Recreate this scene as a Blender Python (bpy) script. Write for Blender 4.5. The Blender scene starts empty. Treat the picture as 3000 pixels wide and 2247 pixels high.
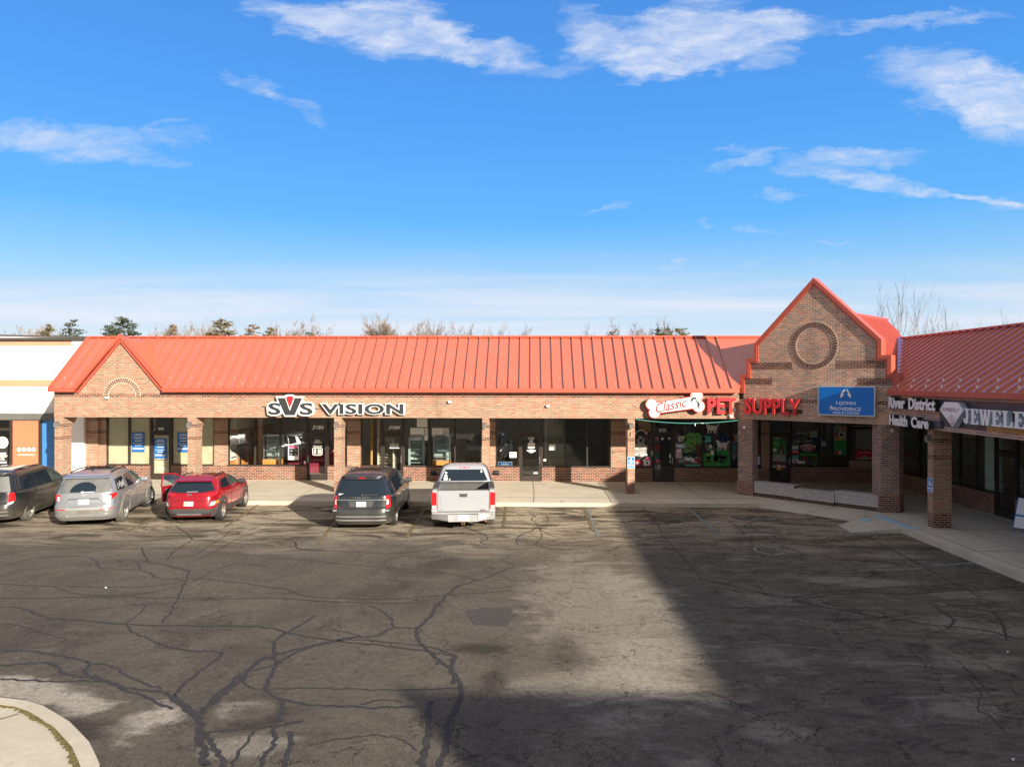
import bpy, bmesh, math, random
from mathutils import Vector, Matrix
PI = math.pi
R = math.radians
scene = bpy.context.scene
col = scene.collection
rnd = random.Random(7)

# ---------------------------------------------------------------- camera
cam_d = bpy.data.cameras.new('camera')
cam_d.sensor_width = 36.0
cam_d.sensor_fit = 'HORIZONTAL'
cam_d.lens = 24.95
cam_d.clip_start = 0.1
cam_d.clip_end = 3000.0
cam = bpy.data.objects.new('camera', cam_d)
col.objects.link(cam)
_c, _s, _t = math.cos(R(1.6)), math.sin(R(1.6)), R(-0.124)
fw = Vector((-_s * math.cos(_t), _c * math.cos(_t), math.sin(_t)))
rt = Vector((_c, _s, 0.0))
up = rt.cross(fw)
r2 = rt * math.cos(.001) + up * math.sin(.001)
u2 = up * math.cos(.001) - rt * math.sin(.001)
cam.matrix_world = Matrix(((r2.x, u2.x, -fw.x, 0.0), (r2.y, u2.y, -fw.y, 0.0), (r2.z, u2.z, -fw.z, 4.70), (0, 0, 0, 1)))
scene.camera = cam

# ---------------------------------------------------------------- light
SUN_EL, SUN_AZ = R(18.1), R(141.5)      # azimuth clockwise from +Y
to_sun = Vector((math.sin(SUN_AZ) * math.cos(SUN_EL), math.cos(SUN_AZ) * math.cos(SUN_EL), math.sin(SUN_EL)))
sd = bpy.data.lights.new('sun', 'SUN')
sd.energy = 4.2
sd.angle = R(0.6)
sd.color = (1.0, 0.90, 0.75)
sun = bpy.data.objects.new('sun', sd)
col.objects.link(sun)
sun.rotation_euler = (-to_sun).to_track_quat('-Z', 'Y').to_euler()
scene.view_settings.view_transform = 'Standard'
scene.view_settings.look = 'None'
scene.view_settings.gamma = 1.0
scene.view_settings.exposure = 1.22


# ---------------------------------------------------------------- node helper
class N:
    def __init__(self, tree):
        self.t = tree
        self.n = tree.nodes
        self.l = tree.links

    def new(self, typ, **kw):
        nd = self.n.new(typ)
        for k, v in kw.items():
            setattr(nd, k, v)
        return nd

    def set(self, sock, val):
        if isinstance(val, bpy.types.NodeSocket):
            self.l.new(val, sock)
        elif val is not None:
            if hasattr(sock.default_value, '__len__') and len(sock.default_value) == 4 and len(val) == 3:
                val = tuple(val) + (1.0,)
            sock.default_value = val

    def m(self, op, a, b=None, c=None, clamp=False):
        nd = self.new('ShaderNodeMath', operation=op, use_clamp=clamp)
        self.set(nd.inputs[0], a)
        if b is not None:
            self.set(nd.inputs[1], b)
        if c is not None:
            self.set(nd.inputs[2], c)
        return nd.outputs[0]

    def mix(self, f, a, b, mode='MIX'):
        nd = self.new('ShaderNodeMix', data_type='RGBA', blend_type=mode, clamp_factor=True)
        self.set(nd.inputs[0], f)
        self.set(nd.inputs[6], a)
        self.set(nd.inputs[7], b)
        return nd.outputs[2]

    def noise(self, vec, scale, detail=3.0, rough=0.55, dist=0.0, dim='3D'):
        nd = self.new('ShaderNodeTexNoise', noise_dimensions=dim)
        self.set(nd.inputs['Vector'], vec)
        nd.inputs['Scale'].default_value = scale
        nd.inputs['Detail'].default_value = detail
        nd.inputs['Roughness'].default_value = rough
        nd.inputs['Distortion'].default_value = dist
        return nd.outputs['Fac']

    def map(self, v, a, b, c=0.0, d=1.0, smooth=False):
        nd = self.new('ShaderNodeMapRange', interpolation_type='SMOOTHSTEP' if smooth else 'LINEAR')
        self.set(nd.inputs[0], v)
        for i, q in enumerate((a, b, c, d)):
            self.set(nd.inputs[i + 1], q)
        return nd.outputs[0]

    def sep(self, v):
        nd = self.new('ShaderNodeSeparateXYZ')
        self.set(nd.inputs[0], v)
        return nd.outputs

    def comb(self, x, y, z=0.0):
        nd = self.new('ShaderNodeCombineXYZ')
        for i, q in enumerate((x, y, z)):
            self.set(nd.inputs[i], q)
        return nd.outputs[0]

    def ramp(self, fac, stops, const=False):
        nd = self.new('ShaderNodeValToRGB')
        cr = nd.color_ramp
        cr.interpolation = 'CONSTANT' if const else 'LINEAR'
        while len(cr.elements) < len(stops):
            cr.elements.new(0.5)
        for e, (p, c) in zip(cr.elements, stops):
            e.position = p
            e.color = tuple(c) + (1.0,)
        self.set(nd.inputs[0], fac)
        return nd.outputs[0]

    def scale(self, v, s):
        nd = self.new('ShaderNodeMapping')
        self.set(nd.inputs[0], v)
        nd.inputs[3].default_value = s
        return nd.outputs[0]


# ---------------------------------------------------------------- sky
world = bpy.data.worlds.new('World')
scene.world = world
world.use_nodes = True
W = N(world.node_tree)
W.n.clear()
w_out = W.new('ShaderNodeOutputWorld')
w_bg = W.new('ShaderNodeBackground')
w_bg.inputs[1].default_value = 0.15
sky = W.new('ShaderNodeTexSky', sky_type='NISHITA')
sky.sun_disc = False
sky.sun_elevation = SUN_EL
sky.sun_rotation = SUN_AZ
sky.altitude = 200
sky.air_density = 1.0
sky.dust_density = 0.25
sky.ozone_density = 3.6
tc = W.new('ShaderNodeTexCoord')
dx, dy, dz = W.sep(tc.outputs['Generated'])
hs = W.new('ShaderNodeHueSaturation')
hs.inputs['Hue'].default_value = .512
hs.inputs['Saturation'].default_value = 1.22
hs.inputs['Value'].default_value = 1.0
W.l.new(sky.outputs[0], hs.inputs['Color'])
# the sky's own fall-off from the pale horizon to the blue overhead
grad = W.ramp(W.m('MAXIMUM', dz, 0.0), [(0.0, (1.88, 2.24, 2.48)), (.06, (1.74, 2.18, 2.50)), (.14, (.90, 1.75, 2.62)), (.22, (.36, 1.32, 2.72)), (.35, (.25, 1.02, 2.55)), (.50, (.21, .78, 2.15)), (1.0, (.18, .60, 1.8))])
base = W.mix(.93, hs.outputs[0], grad)
# unseen haze added overhead and behind the camera to fill the shadows
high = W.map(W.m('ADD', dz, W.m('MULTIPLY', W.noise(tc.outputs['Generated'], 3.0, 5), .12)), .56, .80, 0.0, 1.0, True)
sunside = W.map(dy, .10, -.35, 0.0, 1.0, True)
fill_haze = W.m('MAXIMUM', W.m('MULTIPLY', high, .9), W.m('MULTIPLY', sunside, W.map(dz, -.02, .05, 0.0, 1.0)))
base = W.mix(fill_haze, base, (1.36, 1.34, 1.38))
# clouds live in the direction space of the sky in front of the lot
front = W.m('GREATER_THAN', dy, 0.05)
dys = W.m('MAXIMUM', dy, 0.05)
ca = W.m('DIVIDE', dx, dys)
cb = W.m('DIVIDE', dz, dys)
ca0, cb0 = ca, cb
_cv = W.comb(ca0, cb0, 0.0)
ca = W.m('ADD', ca0, W.m('MULTIPLY', W.m('SUBTRACT', W.noise(W.scale(_cv, (5, 14, 1)), 1.0, 6, .62), .5), .22))
cb = W.m('ADD', cb0, W.m('MULTIPLY', W.m('SUBTRACT', W.noise(W.scale(_cv, (6, 16, 7)), 1.3, 7, .66), .5), .085))


def blob(a, b, ra, rb, rot, amp):
    """soft elongated patch, centre (a,b), radii and rotation in degrees"""
    c_, s_ = math.cos(R(rot)), math.sin(R(rot))
    da = W.m('SUBTRACT', ca, a)
    db = W.m('SUBTRACT', cb, b)
    x_ = W.m('ADD', W.m('MULTIPLY', da, c_ / ra), W.m('MULTIPLY', db, s_ / ra))
    y_ = W.m('ADD', W.m('MULTIPLY', da, -s_ / rb), W.m('MULTIPLY', db, c_ / rb))
    d2 = W.m('ADD', W.m('MULTIPLY', x_, x_), W.m('MULTIPLY', y_, y_))
    g = W.m('SUBTRACT', 1.0, d2, clamp=True)
    return W.m('MULTIPLY', g, amp)


def sk(x, y):
    """photo position in the 2212 wide view -> direction ratios"""
    a0 = (x * 1.3562 - 1500) / 2079.0
    b0 = (1119 - y * 1.3562) / 2079.0
    an = math.atan(a0) - R(1.6)
    return math.tan(an), b0 * math.cos(math.atan(a0)) / math.cos(an)


CLOUDS = [  # x0,y0,x1,y1, half thickness, strength
    (540, 14, 760, 62, 30, 1.0), (640, 40, 1010, 92, 42, 1.25), (800, 60, 1090, 110, 24, 1.0), (760, 18, 980, 44, 26, .8), (1060, 150, 1260, 150, 20, .6), (1050, 105, 1180, 130, 20, .6),
    (1230, 20, 1300, 110, 34, .7), (1290, 100, 1700, 78, 46, 1.45), (1330, 140, 1560, 112, 30, 1.3), (1500, 60, 1790, 62, 24, 1.0), (1380, 30, 1500, 60, 26, .55),
    (1840, 50, 2130, 32, 12, .9), (1810, 82, 1880, 62, 7, .7), (1440, 6, 1560, 0, 18, .7),
    (1930, 150, 2240, 218, 52, 1.25), (2050, 190, 2290, 262, 56, 1.2),
    (-60, 305, 240, 298, 26, .75), (60, 320, 430, 300, 22, .5), (150, 338, 380, 345, 12, .45), (320, 275, 420, 263, 6, .4),
    (515, 172, 600, 210, 14, .5), (570, 200, 685, 268, 15, .5),
    (1540, 368, 1700, 318, 9, .75), (1545, 322, 1640, 322, 7, .45), (1710, 343, 1990, 345, 15, .9), (1700, 362, 1960, 408, 15, .95), (1930, 402, 2230, 438, 9, .85), (2120, 440, 2230, 444, 12, .7),
    (1655, 422, 1730, 428, 9, .7), (1268, 460, 1345, 436, 8, .6), (1535, 481, 1590, 482, 5, .6), (1620, 491, 1720, 502, 8, .55), (1775, 513, 1822, 515, 4, .5),
    (1430, 572, 1520, 566, 10, .7), (1600, 592, 1680, 590, 8, .5), (1660, 575, 1830, 571, 9, .55), (1180, 570, 1420, 572, 10, .35), (2080, 580, 2260, 560, 12, .55), (930, 562, 1110, 566, 8, .3), (240, 552, 370, 552, 6, .25),
]
acc = None
for (x0, y0, x1, y1, th, amp) in CLOUDS:
    a0, b0 = sk(x0, y0)
    a1, b1 = sk(x1, y1)
    ln = math.hypot(a1 - a0, b1 - b0)
    g = blob((a0 + a1) / 2, (b0 + b1) / 2, ln * .70, th * 1.3562 / 2079 * 1.6, math.degrees(math.atan2(b1 - b0, a1 - a0)), amp)
    acc = g if acc is None else W.m('ADD', acc, g)
ca, cb = ca0, cb0
cvec = W.comb(ca, cb, 0.0)
warp = W.noise(W.scale(cvec, (4, 9, 1)), 1.0, 3, .5)
wv = W.new('ShaderNodeVectorMath', operation='ADD')
W.l.new(W.scale(cvec, (9, 30, 1)), wv.inputs[0])
W.l.new(W.comb(W.m('MULTIPLY', warp, 2.6), W.m('MULTIPLY', warp, 5.0), 0.0), wv.inputs[1])
n1 = W.noise(wv.outputs[0], 1.0, 9, .62, .3)
n2 = W.noise(W.scale(cvec, (22, 60, 1)), 1.0, 10, .72, .8)
wisp = W.m('ADD', W.m('MULTIPLY', n1, .60), W.m('MULTIPLY', n2, .46))
accs = W.m('MINIMUM', acc, 1.15)
cl = W.m('ADD', W.m('MULTIPLY', wisp, 2.0), W.m('MULTIPLY', accs, .66))
cl = W.m('POWER', W.m('MULTIPLY', W.map(cl, 1.08, 2.15, 0.0, 1.0), W.map(acc, .0, .25, 0.0, 1.0, True)), 1.15)
# bank of thin cirrus veil above the horizon
veil = W.m('MULTIPLY', W.map(cb, .215, .095, 0.0, 1.0, True), W.map(W.noise(W.scale(cvec, (1.6, 26, 1)), 1.0, 6, .55, .4), .32, .62, .35, 1.0, True))
edge = W.m('ADD', cb, W.m('MULTIPLY', W.m('SUBTRACT', W.noise(W.scale(cvec, (2.2, 5, 1)), 1.0, 4), .5), .10))
veil = W.m('MULTIPLY', veil, W.map(edge, .205, .14, .25, 1.0, True))
veil = W.m('MULTIPLY', veil, .85)
cl = W.m('MULTIPLY', W.m('MAXIMUM', W.m('MULTIPLY', cl, .90), veil), front, clamp=True)
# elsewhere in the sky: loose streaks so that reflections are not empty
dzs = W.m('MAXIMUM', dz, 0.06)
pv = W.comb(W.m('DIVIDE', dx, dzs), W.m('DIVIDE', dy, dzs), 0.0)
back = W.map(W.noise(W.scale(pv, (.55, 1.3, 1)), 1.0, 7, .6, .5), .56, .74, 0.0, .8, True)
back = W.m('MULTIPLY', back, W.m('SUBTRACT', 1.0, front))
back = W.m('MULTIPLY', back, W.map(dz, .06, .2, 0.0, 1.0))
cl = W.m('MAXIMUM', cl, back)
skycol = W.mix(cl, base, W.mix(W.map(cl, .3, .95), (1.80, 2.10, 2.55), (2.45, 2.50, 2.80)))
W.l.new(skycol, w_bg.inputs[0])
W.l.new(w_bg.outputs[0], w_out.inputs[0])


# ---------------------------------------------------------------- materials
MATS = {}


def _bsdf(name):
    m = bpy.data.materials.new(name)
    m.use_nodes = True
    b = N(m.node_tree)
    p = b.n['Principled BSDF']
    MATS[name] = m
    return m, b, p


def mat(name, color, rough=.6, metal=0.0, var=.12, vscale=3.0, bump=0.0, bscale=40.0, coat=0.0, spec=.5, emit=None):
    m, b, p = _bsdf(name)
    geo = b.new('ShaderNodeNewGeometry')
    pos = geo.outputs['Position']
    c = tuple(color)
    if var > 0:
        nf = b.noise(pos, vscale, 5, .6)
        lo = tuple(x * (1 - var) for x in c)
        hi = tuple(min(1, x * (1 + var)) for x in c)
        b.set(p.inputs['Base Color'], b.mix(b.map(nf, .3, .7), lo, hi))
    else:
        b.set(p.inputs['Base Color'], c)
    p.inputs['Roughness'].default_value = rough
    p.inputs['Metallic'].default_value = metal
    p.inputs['Specular IOR Level'].default_value = spec
    if coat:
        p.inputs['Coat Weight'].default_value = coat
        p.inputs['Coat Roughness'].default_value = .06 if name != 'roof_red' else .18
        if name == 'roof_red':
            p.inputs['Coat IOR'].default_value = 2.1
    if emit:
        b.set(p.inputs['Emission Color'], emit[0])
        p.inputs['Emission Strength'].default_value = emit[1]
    if bump:
        bn = b.new('ShaderNodeBump')
        bn.inputs['Strength'].default_value = bump
        bn.inputs['Distance'].default_value = .01
        b.set(bn.inputs['Height'], b.noise(pos, bscale, 4, .6))
        b.l.new(bn.outputs[0], p.inputs['Normal'])
    return m


def brick(name, tones, mortar, bands=(), band_tones=None, bw=.215, rh=.0735, stain=.35, mw=.014):
    """running bond from the wall's own uv in metres; every brick gets its own tone"""
    m, b, p = _bsdf(name)
    uv = b.new('ShaderNodeUVMap').outputs[0]
    geo = b.new('ShaderNodeNewGeometry')
    pos = geo.outputs['Position']
    u, v, _ = b.sep(uv)
    row = b.m('FLOOR', b.m('DIVIDE', v, rh))
    shift = b.m('MULTIPLY', b.m('FLOORED_MODULO', row, 2.0), .5)
    uu = b.m('ADD', b.m('DIVIDE', u, bw), shift)
    coln = b.m('FLOOR', uu)
    fu = b.m('FRACT', uu)
    fv = b.m('FRACT', b.m('DIVIDE', v, rh))
    mm = b.m('MAXIMUM', b.m('LESS_THAN', fu, mw / bw), b.m('LESS_THAN', fv, mw / rh))
    wn = b.new('ShaderNodeTexWhiteNoise', noise_dimensions='2D')
    b.set(wn.inputs['Vector'], b.comb(b.m('ADD', coln, .5), b.m('ADD', row, .5)))
    r1 = wn.outputs['Value']
    k = len(tones)
    c = b.ramp(r1, [(i / k, t) for i, t in enumerate(tones)], True)
    if bands:
        k = len(band_tones)
        cdk = b.ramp(r1, [(i / k, t) for i, t in enumerate(band_tones)], True)
        z = b.sep(pos)[2]
        msk = None
        for (z0, z1) in bands:
            q = b.m('MULTIPLY', b.m('GREATER_THAN', z, z0), b.m('LESS_THAN', z, z1))
            msk = q if msk is None else b.m('MAXIMUM', msk, q)
        c = b.mix(msk, c, cdk)
    wn2 = b.new('ShaderNodeTexWhiteNoise', noise_dimensions='2D')
    b.set(wn2.inputs['Vector'], b.comb(b.m('ADD', row, 7.5), b.m('ADD', coln, 3.5)))
    c = b.mix(1.0, c, b.ramp(wn2.outputs['Value'], [(0, (.82, .82, .82)), (1, (1.15, 1.15, 1.15))]), 'MULTIPLY')
    c = b.mix(1.0, c, b.ramp(b.noise(pos, 45, 4), [(.3, (.85, .85, .85)), (.7, (1.1, 1.1, 1.1))]), 'MULTIPLY')
    mc = b.mix(b.noise(pos, 6, 3), tuple(x * .8 for x in mortar), tuple(min(1, x * 1.15) for x in mortar))
    c = b.mix(mm, c, mc)
    # dirt, damp streaks running down from the eaves, pale wash
    sx = b.noise(b.scale(pos, (1.7, 1.7, .22)), 1.0, 6, .6)
    st = b.m('MULTIPLY', b.map(sx, .56, .74, 0, 1), stain)
    c = b.mix(st, c, (.10, .075, .05))
    st2 = b.m('MULTIPLY', b.map(b.noise(pos, .9, 5, .6), .5, .8, 0, 1), .22)
    c = b.mix(st2, c, (.52, .44, .34))
    b.set(p.inputs['Base Color'], c)
    p.inputs['Roughness'].default_value = .88
    p.inputs['Specular IOR Level'].default_value = .25
    bn = b.new('ShaderNodeBump')
    bn.inputs['Strength'].default_value = .5
    bn.inputs['Distance'].default_value = .008
    b.set(bn.inputs['Height'], b.m('SUBTRACT', b.m('MULTIPLY', b.noise(pos, 60, 3), .3), mm))
    b.l.new(bn.outputs[0], p.inputs['Normal'])
    return m


def glass(name, tint=(.92, .96, .94), refl=1.0, ior=1.5):
    m, b, p = _bsdf(name)
    b.n.remove(p)
    out = b.n['Material Output']
    tr = b.new('ShaderNodeBsdfTransparent')
    b.set(tr.inputs[0], tint)
    gl = b.new('ShaderNodeBsdfGlossy')
    gl.inputs['Roughness'].default_value = .02
    b.set(gl.inputs['Color'], (.95, .97, 1.0))
    lw = b.new('ShaderNodeLayerWeight')
    lw.inputs[0].default_value = .5
    fr = b.m('ADD', .075, b.m('MULTIPLY', b.m('POWER', lw.outputs['Facing'], 3.5), .9))
    geo = b.new('ShaderNodeNewGeometry')
    bn = b.new('ShaderNodeBump')
    bn.inputs['Strength'].default_value = .06
    bn.inputs['Distance'].default_value = .02
    b.set(bn.inputs['Height'], b.noise(geo.outputs['Position'], 1.3, 2))
    b.l.new(bn.outputs[0], gl.inputs['Normal'])
    mx = b.new('ShaderNodeMixShader')
    b.set(mx.inputs[0], b.m('MULTIPLY', fr, refl, clamp=True))
    b.l.new(tr.outputs[0], mx.inputs[1])
    b.l.new(gl.outputs[0], mx.inputs[2])
    b.l.new(mx.outputs[0], out.inputs[0])
    return m


# ---------------------------------------------------------------- mesh builder
class MB:
    def __init__(self):
        self.v = []
        self.f = []
        self.mi = []
        self.M = Matrix.Identity(4)

    def add(self, vs, fs, m=0):
        o = len(self.v)
        for p in vs:
            self.v.append(tuple(self.M @ Vector(p)))
        for f in fs:
            self.f.append(tuple(i + o for i in f))
            self.mi.append(m)

    def box(self, x0, x1, y0, y1, z0, z1, m=0):
        vs = [(x, y, z) for z in (z0, z1) for y in (y0, y1) for x in (x0, x1)]
        self.add(vs, [(0, 2, 3, 1), (4, 5, 7, 6), (0, 1, 5, 4), (2, 6, 7, 3), (0, 4, 6, 2), (1, 3, 7, 5)], m)

    def hexa(self, b, t, m=0):
        """bottom and top quads with matching winding"""
        n = len(b)
        self.add(list(b) + list(t), [tuple(reversed(range(n))), tuple(range(n, 2 * n))] +
                 [(i, (i + 1) % n, n + (i + 1) % n, n + i) for i in range(n)], m)

    def prism(self, poly, fn, d0, d1, m=0):
        """poly in 2D, fn(a, b, d) -> 3D; extruded from d0 to d1 (front)"""
        n = len(poly)
        vs = [fn(a, b_, d0) for a, b_ in poly] + [fn(a, b_, d1) for a, b_ in poly]
        tri = tess(poly)
        fs = [tuple(i + n for i in t) for t in tri] + [tuple(reversed(t)) for t in tri]
        fs += [(i, (i + 1) % n, n + (i + 1) % n, n + i) for i in range(n)]
        self.add(vs, fs, m)

    def tube(self, pts, r, n=6, m=0, r1=None):
        pts = [Vector(p) for p in pts]
        k = len(pts)
        vs, fs = [], []
        for i, p in enumerate(pts):
            d = (pts[min(i + 1, k - 1)] - pts[max(i - 1, 0)]).normalized()
            a = d.orthogonal().normalized() if abs(d.z) > .9 else d.cross(Vector((0, 0, 1))).normalized()
            c = d.cross(a)
            rr = r if r1 is None else r + (r1 - r) * i / (k - 1)
            for j in range(n):
                t = 2 * PI * j / n
                vs.append(p + a * (rr * math.cos(t)) + c * (rr * math.sin(t)))
        for i in range(k - 1):
            for j in range(n):
                fs.append((i * n + j, i * n + (j + 1) % n, (i + 1) * n + (j + 1) % n, (i + 1) * n + j))
        fs.append(tuple(reversed(range(n))))
        fs.append(tuple(range((k - 1) * n, k * n)))
        self.add(vs, fs, m)

    def lathe(self, prof, n=24, axis='x', c=(0, 0, 0), m=0, caps=True, closed=False):
        """prof: (axial, radius)"""
        vs, fs = [], []
        k = len(prof)
        for (a, r) in prof:
            for j in range(n):
                t = 2 * PI * j / n
                if axis == 'x':
                    vs.append((c[0] + a, c[1] + r * math.cos(t), c[2] + r * math.sin(t)))
                elif axis == 'y':
                    vs.append((c[0] + r * math.cos(t), c[1] + a, c[2] + r * math.sin(t)))
                else:
                    vs.append((c[0] + r * math.cos(t), c[1] + r * math.sin(t), c[2] + a))
        for i in range(k - 1):
            for j in range(n):
                fs.append((i * n + j, i * n + (j + 1) % n, (i + 1) * n + (j + 1) % n, (i + 1) * n + j))
        if closed:
            for j in range(n):
                fs.append(((k - 1) * n + j, (k - 1) * n + (j + 1) % n, (j + 1) % n, j))
        elif caps:
            fs.append(tuple(reversed(range(n))))
            fs.append(tuple(range((k - 1) * n, k * n)))
        self.add(vs, fs, m)

    def grid(self, P, m=0, thick=None):
        """P[i][j] points; optional skirt function giving the back point"""
        nu, nv = len(P), len(P[0])
        vs = [p for r in P for p in r]
        fs = [(i * nv + j, (i + 1) * nv + j, (i + 1) * nv + j + 1, i * nv + j + 1) for i in range(nu - 1) for j in range(nv - 1)]
        self.add(vs, fs, m)

    def build(self, name, mats, parent=None, smooth=None, local=False, uv=True):
        me = bpy.data.meshes.new(name)
        me.from_pydata(self.v, [], self.f)
        if not isinstance(mats, (list, tuple)):
            mats = [mats]
        for q in mats:
            me.materials.append(MATS[q] if isinstance(q, str) else q)
        me.polygons.foreach_set('material_index', self.mi)
        me.update()
        bm = bmesh.new()
        bm.from_mesh(me)
        bmesh.ops.recalc_face_normals(bm, faces=bm.faces)
        if uv:
            lay = bm.loops.layers.uv.new('UVMap')
            for f in bm.faces:
                n = f.normal
                if abs(n.z) > .75:
                    for l in f.loops:
                        l[lay].uv = (l.vert.co.x, l.vert.co.y)
                else:
                    h = Vector((-n.y, n.x, 0))
                    h = h.normalized() if h.length > 1e-6 else Vector((1, 0, 0))
                    if h.x < -.01 or (abs(h.x) <= .01 and h.y > 0):
                        h = -h
                    for l in f.loops:
                        l[lay].uv = (l.vert.co.x * h.x + l.vert.co.y * h.y + 100.0, l.vert.co.z)
        bm.to_mesh(me)
        bm.free()
        if smooth is not None:
            me.polygons.foreach_set('use_smooth', [True] * len(me.polygons))
            me.set_sharp_from_angle(angle=R(smooth))
        return link(bpy.data.objects.new(name, me), parent, local)


def tess(poly):
    from mathutils.geometry import tessellate_polygon
    return [tuple(t) for t in tessellate_polygon([[Vector((a, b_, 0)) for a, b_ in poly]])]


def link(o, parent=None, local=False):
    col.objects.link(o)
    if parent is not None:
        o.parent = parent
        if not local:
            o.matrix_parent_inverse = wm(parent).inverted()
    return o


def wm(o):
    m = o.matrix_basis.copy()
    if o.parent:
        m = wm(o.parent) @ o.matrix_parent_inverse @ m
    return m


def tag(o, label=None, cat=None, group=None, kind=None):
    if label:
        o['label'] = label
    if cat:
        o['category'] = cat
    if group:
        o['group'] = group
    if kind:
        o['kind'] = kind
    return o


def thing(name, label, cat, loc=(0, 0, 0), rz=0.0, group=None):
    o = bpy.data.objects.new(name, None)
    o.empty_display_size = .2
    col.objects.link(o)
    o.location = loc
    o.rotation_euler = (0, 0, rz)
    return tag(o, label, cat, group)


def struct(mb, name, m, smooth=None):
    return tag(mb.build(name, m, smooth=smooth), kind='structure')


def dup(root, loc, rz=0.0, label=None, group=None):
    r = root.copy()
    col.objects.link(r)
    r.location = loc
    r.rotation_euler = (0, 0, rz)
    if label:
        r['label'] = label
    if group:
        r['group'] = group
    for ch in list(root.children):
        c_ = ch.copy()
        col.objects.link(c_)
        c_.parent = r
        for g in list(ch.children):
            d = g.copy()
            col.objects.link(d)
            d.parent = c_
    return r


# frames: fn(a, z, d): a runs along the face, d stands out of it
def F_MAIN(v):
    return lambda a, z, d: (a, v - d, z)


def F_RW(u):
    return lambda a, z, d: (u - d, a, z)


def F_45(a, z, d):
    k = .70710678
    return (8.25 + a * k - d * k, 29.15 - a * k - d * k, z)


def fbox(mb, fn, a0, a1, z0, z1, d0, d1, m=0):
    q = [(a0, z0), (a1, z0), (a1, z1), (a0, z1)]
    mb.hexa([fn(a, z, d0) for a, z in q], [fn(a, z, d1) for a, z in q], m)


def text_polys(body, offset=0.0, shear=0.0, bold=0.0, space=1.0):
    """flat outline text as triangles, normalised to its bounding box"""
    cu = bpy.data.curves.new('t', 'FONT')
    cu.body = body
    cu.offset = offset
    cu.shear = shear
    cu.space_character = space
    cu.resolution_u = 3
    cu.extrude = .05
    ob = bpy.data.objects.new('t', cu)
    col.objects.link(ob)
    dg = bpy.context.evaluated_depsgraph_get()
    me = bpy.data.meshes.new_from_object(ob.evaluated_get(dg))
    vs = [tuple(v.co) for v in me.vertices]
    fs = [tuple(p.vertices) for p in me.polygons]
    bpy.data.objects.remove(ob)
    bpy.data.curves.remove(cu)
    bpy.data.meshes.remove(me)
    return vs, fs


def text(mb, body, fn, a0, a1, z0, z1, d0, d1, m=0, offset=0.0, shear=0.0, ref=None, flip=False, space=1.0):
    """fit the words into the box a0..a1, z0..z1 of a face; ref: body whose plain box sets the fit"""
    vs, fs = text_polys(body, offset, shear, space=space)
    rs = vs if ref is None else text_polys(body, ref, shear, space=space)[0]
    xs = [p[0] for p in rs]
    ys = [p[1] for p in rs]
    x0, x1, y0, y1 = min(xs), max(xs), min(ys), max(ys)
    out = []
    for p in vs:
        a = a0 + (p[0] - x0) / (x1 - x0) * (a1 - a0)
        z = z0 + (p[1] - y0) / (y1 - y0) * (z1 - z0)
        out.append(fn(a, z, d1 if p[2] > 0 else d0))
    mb.add(out, fs, m)


def ell(cx, cy, rx, ry, n=20, rot=0.0):
    c_, s_ = math.cos(rot), math.sin(rot)
    return [(cx + rx * math.cos(t) * c_ - ry * math.sin(t) * s_, cy + rx * math.cos(t) * s_ + ry * math.sin(t) * c_) for t in [2 * PI * i / n for i in range(n)]]


def rect(a0, a1, b0, b1):
    return [(a0, b0), (a1, b0), (a1, b1), (a0, b1)]


def wobble(poly, amt, n=3, seed=1):
    q = random.Random(seed)
    out = []
    k = len(poly)
    for i in range(k):
        a, b_ = poly[i], poly[(i + 1) % k]
        for j in range(n):
            t = j / n
            out.append((a[0] + (b_[0] - a[0]) * t + q.uniform(-amt, amt), a[1] + (b_[1] - a[1]) * t + q.uniform(-amt, amt)))
    return out


# ---------------------------------------------------------------- palette
T_MAIN = [(.37, .18, .115), (.335, .175, .12), (.295, .195, .135), (.39, .22, .145), (.32, .215, .15), (.355, .15, .095), (.28, .20, .145)]
T_DARK = [(.17, .055, .04), (.13, .05, .04), (.24, .07, .045), (.10, .05, .045), (.20, .09, .06)]
T_CORNER = [(.56, .29, .19), (.44, .25, .18), (.33, .24, .20), (.60, .33, .21), (.50, .23, .16), (.38, .27, .21)]
T_PIL = [(.22, .14, .12), (.30, .155, .11), (.17, .13, .13), (.38, .21, .14), (.25, .15, .13)]
MORT = (.52, .42, .32)
brick('brick_band', T_MAIN, MORT, [(4.05, 4.20)], T_DARK, stain=.30)
brick('brick_store', T_MAIN, MORT, [(0, .82), (2.28, 2.44), (2.86, 3.3)], T_DARK, stain=.18)
brick('brick_pillar', T_MAIN, MORT, [(0, .62), (2.28, 2.42), (2.80, 2.95)], T_DARK, stain=.15)
brick('brick_gable', T_CORNER, (.80, .67, .55), [(0, .75), (3.90, 4.05)], T_DARK, stain=.35)
brick('brick_pier', T_PIL, (.60, .50, .44), [(0, .75)], T_DARK, stain=.45)
brick('brick_accent', T_DARK, (.50, .40, .31), stain=.1)
mat('soldier', (.15, .065, .05), .85, var=.5, vscale=9)
mat('mortar', (.62, .50, .38), .9)
mat('roof_red', (.57, .118, .064), .24, var=.06, vscale=1.2, spec=.7, coat=1.0)
mat('roof_trim', (.50, .10, .062), .40, var=.05, spec=.45)
mat('bronze', (.045, .035, .030), .45, metal=.2, var=.1)
mat('bronze_lit', (.10, .075, .06), .5, metal=.2)
mat('sill', (.09, .07, .055), .5)
mat('white_stucco', (.82, .80, .76), .8, var=.03, vscale=.8, bump=.1)
mat('tan_trim', (.52, .30, .19), .7, var=.06)
mat('coping', (.06, .055, .05), .5)
mat('grey_band', (.13, .13, .12), .6, var=.15)
mat('orange_panel', (.66, .20, .105), .5, var=.04)
mat('orange_dark', (.50, .13, .06), .5)
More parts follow.
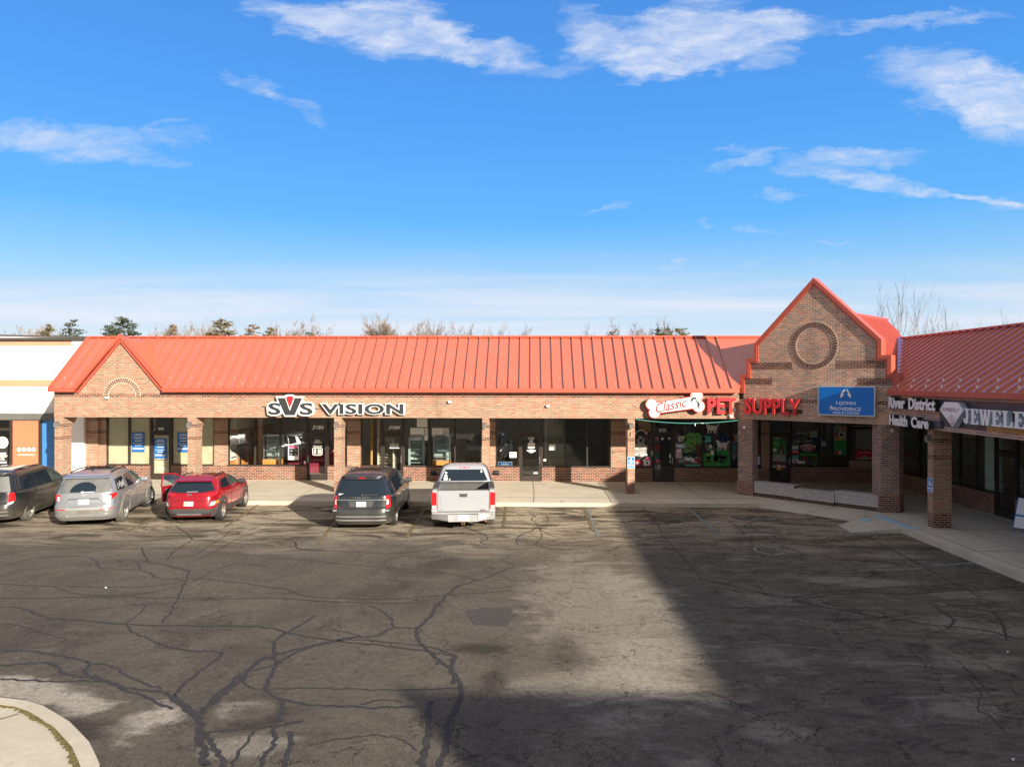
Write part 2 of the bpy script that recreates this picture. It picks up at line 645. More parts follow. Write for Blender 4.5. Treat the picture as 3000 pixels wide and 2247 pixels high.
mat('blue_panel', (.05, .20, .50), .45, var=.08)
mat('soffit', (.55, .52, .47), .8)
mat('flat_roof', (.3, .3, .3), .9)
mat('black', (.012, .012, .014), .45)
mat('rubber', (.022, .022, .023), .85, var=.2)
mat('dusty_rubber', (.10, .092, .08), .9, var=.25, vscale=8)
mat('white_paint', (.84, .84, .82), .45, var=.02)
mat('white_sign', (.88, .88, .86), .35, var=.0)
mat('paper', (.78, .78, .74), .8, var=.04)
mat('kraft', (.52, .47, .33), .85, var=.10, vscale=2.2, bump=.3, bscale=5)
mat('red_sign', (.62, .02, .03), .35, var=.03)
mat('red_edge', (.70, .10, .08), .4)
mat('charcoal', (.035, .038, .042), .4, var=.05)
mat('blue_sign', (.0, .17, .62), .3, var=.03)
mat('deep_blue', (.01, .13, .42), .5)
mat('hc_blue', (.05, .22, .55), .4)
mat('alu', (.55, .56, .57), .38, metal=.8)
mat('lamp_grey', (.16, .14, .13), .5)
mat('lens', (.7, .68, .6), .3)
mat('wood_white', (.47, .43, .42), .8, var=.18, vscale=7, bump=.3, bscale=30)
mat('wood_dirt', (.11, .075, .05), .9, var=.5, vscale=6)
mat('wood_orange', (.70, .30, .07), .5, var=.08)
mat('cream', (.62, .58, .46), .8)
mat('room_wall', (.50, .47, .41), .85)
mat('room_dark', (.10, .09, .085), .85)
mat('room_floor', (.24, .20, .16), .8)
mat('teal', (.10, .42, .37), .6)
mat('green_paint', (.03, .30, .06), .7, var=.15, vscale=5)
mat('leaf_green', (.13, .38, .09), .7, var=.2, vscale=5)
mat('brown_paint', (.10, .045, .03), .7)
mat('yellow_paint', (.62, .36, .06), .7)
mat('pink', (.75, .10, .30), .6)
mat('maroon', (.25, .02, .05), .6)
mat('grey_mid', (.32, .33, .33), .7)
mat('case_glass', (.32, .40, .39), .15, spec=.8)
mat('fur_grey', (.36, .35, .32), .8, var=.3, vscale=9)
mat('blinds', (.55, .74, .72), .6, var=.1)
mat('gold_wood', (.50, .27, .08), .7, var=.15)
mat('sign_slate', (.07, .075, .09), .5, var=.15)
mat('ice', (.60, .72, .82), .35)
mat('moss', (.17, .14, .04), .95, var=.6, vscale=25, bump=1, bscale=60)
glass('shop_glass')
glass('shop_glass_dark', tint=(.62, .67, .66), refl=1.1)


# ================================================================ GROUND
def asphalt():
    m, b, p = _bsdf('asphalt')
    geo = b.new('ShaderNodeNewGeometry')
    pos = geo.outputs['Position']
    x, y, z = b.sep(pos)
    P2 = b.comb(x, y, 0.0)
    big = b.noise(P2, .16, 5, .6, .6)
    mid = b.noise(P2, .9, 6, .62, .8)
    # flow-like streaks left by water running across the lot
    wv = b.new('ShaderNodeVectorMath', operation='ADD')
    b.l.new(P2, wv.inputs[0])
    b.l.new(b.comb(b.m('MULTIPLY', b.noise(P2, .45, 3), 2.2), b.m('MULTIPLY', b.noise(P2, .38, 3), 1.2)), wv.inputs[1])
    strk = b.noise(b.scale(wv.outputs[0], (.55, 1.7, 1)), 1.0, 7, .62, .9)
    fine = b.noise(P2, 38, 4, .7)
    agg = b.m('ADD', b.m('MULTIPLY', b.noise(P2, 130, 2, .8), .45), b.m('MULTIPLY', b.noise(P2, 42, 3, .8), .55))
    mott = b.noise(P2, 9, 5, .75)
    c = b.mix(b.map(big, .35, .65), (.086, .074, .063), (.122, .105, .087))
    c = b.mix(b.map(mid, .42, .68, 0, .65), c, (.155, .134, .108))
    c = b.mix(b.map(mid, .40, .22, 0, .6), c, (.050, .041, .033))
    # worn, dusty stalls by the kerb
    zone = b.map(b.m('ADD', y, b.m('MULTIPLY', b.m('SUBTRACT', b.noise(P2, .35, 4), .5), 5.0)), 18.5, 23.5, 0, 1, True)
    zone = b.m('MULTIPLY', zone, b.map(x, 1.0, 7.0, 1.0, .55))
    c = b.mix(b.m('MULTIPLY', zone, .85), c, (.245, .205, .148))
    dust = b.m('MULTIPLY', zone, b.map(strk, .44, .60, 0.0, 1.0, True))
    c = b.mix(b.m('MULTIPLY', dust, .85), c, (.46, .395, .29))
    dirt = b.m('MULTIPLY', zone, b.map(strk, .49, .38, 0, .85, True))
    c = b.mix(dirt, c, (.040, .032, .024))

    def spot(cx, cy, rx, ry, soft=.55, rot=0.0, thr=(.42, .62)):
        c_, s_ = math.cos(R(rot)), math.sin(R(rot))
        ax, ay = b.m('SUBTRACT', x, cx), b.m('SUBTRACT', y, cy)
        u_ = b.m('ADD', b.m('MULTIPLY', ax, c_ / rx), b.m('MULTIPLY', ay, s_ / rx))
        v_ = b.m('ADD', b.m('MULTIPLY', ax, -s_ / ry), b.m('MULTIPLY', ay, c_ / ry))
        d = b.m('SQRT', b.m('ADD', b.m('MULTIPLY', u_, u_), b.m('MULTIPLY', v_, v_)))
        d = b.m('ADD', d, b.m('MULTIPLY', b.m('SUBTRACT', b.m('ADD', b.m('MULTIPLY', strk, .5), b.m('MULTIPLY', mid, .5)), .5), 3.2))
        return b.map(d, 1.0, soft, 0, 1, True)
    # pale patches: tyre-worn spots beside the island and over the shaded half, plus painted brightness of the sunlit tongue
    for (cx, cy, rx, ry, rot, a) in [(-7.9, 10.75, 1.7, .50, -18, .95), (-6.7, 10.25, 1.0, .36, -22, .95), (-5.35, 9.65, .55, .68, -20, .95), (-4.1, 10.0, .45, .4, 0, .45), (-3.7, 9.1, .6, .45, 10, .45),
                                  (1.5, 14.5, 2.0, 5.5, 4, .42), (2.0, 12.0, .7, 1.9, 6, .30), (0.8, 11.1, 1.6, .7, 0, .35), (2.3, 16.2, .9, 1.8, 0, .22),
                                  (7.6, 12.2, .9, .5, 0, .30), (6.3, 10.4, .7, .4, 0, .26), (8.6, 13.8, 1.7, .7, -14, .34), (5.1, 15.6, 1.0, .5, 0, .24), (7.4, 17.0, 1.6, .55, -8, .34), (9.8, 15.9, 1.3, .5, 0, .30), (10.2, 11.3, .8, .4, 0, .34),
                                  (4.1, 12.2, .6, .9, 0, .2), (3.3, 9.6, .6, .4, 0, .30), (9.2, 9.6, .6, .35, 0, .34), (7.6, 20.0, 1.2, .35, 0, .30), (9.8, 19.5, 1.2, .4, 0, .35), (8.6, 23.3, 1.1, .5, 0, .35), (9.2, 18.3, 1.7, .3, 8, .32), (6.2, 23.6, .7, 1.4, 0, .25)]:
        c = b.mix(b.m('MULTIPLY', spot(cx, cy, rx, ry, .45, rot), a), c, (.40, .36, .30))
    for (cx, cy, rx, ry, rot, a) in [(-5.9, 9.4, .9, .5, 10, .6), (-3.9, 9.7, .5, .6, 0, .6), (-.9, 12.5, .75, .4, 0, .8), (.6, 12.4, .5, 1.3, 0, .5), (-.6, 11.2, .3, .5, 0, .6), (-9.6, 12.6, 2.5, .8, 0, .35), (-6.3, 13.3, .9, 1.2, 0, .3), (-2.6, 17.8, 1.0, 1.6, -30, .35), (-3.6, 15.5, .8, 1.4, -20, .35),
                                  (4.6, 24.6, 2.2, 1.6, 0, .55), (8.2, 24.2, 1.8, .6, -30, .5), (7.5, 21.2, 2.2, .5, 0, .45), (10.4, 20.6, 1.6, .6, 0, .5), (-4.1, 24.9, 1.0, 1.6, 0, .55), (-7.2, 21.7, 1.6, .8, 0, .3), (-10.6, 21.3, 1.2, .9, 0, .35), (-2.2, 21.9, 1.5, .35, 0, .55), (-5.4, 21.5, 1.2, .3, 0, .5), (-14.0, 21.3, 1.6, .4, 0, .45)]:
        c = b.mix(b.m('MULTIPLY', spot(cx, cy, rx, ry, .35, rot), a), c, (.030, .025, .022))
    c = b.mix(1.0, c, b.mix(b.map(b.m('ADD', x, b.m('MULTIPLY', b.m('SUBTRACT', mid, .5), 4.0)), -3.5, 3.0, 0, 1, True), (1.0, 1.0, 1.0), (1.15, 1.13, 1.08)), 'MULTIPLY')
    c = b.mix(1.0, c, b.ramp(mott, [(.30, (.68, .68, .68)), (.52, (1.0, 1.0, 1.0)), (.72, (1.35, 1.34, 1.30))]), 'MULTIPLY')
    # the shaded half: dark tar-rich surface with pale scoured streaks
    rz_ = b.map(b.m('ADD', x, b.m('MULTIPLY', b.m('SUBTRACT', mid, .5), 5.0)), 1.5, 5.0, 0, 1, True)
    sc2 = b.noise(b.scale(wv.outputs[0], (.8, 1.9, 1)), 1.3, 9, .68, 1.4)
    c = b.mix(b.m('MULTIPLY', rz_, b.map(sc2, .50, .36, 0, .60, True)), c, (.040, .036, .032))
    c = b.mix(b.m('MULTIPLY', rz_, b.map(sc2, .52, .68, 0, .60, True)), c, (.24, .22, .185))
    # stone chips
    c = b.mix(b.map(agg, .54, .66, 0, .7), c, (.36, .31, .24))
    c = b.mix(b.map(fine, .52, .3, 0, .65), c, (.022, .018, .015))
    # alligator cracking
    dv = b.new('ShaderNodeVectorMath', operation='ADD')
    b.l.new(P2, dv.inputs[0])
    b.l.new(b.comb(b.m('MULTIPLY', b.noise(P2, 2.3, 4, .65), .9), b.m('MULTIPLY', b.noise(b.scale(P2, (1.1, .9, 1)), 2.6, 4, .65), .9)), dv.inputs[1])
    cr = None
    for sc_, wd, lo, hi, seed in ((.85, .011, .42, .50, 0.0), (2.6, .020, .52, .60, 9.0)):
        vo = b.new('ShaderNodeTexVoronoi', feature='DISTANCE_TO_EDGE')
        b.l.new(dv.outputs[0], vo.inputs['Vector'])
        vo.inputs['Scale'].default_value = sc_
        ln = b.map(vo.outputs['Distance'], 0, wd, 1, 0)
        sh = b.new('ShaderNodeVectorMath', operation='ADD')
        b.l.new(P2, sh.inputs[0])
        sh.inputs[1].default_value = (seed, seed, 0)
        ln = b.m('MULTIPLY', ln, b.map(b.noise(sh.outputs[0], .42, 5, .6), lo, hi, 0, 1))
        cr = ln if cr is None else b.m('MAXIMUM', cr, ln)
    zc = b.map(x, -6.0, -1.0, .55, 1.0)
    cr = b.m('MULTIPLY', cr, zc)
    c = b.mix(b.m('MULTIPLY', cr, .85), c, (.012, .010, .009))
    b.set(p.inputs['Base Color'], c)
    p.inputs['Roughness'].default_value = .92
    p.inputs['Specular IOR Level'].default_value = .12
    bn = b.new('ShaderNodeBump')
    bn.inputs['Strength'].default_value = .55
    bn.inputs['Distance'].default_value = .01
    b.set(bn.inputs['Height'], b.m('SUBTRACT', b.m('ADD', b.m('MULTIPLY', agg, .8), b.m('MULTIPLY', fine, .8)), b.m('MULTIPLY', cr, 1.5)))
    b.l.new(bn.outputs[0], p.inputs['Normal'])
    return m


def concrete(name, tone, lines=None, stain=.35):
    m, b, p = _bsdf(name)
    geo = b.new('ShaderNodeNewGeometry')
    pos = geo.outputs['Position']
    n1_, n2_, n3_ = b.noise(pos, .8, 6, .6, .4), b.noise(pos, 7, 5, .65), b.noise(pos, 90, 3, .7)
    c = b.mix(b.map(n1_, .35, .65), tuple(q * .80 for q in tone), tuple(q * 1.10 for q in tone))
    c = b.mix(b.map(n2_, .35, .7), c, tuple(q * .86 for q in tone))
    c = b.mix(b.map(n1_, .60, .72, 0, stain), c, (.16, .13, .09))
    c = b.mix(b.map(n3_, .60, .75, 0, .5), c, (.30, .27, .22))
    b.set(p.inputs['Base Color'], c)
    p.inputs['Roughness'].default_value = .85
    p.inputs['Specular IOR Level'].default_value = .3
    bn = b.new('ShaderNodeBump')
    bn.inputs['Strength'].default_value = .25
    bn.inputs['Distance'].default_value = .006
    b.set(bn.inputs['Height'], n3_)
    b.l.new(bn.outputs[0], p.inputs['Normal'])
    return m


def worn_paint(name, tone, wear=(.38, .60)):
    """paint with the asphalt showing through where it has worn off"""
    m, b, p = _bsdf(name)
    geo = b.new('ShaderNodeNewGeometry')
    pos = geo.outputs['Position']
    f = b.map(b.m('ADD', b.m('MULTIPLY', b.noise(pos, 6, 6, .7), .6), b.m('MULTIPLY', b.noise(pos, 45, 4, .7), .4)), wear[0], wear[1], 0, 1)
    b.set(p.inputs['Base Color'], b.mix(f, tone, (.085, .07, .052)))
    p.inputs['Roughness'].default_value = .8
    return m


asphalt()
concrete('walk', (.66, .60, .49), stain=.25)
concrete('walk_shade', (.40, .385, .35), stain=.2)
concrete('kerb_stone', (.60, .53, .41), stain=.2)
concrete('ramp_slab', (.58, .53, .43), stain=.1)
mat('joint', (.11, .09, .07), .9, var=.3)
mat('tar', (.042, .038, .037), .75, var=.35, vscale=12, spec=.35)
mat('tar_thin', (.040, .034, .030), .8, var=.35, vscale=12)
mat('patch', (.062, .055, .048), .85, var=.25, vscale=12, bump=.6)
mat('field', (.14, .12, .06), .95, var=.3, vscale=.2)
worn_paint('line_yellow', (.42, .28, .08), (.30, .56))
worn_paint('line_blue', (.30, .42, .44), (.32, .60))
worn_paint('line_white', (.42, .41, .37), (.34, .60))
worn_paint('line_faint', (.24, .22, .18), (.30, .56))
worn_paint('strip_blue', (.38, .56, .66), (.62, .95))

g = MB()
g.box(-900, 900, -300, 1500, -.5, -.02)
struct(g, 'ground', 'field')
g = MB()
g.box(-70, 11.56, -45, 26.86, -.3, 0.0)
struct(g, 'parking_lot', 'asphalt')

# sidewalk with its kerb, joints scored as separate dark strips just proud of it
KB = .15
g = MB()
outer = [(-60, 26.8), (9.47, 26.8), (11.55, 24.72), (11.55, -45), (17.5, -45), (17.5, 34), (-60, 34)]
g.prism(outer, lambda a, b_, d: (a, b_, d), -.2, KB)
struct(g, 'sidewalk', 'walk')
g = MB()


def strip(mb, pts, w, z, m=0, jit=0.0, seed=0):
    q = random.Random(seed)
    k = len(pts)
    vs, fs = [], []
    for i in range(k):
        p0 = Vector(pts[max(i - 1, 0)])
        p1 = Vector(pts[min(i + 1, k - 1)])
        d = (p1 - p0).normalized()
        n = Vector((-d.y, d.x))
        ww = w * .5 * (1 + q.uniform(-jit, jit))
        for s in (-1, 1):
            vs.append((pts[i][0] + n.x * ww * s, pts[i][1] + n.y * ww * s, z))
    for i in range(k - 1):
        fs.append((2 * i, 2 * i + 2, 2 * i + 3, 2 * i + 1))
    mb.add(vs, fs, m)


JZ = KB + .004
strip(g, [(-60, 28.02), (9.0, 28.02)], .03, JZ)
for u in (-18.6, -15.5, -12.4, -9.3, -6.2, -3.1, 0.05, 3.0, 4.35, 6.6):
    strip(g, [(u, 32.5), (u + .05, 29), (u + .02 + (.5 if u in (4.35, 6.6) else 0), 26.84)], .022, JZ)
strip(g, [(9.6, 27.3), (12.0, 24.9), (12.02, 17.0), (12.02, -20)], .022, JZ)
strip(g, [(13.25, 24.5), (13.2, -20)], .02, JZ)
for v in (22.4, 19.5, 16.6, 13.7):
    strip(g, [(11.6, v), (15.8, v)], .02, JZ)
strip(g, [(9.0, 29.0), (10.1, 27.0)], .022, JZ)
struct(g, 'sidewalk_joint', 'joint')
g = MB()
g.box(-60, 8.5, 26.795, 26.93, .0, KB + .003)
g.box(11.545, 11.70, -45, 22.4, .0, KB + .003)
struct(g, 'kerb', 'kerb_stone')

# sloping ramp slabs at the corner
g = MB()
g.hexa([(8.5, 26.78, -.1), (9.72, 25.60, -.1), (10.42, 26.05, -.1), (9.5, 26.9, -.1)], [(8.5, 26.78, .03), (9.72, 25.60, .012), (10.42, 25.86, .152), (9.44, 26.83, .156)])
g.hexa([(9.76, 25.56, -.1), (10.86, 24.25, -.1), (11.6, 24.9, -.1), (10.46, 26.0, -.1)], [(9.76, 25.56, .012), (10.86, 24.25, .012), (11.57, 24.72, .156), (10.46, 25.82, .156)])
g.hexa([(10.07, 23.6, -.1), (10.01, 22.5, -.1), (11.62, 22.42, -.1), (11.62, 24.6, -.1)], [(10.07, 23.6, .012), (10.01, 22.5, .012), (11.58, 22.42, .156), (11.58, 24.62, .156)])
struct(g, 'ramp_slab', 'ramp_slab')
g = MB()
g.prism([(11.64, 24.55), (11.92, 24.62), (12.0, 22.4), (11.66, 22.3)], lambda a, b_, d: (a, b_, d), KB, KB + .010)
g.prism(ell(11.1, 23.9, .22, .13, 16), lambda a, b_, d: (a, b_, d), .1, .118 + .03)
struct(g, 'blue_kerb_marking', 'strip_blue')

TAR = [
(0.07,[(-12.35,16.14),(-11.44,16.02),(-10.43,15.97),(-9.18,15.96),(-8.46,16.22),(-8.17,16.52),(-8.01,16.76)]),
(0.06,[(-10.96,15.96),(-10.09,15.45),(-9.29,15.34),(-8.62,15.53),(-8.18,15.99),(-7.94,16.6),(-7.83,17.61),(-7.64,18.14),(-6.75,17.87)]),
(0.07,[(-11.55,15.1),(-10.53,15.1),(-9.49,15.25),(-8.04,15.21),(-6.99,15.16),(-5.86,15.24),(-4.98,15.17),(-4.18,15.04),(-3.23,15.0),(-2.54,15.01),(-2.2,15.07)]),
(0.06,[(-8.01,16.76),(-7.3,16.55),(-6.4,16.23),(-5.58,15.89),(-4.96,15.44),(-4.09,15.25),(-2.99,15.28),(-2.12,15.53),(-1.52,15.67),(-0.44,16.01)]),
(0.09,[(-11.08,14.48),(-10.54,14.42),(-10.05,14.07),(-9.5,13.83),(-8.6,13.67),(-7.78,13.52),(-6.85,13.48),(-5.77,13.49),(-5.07,13.41),(-4.48,13.12),(-3.7,12.84),(-2.88,12.62),(-2.19,12.44),(-1.59,12.24),(-1.34,12.17)]),
(0.05,[(-10.22,13.35),(-9.84,13.59),(-9.48,13.87),(-9.18,14.21),(-8.72,14.48),(-8.18,14.72),(-7.39,14.94),(-6.69,15.17)]),
(0.05,[(-7.87,13.52),(-7.94,14.13),(-8.13,14.73),(-8.49,14.75)]),
(0.08,[(-7.81,13.49),(-7.44,13.09),(-6.95,12.74),(-6.49,12.44),(-5.92,12.22),(-5.38,12.18),(-5.34,11.92),(-5.38,11.34),(-5.37,10.86),(-5.33,10.45)]),
(0.09,[(-9.28,12.14),(-8.74,12.13),(-8.14,11.96),(-7.6,11.75),(-7.37,11.61),(-7.18,11.2),(-6.89,11.07),(-6.35,10.79)]),
(0.1,[(-8.78,11.47),(-8.5,11.58),(-8.1,11.62),(-7.79,11.46),(-7.56,11.23),(-7.18,11.11),(-6.77,10.99),(-6.23,10.71),(-5.76,10.62),(-5.4,10.49),(-5.05,10.2),(-4.71,9.85)]),
(0.09,[(-8.4,10.98),(-7.81,10.93),(-7.24,10.91),(-6.75,10.96),(-6.47,10.87),(-6.25,10.67),(-5.71,10.4),(-5.17,10.04)]),
(0.07,[(-7.35,11.61),(-7.0,11.56),(-6.62,11.3),(-6.04,10.88),(-5.65,10.68)]),
(0.16,[(-5.4,10.49),(-4.97,10.05),(-4.71,9.85),(-4.49,9.52),(-4.37,9.21),(-4.15,8.87),(-3.98,8.54)]),
(0.13,[(-4.71,9.92),(-4.64,10.36),(-4.6,10.84),(-4.6,11.27),(-4.6,11.75),(-4.43,12.05),(-4.06,12.38),(-3.56,12.79),(-3.14,12.98)]),
(0.09,[(-4.64,9.85),(-4.71,10.43),(-4.66,10.97),(-4.65,11.32),(-4.23,11.71),(-4.09,12.22),(-3.72,12.61),(-3.29,12.91),(-2.82,13.11),(-2.64,13.49),(-2.1,13.48)]),
(0.1,[(-4.37,14.17),(-4.54,13.3),(-4.65,12.87),(-4.51,12.26),(-4.27,11.76),(-4.19,11.38),(-4.12,10.9),(-3.98,10.61),(-3.68,10.39),(-3.22,10.24),(-2.67,10.19),(-2.16,10.17),(-1.66,10.24)]),
(0.09,[(-3.68,10.39),(-3.54,10.02),(-3.52,9.61),(-3.37,9.24),(-3.34,8.83),(-3.32,8.56)]),
(0.06,[(-4.6,11.27),(-4.46,10.93),(-4.24,10.75),(-3.6,10.76),(-2.82,10.77),(-2.1,10.75),(-1.02,10.87)]),
(0.08,[(-4.41,9.36),(-4.05,9.47),(-3.58,9.55),(-3.16,9.72)]),
(0.1,[(-3.25,9.43),(-3.1,9.13),(-3.06,8.79),(-3.01,8.56)]),
(0.11,[(-4.37,9.33),(-4.11,9.04),(-3.84,8.71),(-3.73,8.54)]),
(0.06,[(-3.73,9.45),(-3.7,8.94),(-3.68,8.54)]),
(0.1,[(-0.5,17.95),(-1.2,16.88),(-1.69,16.29),(-1.87,15.57),(-1.97,14.76),(-2.05,14.03),(-2.17,13.35),(-2.06,12.89),(-1.86,12.45),(-1.59,11.94),(-1.26,11.47),(-1.2,11.03)]),
(0.12,[(-1.34,12.15),(-1.29,11.56),(-1.12,11.03),(-1.07,10.32),(-1.14,9.82),(-1.1,9.31),(-1.11,8.9),(-1.1,8.62)]),
(0.12,[(-1.48,10.38),(-1.43,9.81),(-1.36,9.3),(-1.35,8.84),(-1.34,8.61)]),
(0.07,[(-3.6,12.79),(-3.1,12.84),(-2.49,12.71),(-1.84,12.56),(-1.39,12.23)]),
(0.05,[(-3.88,13.45),(-3.45,13.18),(-2.95,12.92)]),
(0.05,[(-2.64,13.49),(-2.79,14.01),(-3.12,14.5),(-3.38,14.8)]),
(0.06,[(-8.48,17.37),(-8.05,16.27),(-7.69,15.22),(-7.36,14.3),(-7.19,13.61)]),
(0.07,[(-8.48,17.37),(-8.99,17.68),(-9.52,18.01),(-10.0,18.23),(-10.39,18.83),(-11.11,19.88)]),
(0.06,[(-10.56,18.45),(-10.11,17.99),(-9.77,17.44),(-9.23,17.03),(-8.95,16.73),(-8.21,16.6)]),
(0.06,[(-9.8,17.44),(-10.44,17.53),(-10.91,17.62),(-11.35,18.19),(-11.87,18.66),(-12.45,18.77),(-13.2,18.49),(-13.5,17.65)]),
(0.05,[(-14.31,18.71),(-13.84,19.38),(-12.73,19.69),(-11.02,19.61),(-9.79,19.79)]),
(0.06,[(-9.21,18.87),(-9.52,18.73),(-9.64,18.48),(-9.91,19.51),(-10.01,20.5),(-10.24,21.12),(-11.01,22.09),(-11.59,22.79)]),
(0.05,[(-9.15,18.87),(-9.2,19.95),(-9.33,21.15),(-9.48,22.14),(-9.33,22.87)]),
(0.05,[(-8.85,18.63),(-8.76,19.41),(-8.79,20.54),(-8.69,21.66),(-8.16,22.18),(-7.9,22.91)]),
(0.05,[(-8.29,21.02),(-7.27,20.9),(-6.8,20.31),(-6.79,19.88),(-5.79,19.64)]),
(0.05,[(-7.18,21.87),(-5.74,21.92),(-4.27,21.8),(-3.21,21.93),(-2.14,22.04)]),
(0.06,[(-2.24,23.1),(-1.72,22.22),(-1.31,21.41),(-1.46,20.63),(-0.64,20.22)]),
(0.04,[(-15.55,20.32),(-14.78,20.41),(-13.8,20.09),(-12.49,19.84)]),
(0.05,[(-7.0,18.69),(-6.1,18.6),(-4.75,18.16),(-3.49,17.86),(-2.26,17.42),(-1.07,16.68)]),
(0.05,[(-6.9,20.6),(-6.48,19.75),(-5.11,19.52),(-3.78,19.3),(-2.91,19.87)]),
(0.05,[(-10.33,13.51),(-9.84,13.39),(-9.17,13.03),(-8.54,12.72),(-8.48,12.41),(-8.82,12.24)]),
(0.04,[(-2.86,9.08),(-2.57,9.23),(-2.14,9.37),(-1.75,9.29),(-1.46,9.0)]),
(0.06,[(-2.48,10.27),(-2.21,10.42),(-1.86,10.37)]),
(0.05,[(6.72,32.67),(6.54,28.24),(6.51,25.31)]),
(0.07,[(4.18,27.11),(4.16,23.98),(4.01,21.5),(4.07,19.75),(4.06,18.04),(4.06,17.05)]),
(0.06,[(4.06,17.05),(4.41,16.71),(5.02,16.09),(5.26,15.72),(5.68,15.63),(6.34,15.78),(7.32,16.07),(8.32,16.02),(9.35,16.22),(11.33,16.65)]),
(0.07,[(5.02,16.09),(5.67,15.6),(5.96,15.2),(6.66,14.62),(7.39,14.22),(7.88,13.91),(8.43,13.79),(8.99,13.2)]),
(0.05,[(5.7,15.68),(6.84,16.15),(8.02,16.45),(9.18,16.67)]),
(0.07,[(6.35,25.3),(6.69,24.47),(6.66,22.76),(6.45,21.58),(6.33,20.1),(6.27,19.3)]),
(0.07,[(10.11,22.18),(10.13,20.78),(10.08,19.42),(9.99,18.46),(9.89,17.18),(9.86,16.06)]),
(0.05,[(3.29,18.24),(3.5,18.14),(4.01,17.82)]),
(0.05,[(7.04,26.71),(7.84,26.5),(8.18,24.93),(7.36,24.09),(7.14,23.13)]),
(0.08,[(8.46,15.36),(8.41,14.6),(8.31,14.18),(7.94,13.78)]),
(0.08,[(9.6,15.39),(9.4,14.63),(8.96,13.68),(8.68,13.19)]),
(0.035,[(6.73,12.96),(6.66,12.52),(6.57,12.06),(6.47,11.68),(6.94,11.6),(6.78,10.92),(6.45,10.45),(6.46,10.1),(6.37,9.76)]),
(0.035,[(2.75,10.8),(2.97,10.49),(3.24,10.28)]),
(0.035,[(2.42,9.28),(2.4,9.07),(2.33,8.88),(2.33,8.73)]),
(0.05,[(-0.46,21.51),(0.04,22.54),(0.19,23.46),(-0.0,24.25),(0.2,25.1),(0.53,24.89),(0.54,23.86),(0.26,22.91),(0.47,22.04),(0.74,21.55)]),
(0.05,[(0.19,22.9),(-0.18,22.19),(-0.45,21.29),(-0.37,20.45)]),
(0.04,[(0.22,22.9),(0.32,21.7),(0.07,20.46)]),
(0.05,[(-0.38,25.52),(-0.04,25.31),(0.16,24.67)])]


def smooth_line(pts, n=5):
    out = []
    k = len(pts)
    for i in range(k - 1):
        p0, p1, p2, p3 = pts[max(i - 1, 0)], pts[i], pts[i + 1], pts[min(i + 2, k - 1)]
        for j in range(n):
            t = j / n
            out.append(tuple(.5 * (2 * p1[q] + (p2[q] - p0[q]) * t + (2 * p0[q] - 5 * p1[q] + 4 * p2[q] - p3[q]) * t * t + (3 * p1[q] - p0[q] - 3 * p2[q] + p3[q]) * t ** 3) for q in (0, 1)))
    out.append(pts[-1])
    return out


g = MB()
for i, (w, pl) in enumerate(TAR):
    q = random.Random(i)
    pl = [(a + q.uniform(-.03, .03), b_ + q.uniform(-.03, .03)) for a, b_ in smooth_line(pl)]
    thin = w < .04 or i > 44
    strip(g, pl, w * (.66 if not thin else .55), .004 + .0006 * (i % 5), 1 if thin else 0, .22, i)
struct(g, 'crack_sealant', ['tar', 'tar_thin'])
g = MB()
g.prism(wobble([(-1.35, 14.5), (-1.0, 14.78), (-.42, 14.77), (-.38, 14.0), (-.5, 13.62), (-1.1, 13.7)], .03, 3), lambda a, b_, d: (a, b_, d), -.02, .0035)
struct(g, 'asphalt_patch', 'patch')

# painted stall lines and symbols, part of the lot's surface
LZ = .0075
g = MB()
for a, b_ in (((-.97, 26.78), (-.92, 23.0)), ((1.93, 26.78), (1.95, 22.4)), ((-4.0, 26.78), (-3.78, 21.3)), ((-7.0, 26.78), (-6.15, 20.1)), ((-10.45, 26.78), (-9.9, 22.6)), ((-13.4, 26.78), (-12.6, 21.4))):
    strip(g, [a, b_], .10, LZ)
struct(g, 'yellow_parking_line', 'line_yellow')
g = MB()
strip(g, [(2.07, 26.78), (2.02, 21.7)], .08, LZ)
strip(g, [(5.83, 26.78), (5.76, 21.9)], .10, LZ)
strip(g, [(5.76, 21.85), (8.6, 22.1), (11.5, 22.40)], .10, LZ + .001)
strip(g, [(10.3, 18.5), (11.5, 18.8)], .12, LZ)
struct(g, 'blue_parking_line', 'line_blue')
g = MB()
strip(g, [(7.6, 18.0), (10.3, 18.5)], .11, LZ)
strip(g, [(10.0, 15.0), (11.4, 15.1)], .10, LZ)
struct(g, 'faded_parking_line', 'line_faint')


def wheelchair(mb, cx, cy, s, rot, z):
    c_, s_ = math.cos(rot), math.sin(rot)

    def T(pts):
        return [(cx + (a * c_ - b_ * s_) * s, cy + (a * s_ + b_ * c_) * s) for a, b_ in pts]
    arc = [(.42 * math.cos(t) - .05, .42 * math.sin(t) - .25) for t in [R(100) + R(230) * i / 14 for i in range(15)]]
    strip(mb, T(arc), .10 * s, z)
    strip(mb, T([(-.05, .62), (-.02, .05), (.35, .05), (.55, -.5), (.72, -.45)]), .11 * s, z + .0008)
    mb.prism(T(ell(-.06, .82, .12, .12, 12)), lambda a, b_, d: (a, b_, d), z - .002, z + .0003)


g = MB()
wheelchair(g, 6.75, 19.95, 1.0, R(90), LZ)
wheelchair(g, 3.6, 22.1, .9, R(0), LZ)
wheelchair(g, 7.3, 22.9, .85, R(80), LZ)
wheelchair(g, 9.4, 15.3, .9, R(90), LZ)
struct(g, 'painted_wheelchair_symbol', 'line_faint')
g = MB()
strip(g, [(6.62 + .36 * math.cos(t), 20.02 + .50 * math.sin(t)) for t in [2 * PI * i / 26 for i in range(24)]], .085, LZ + .002)
struct(g, 'painted_ring', 'line_white')

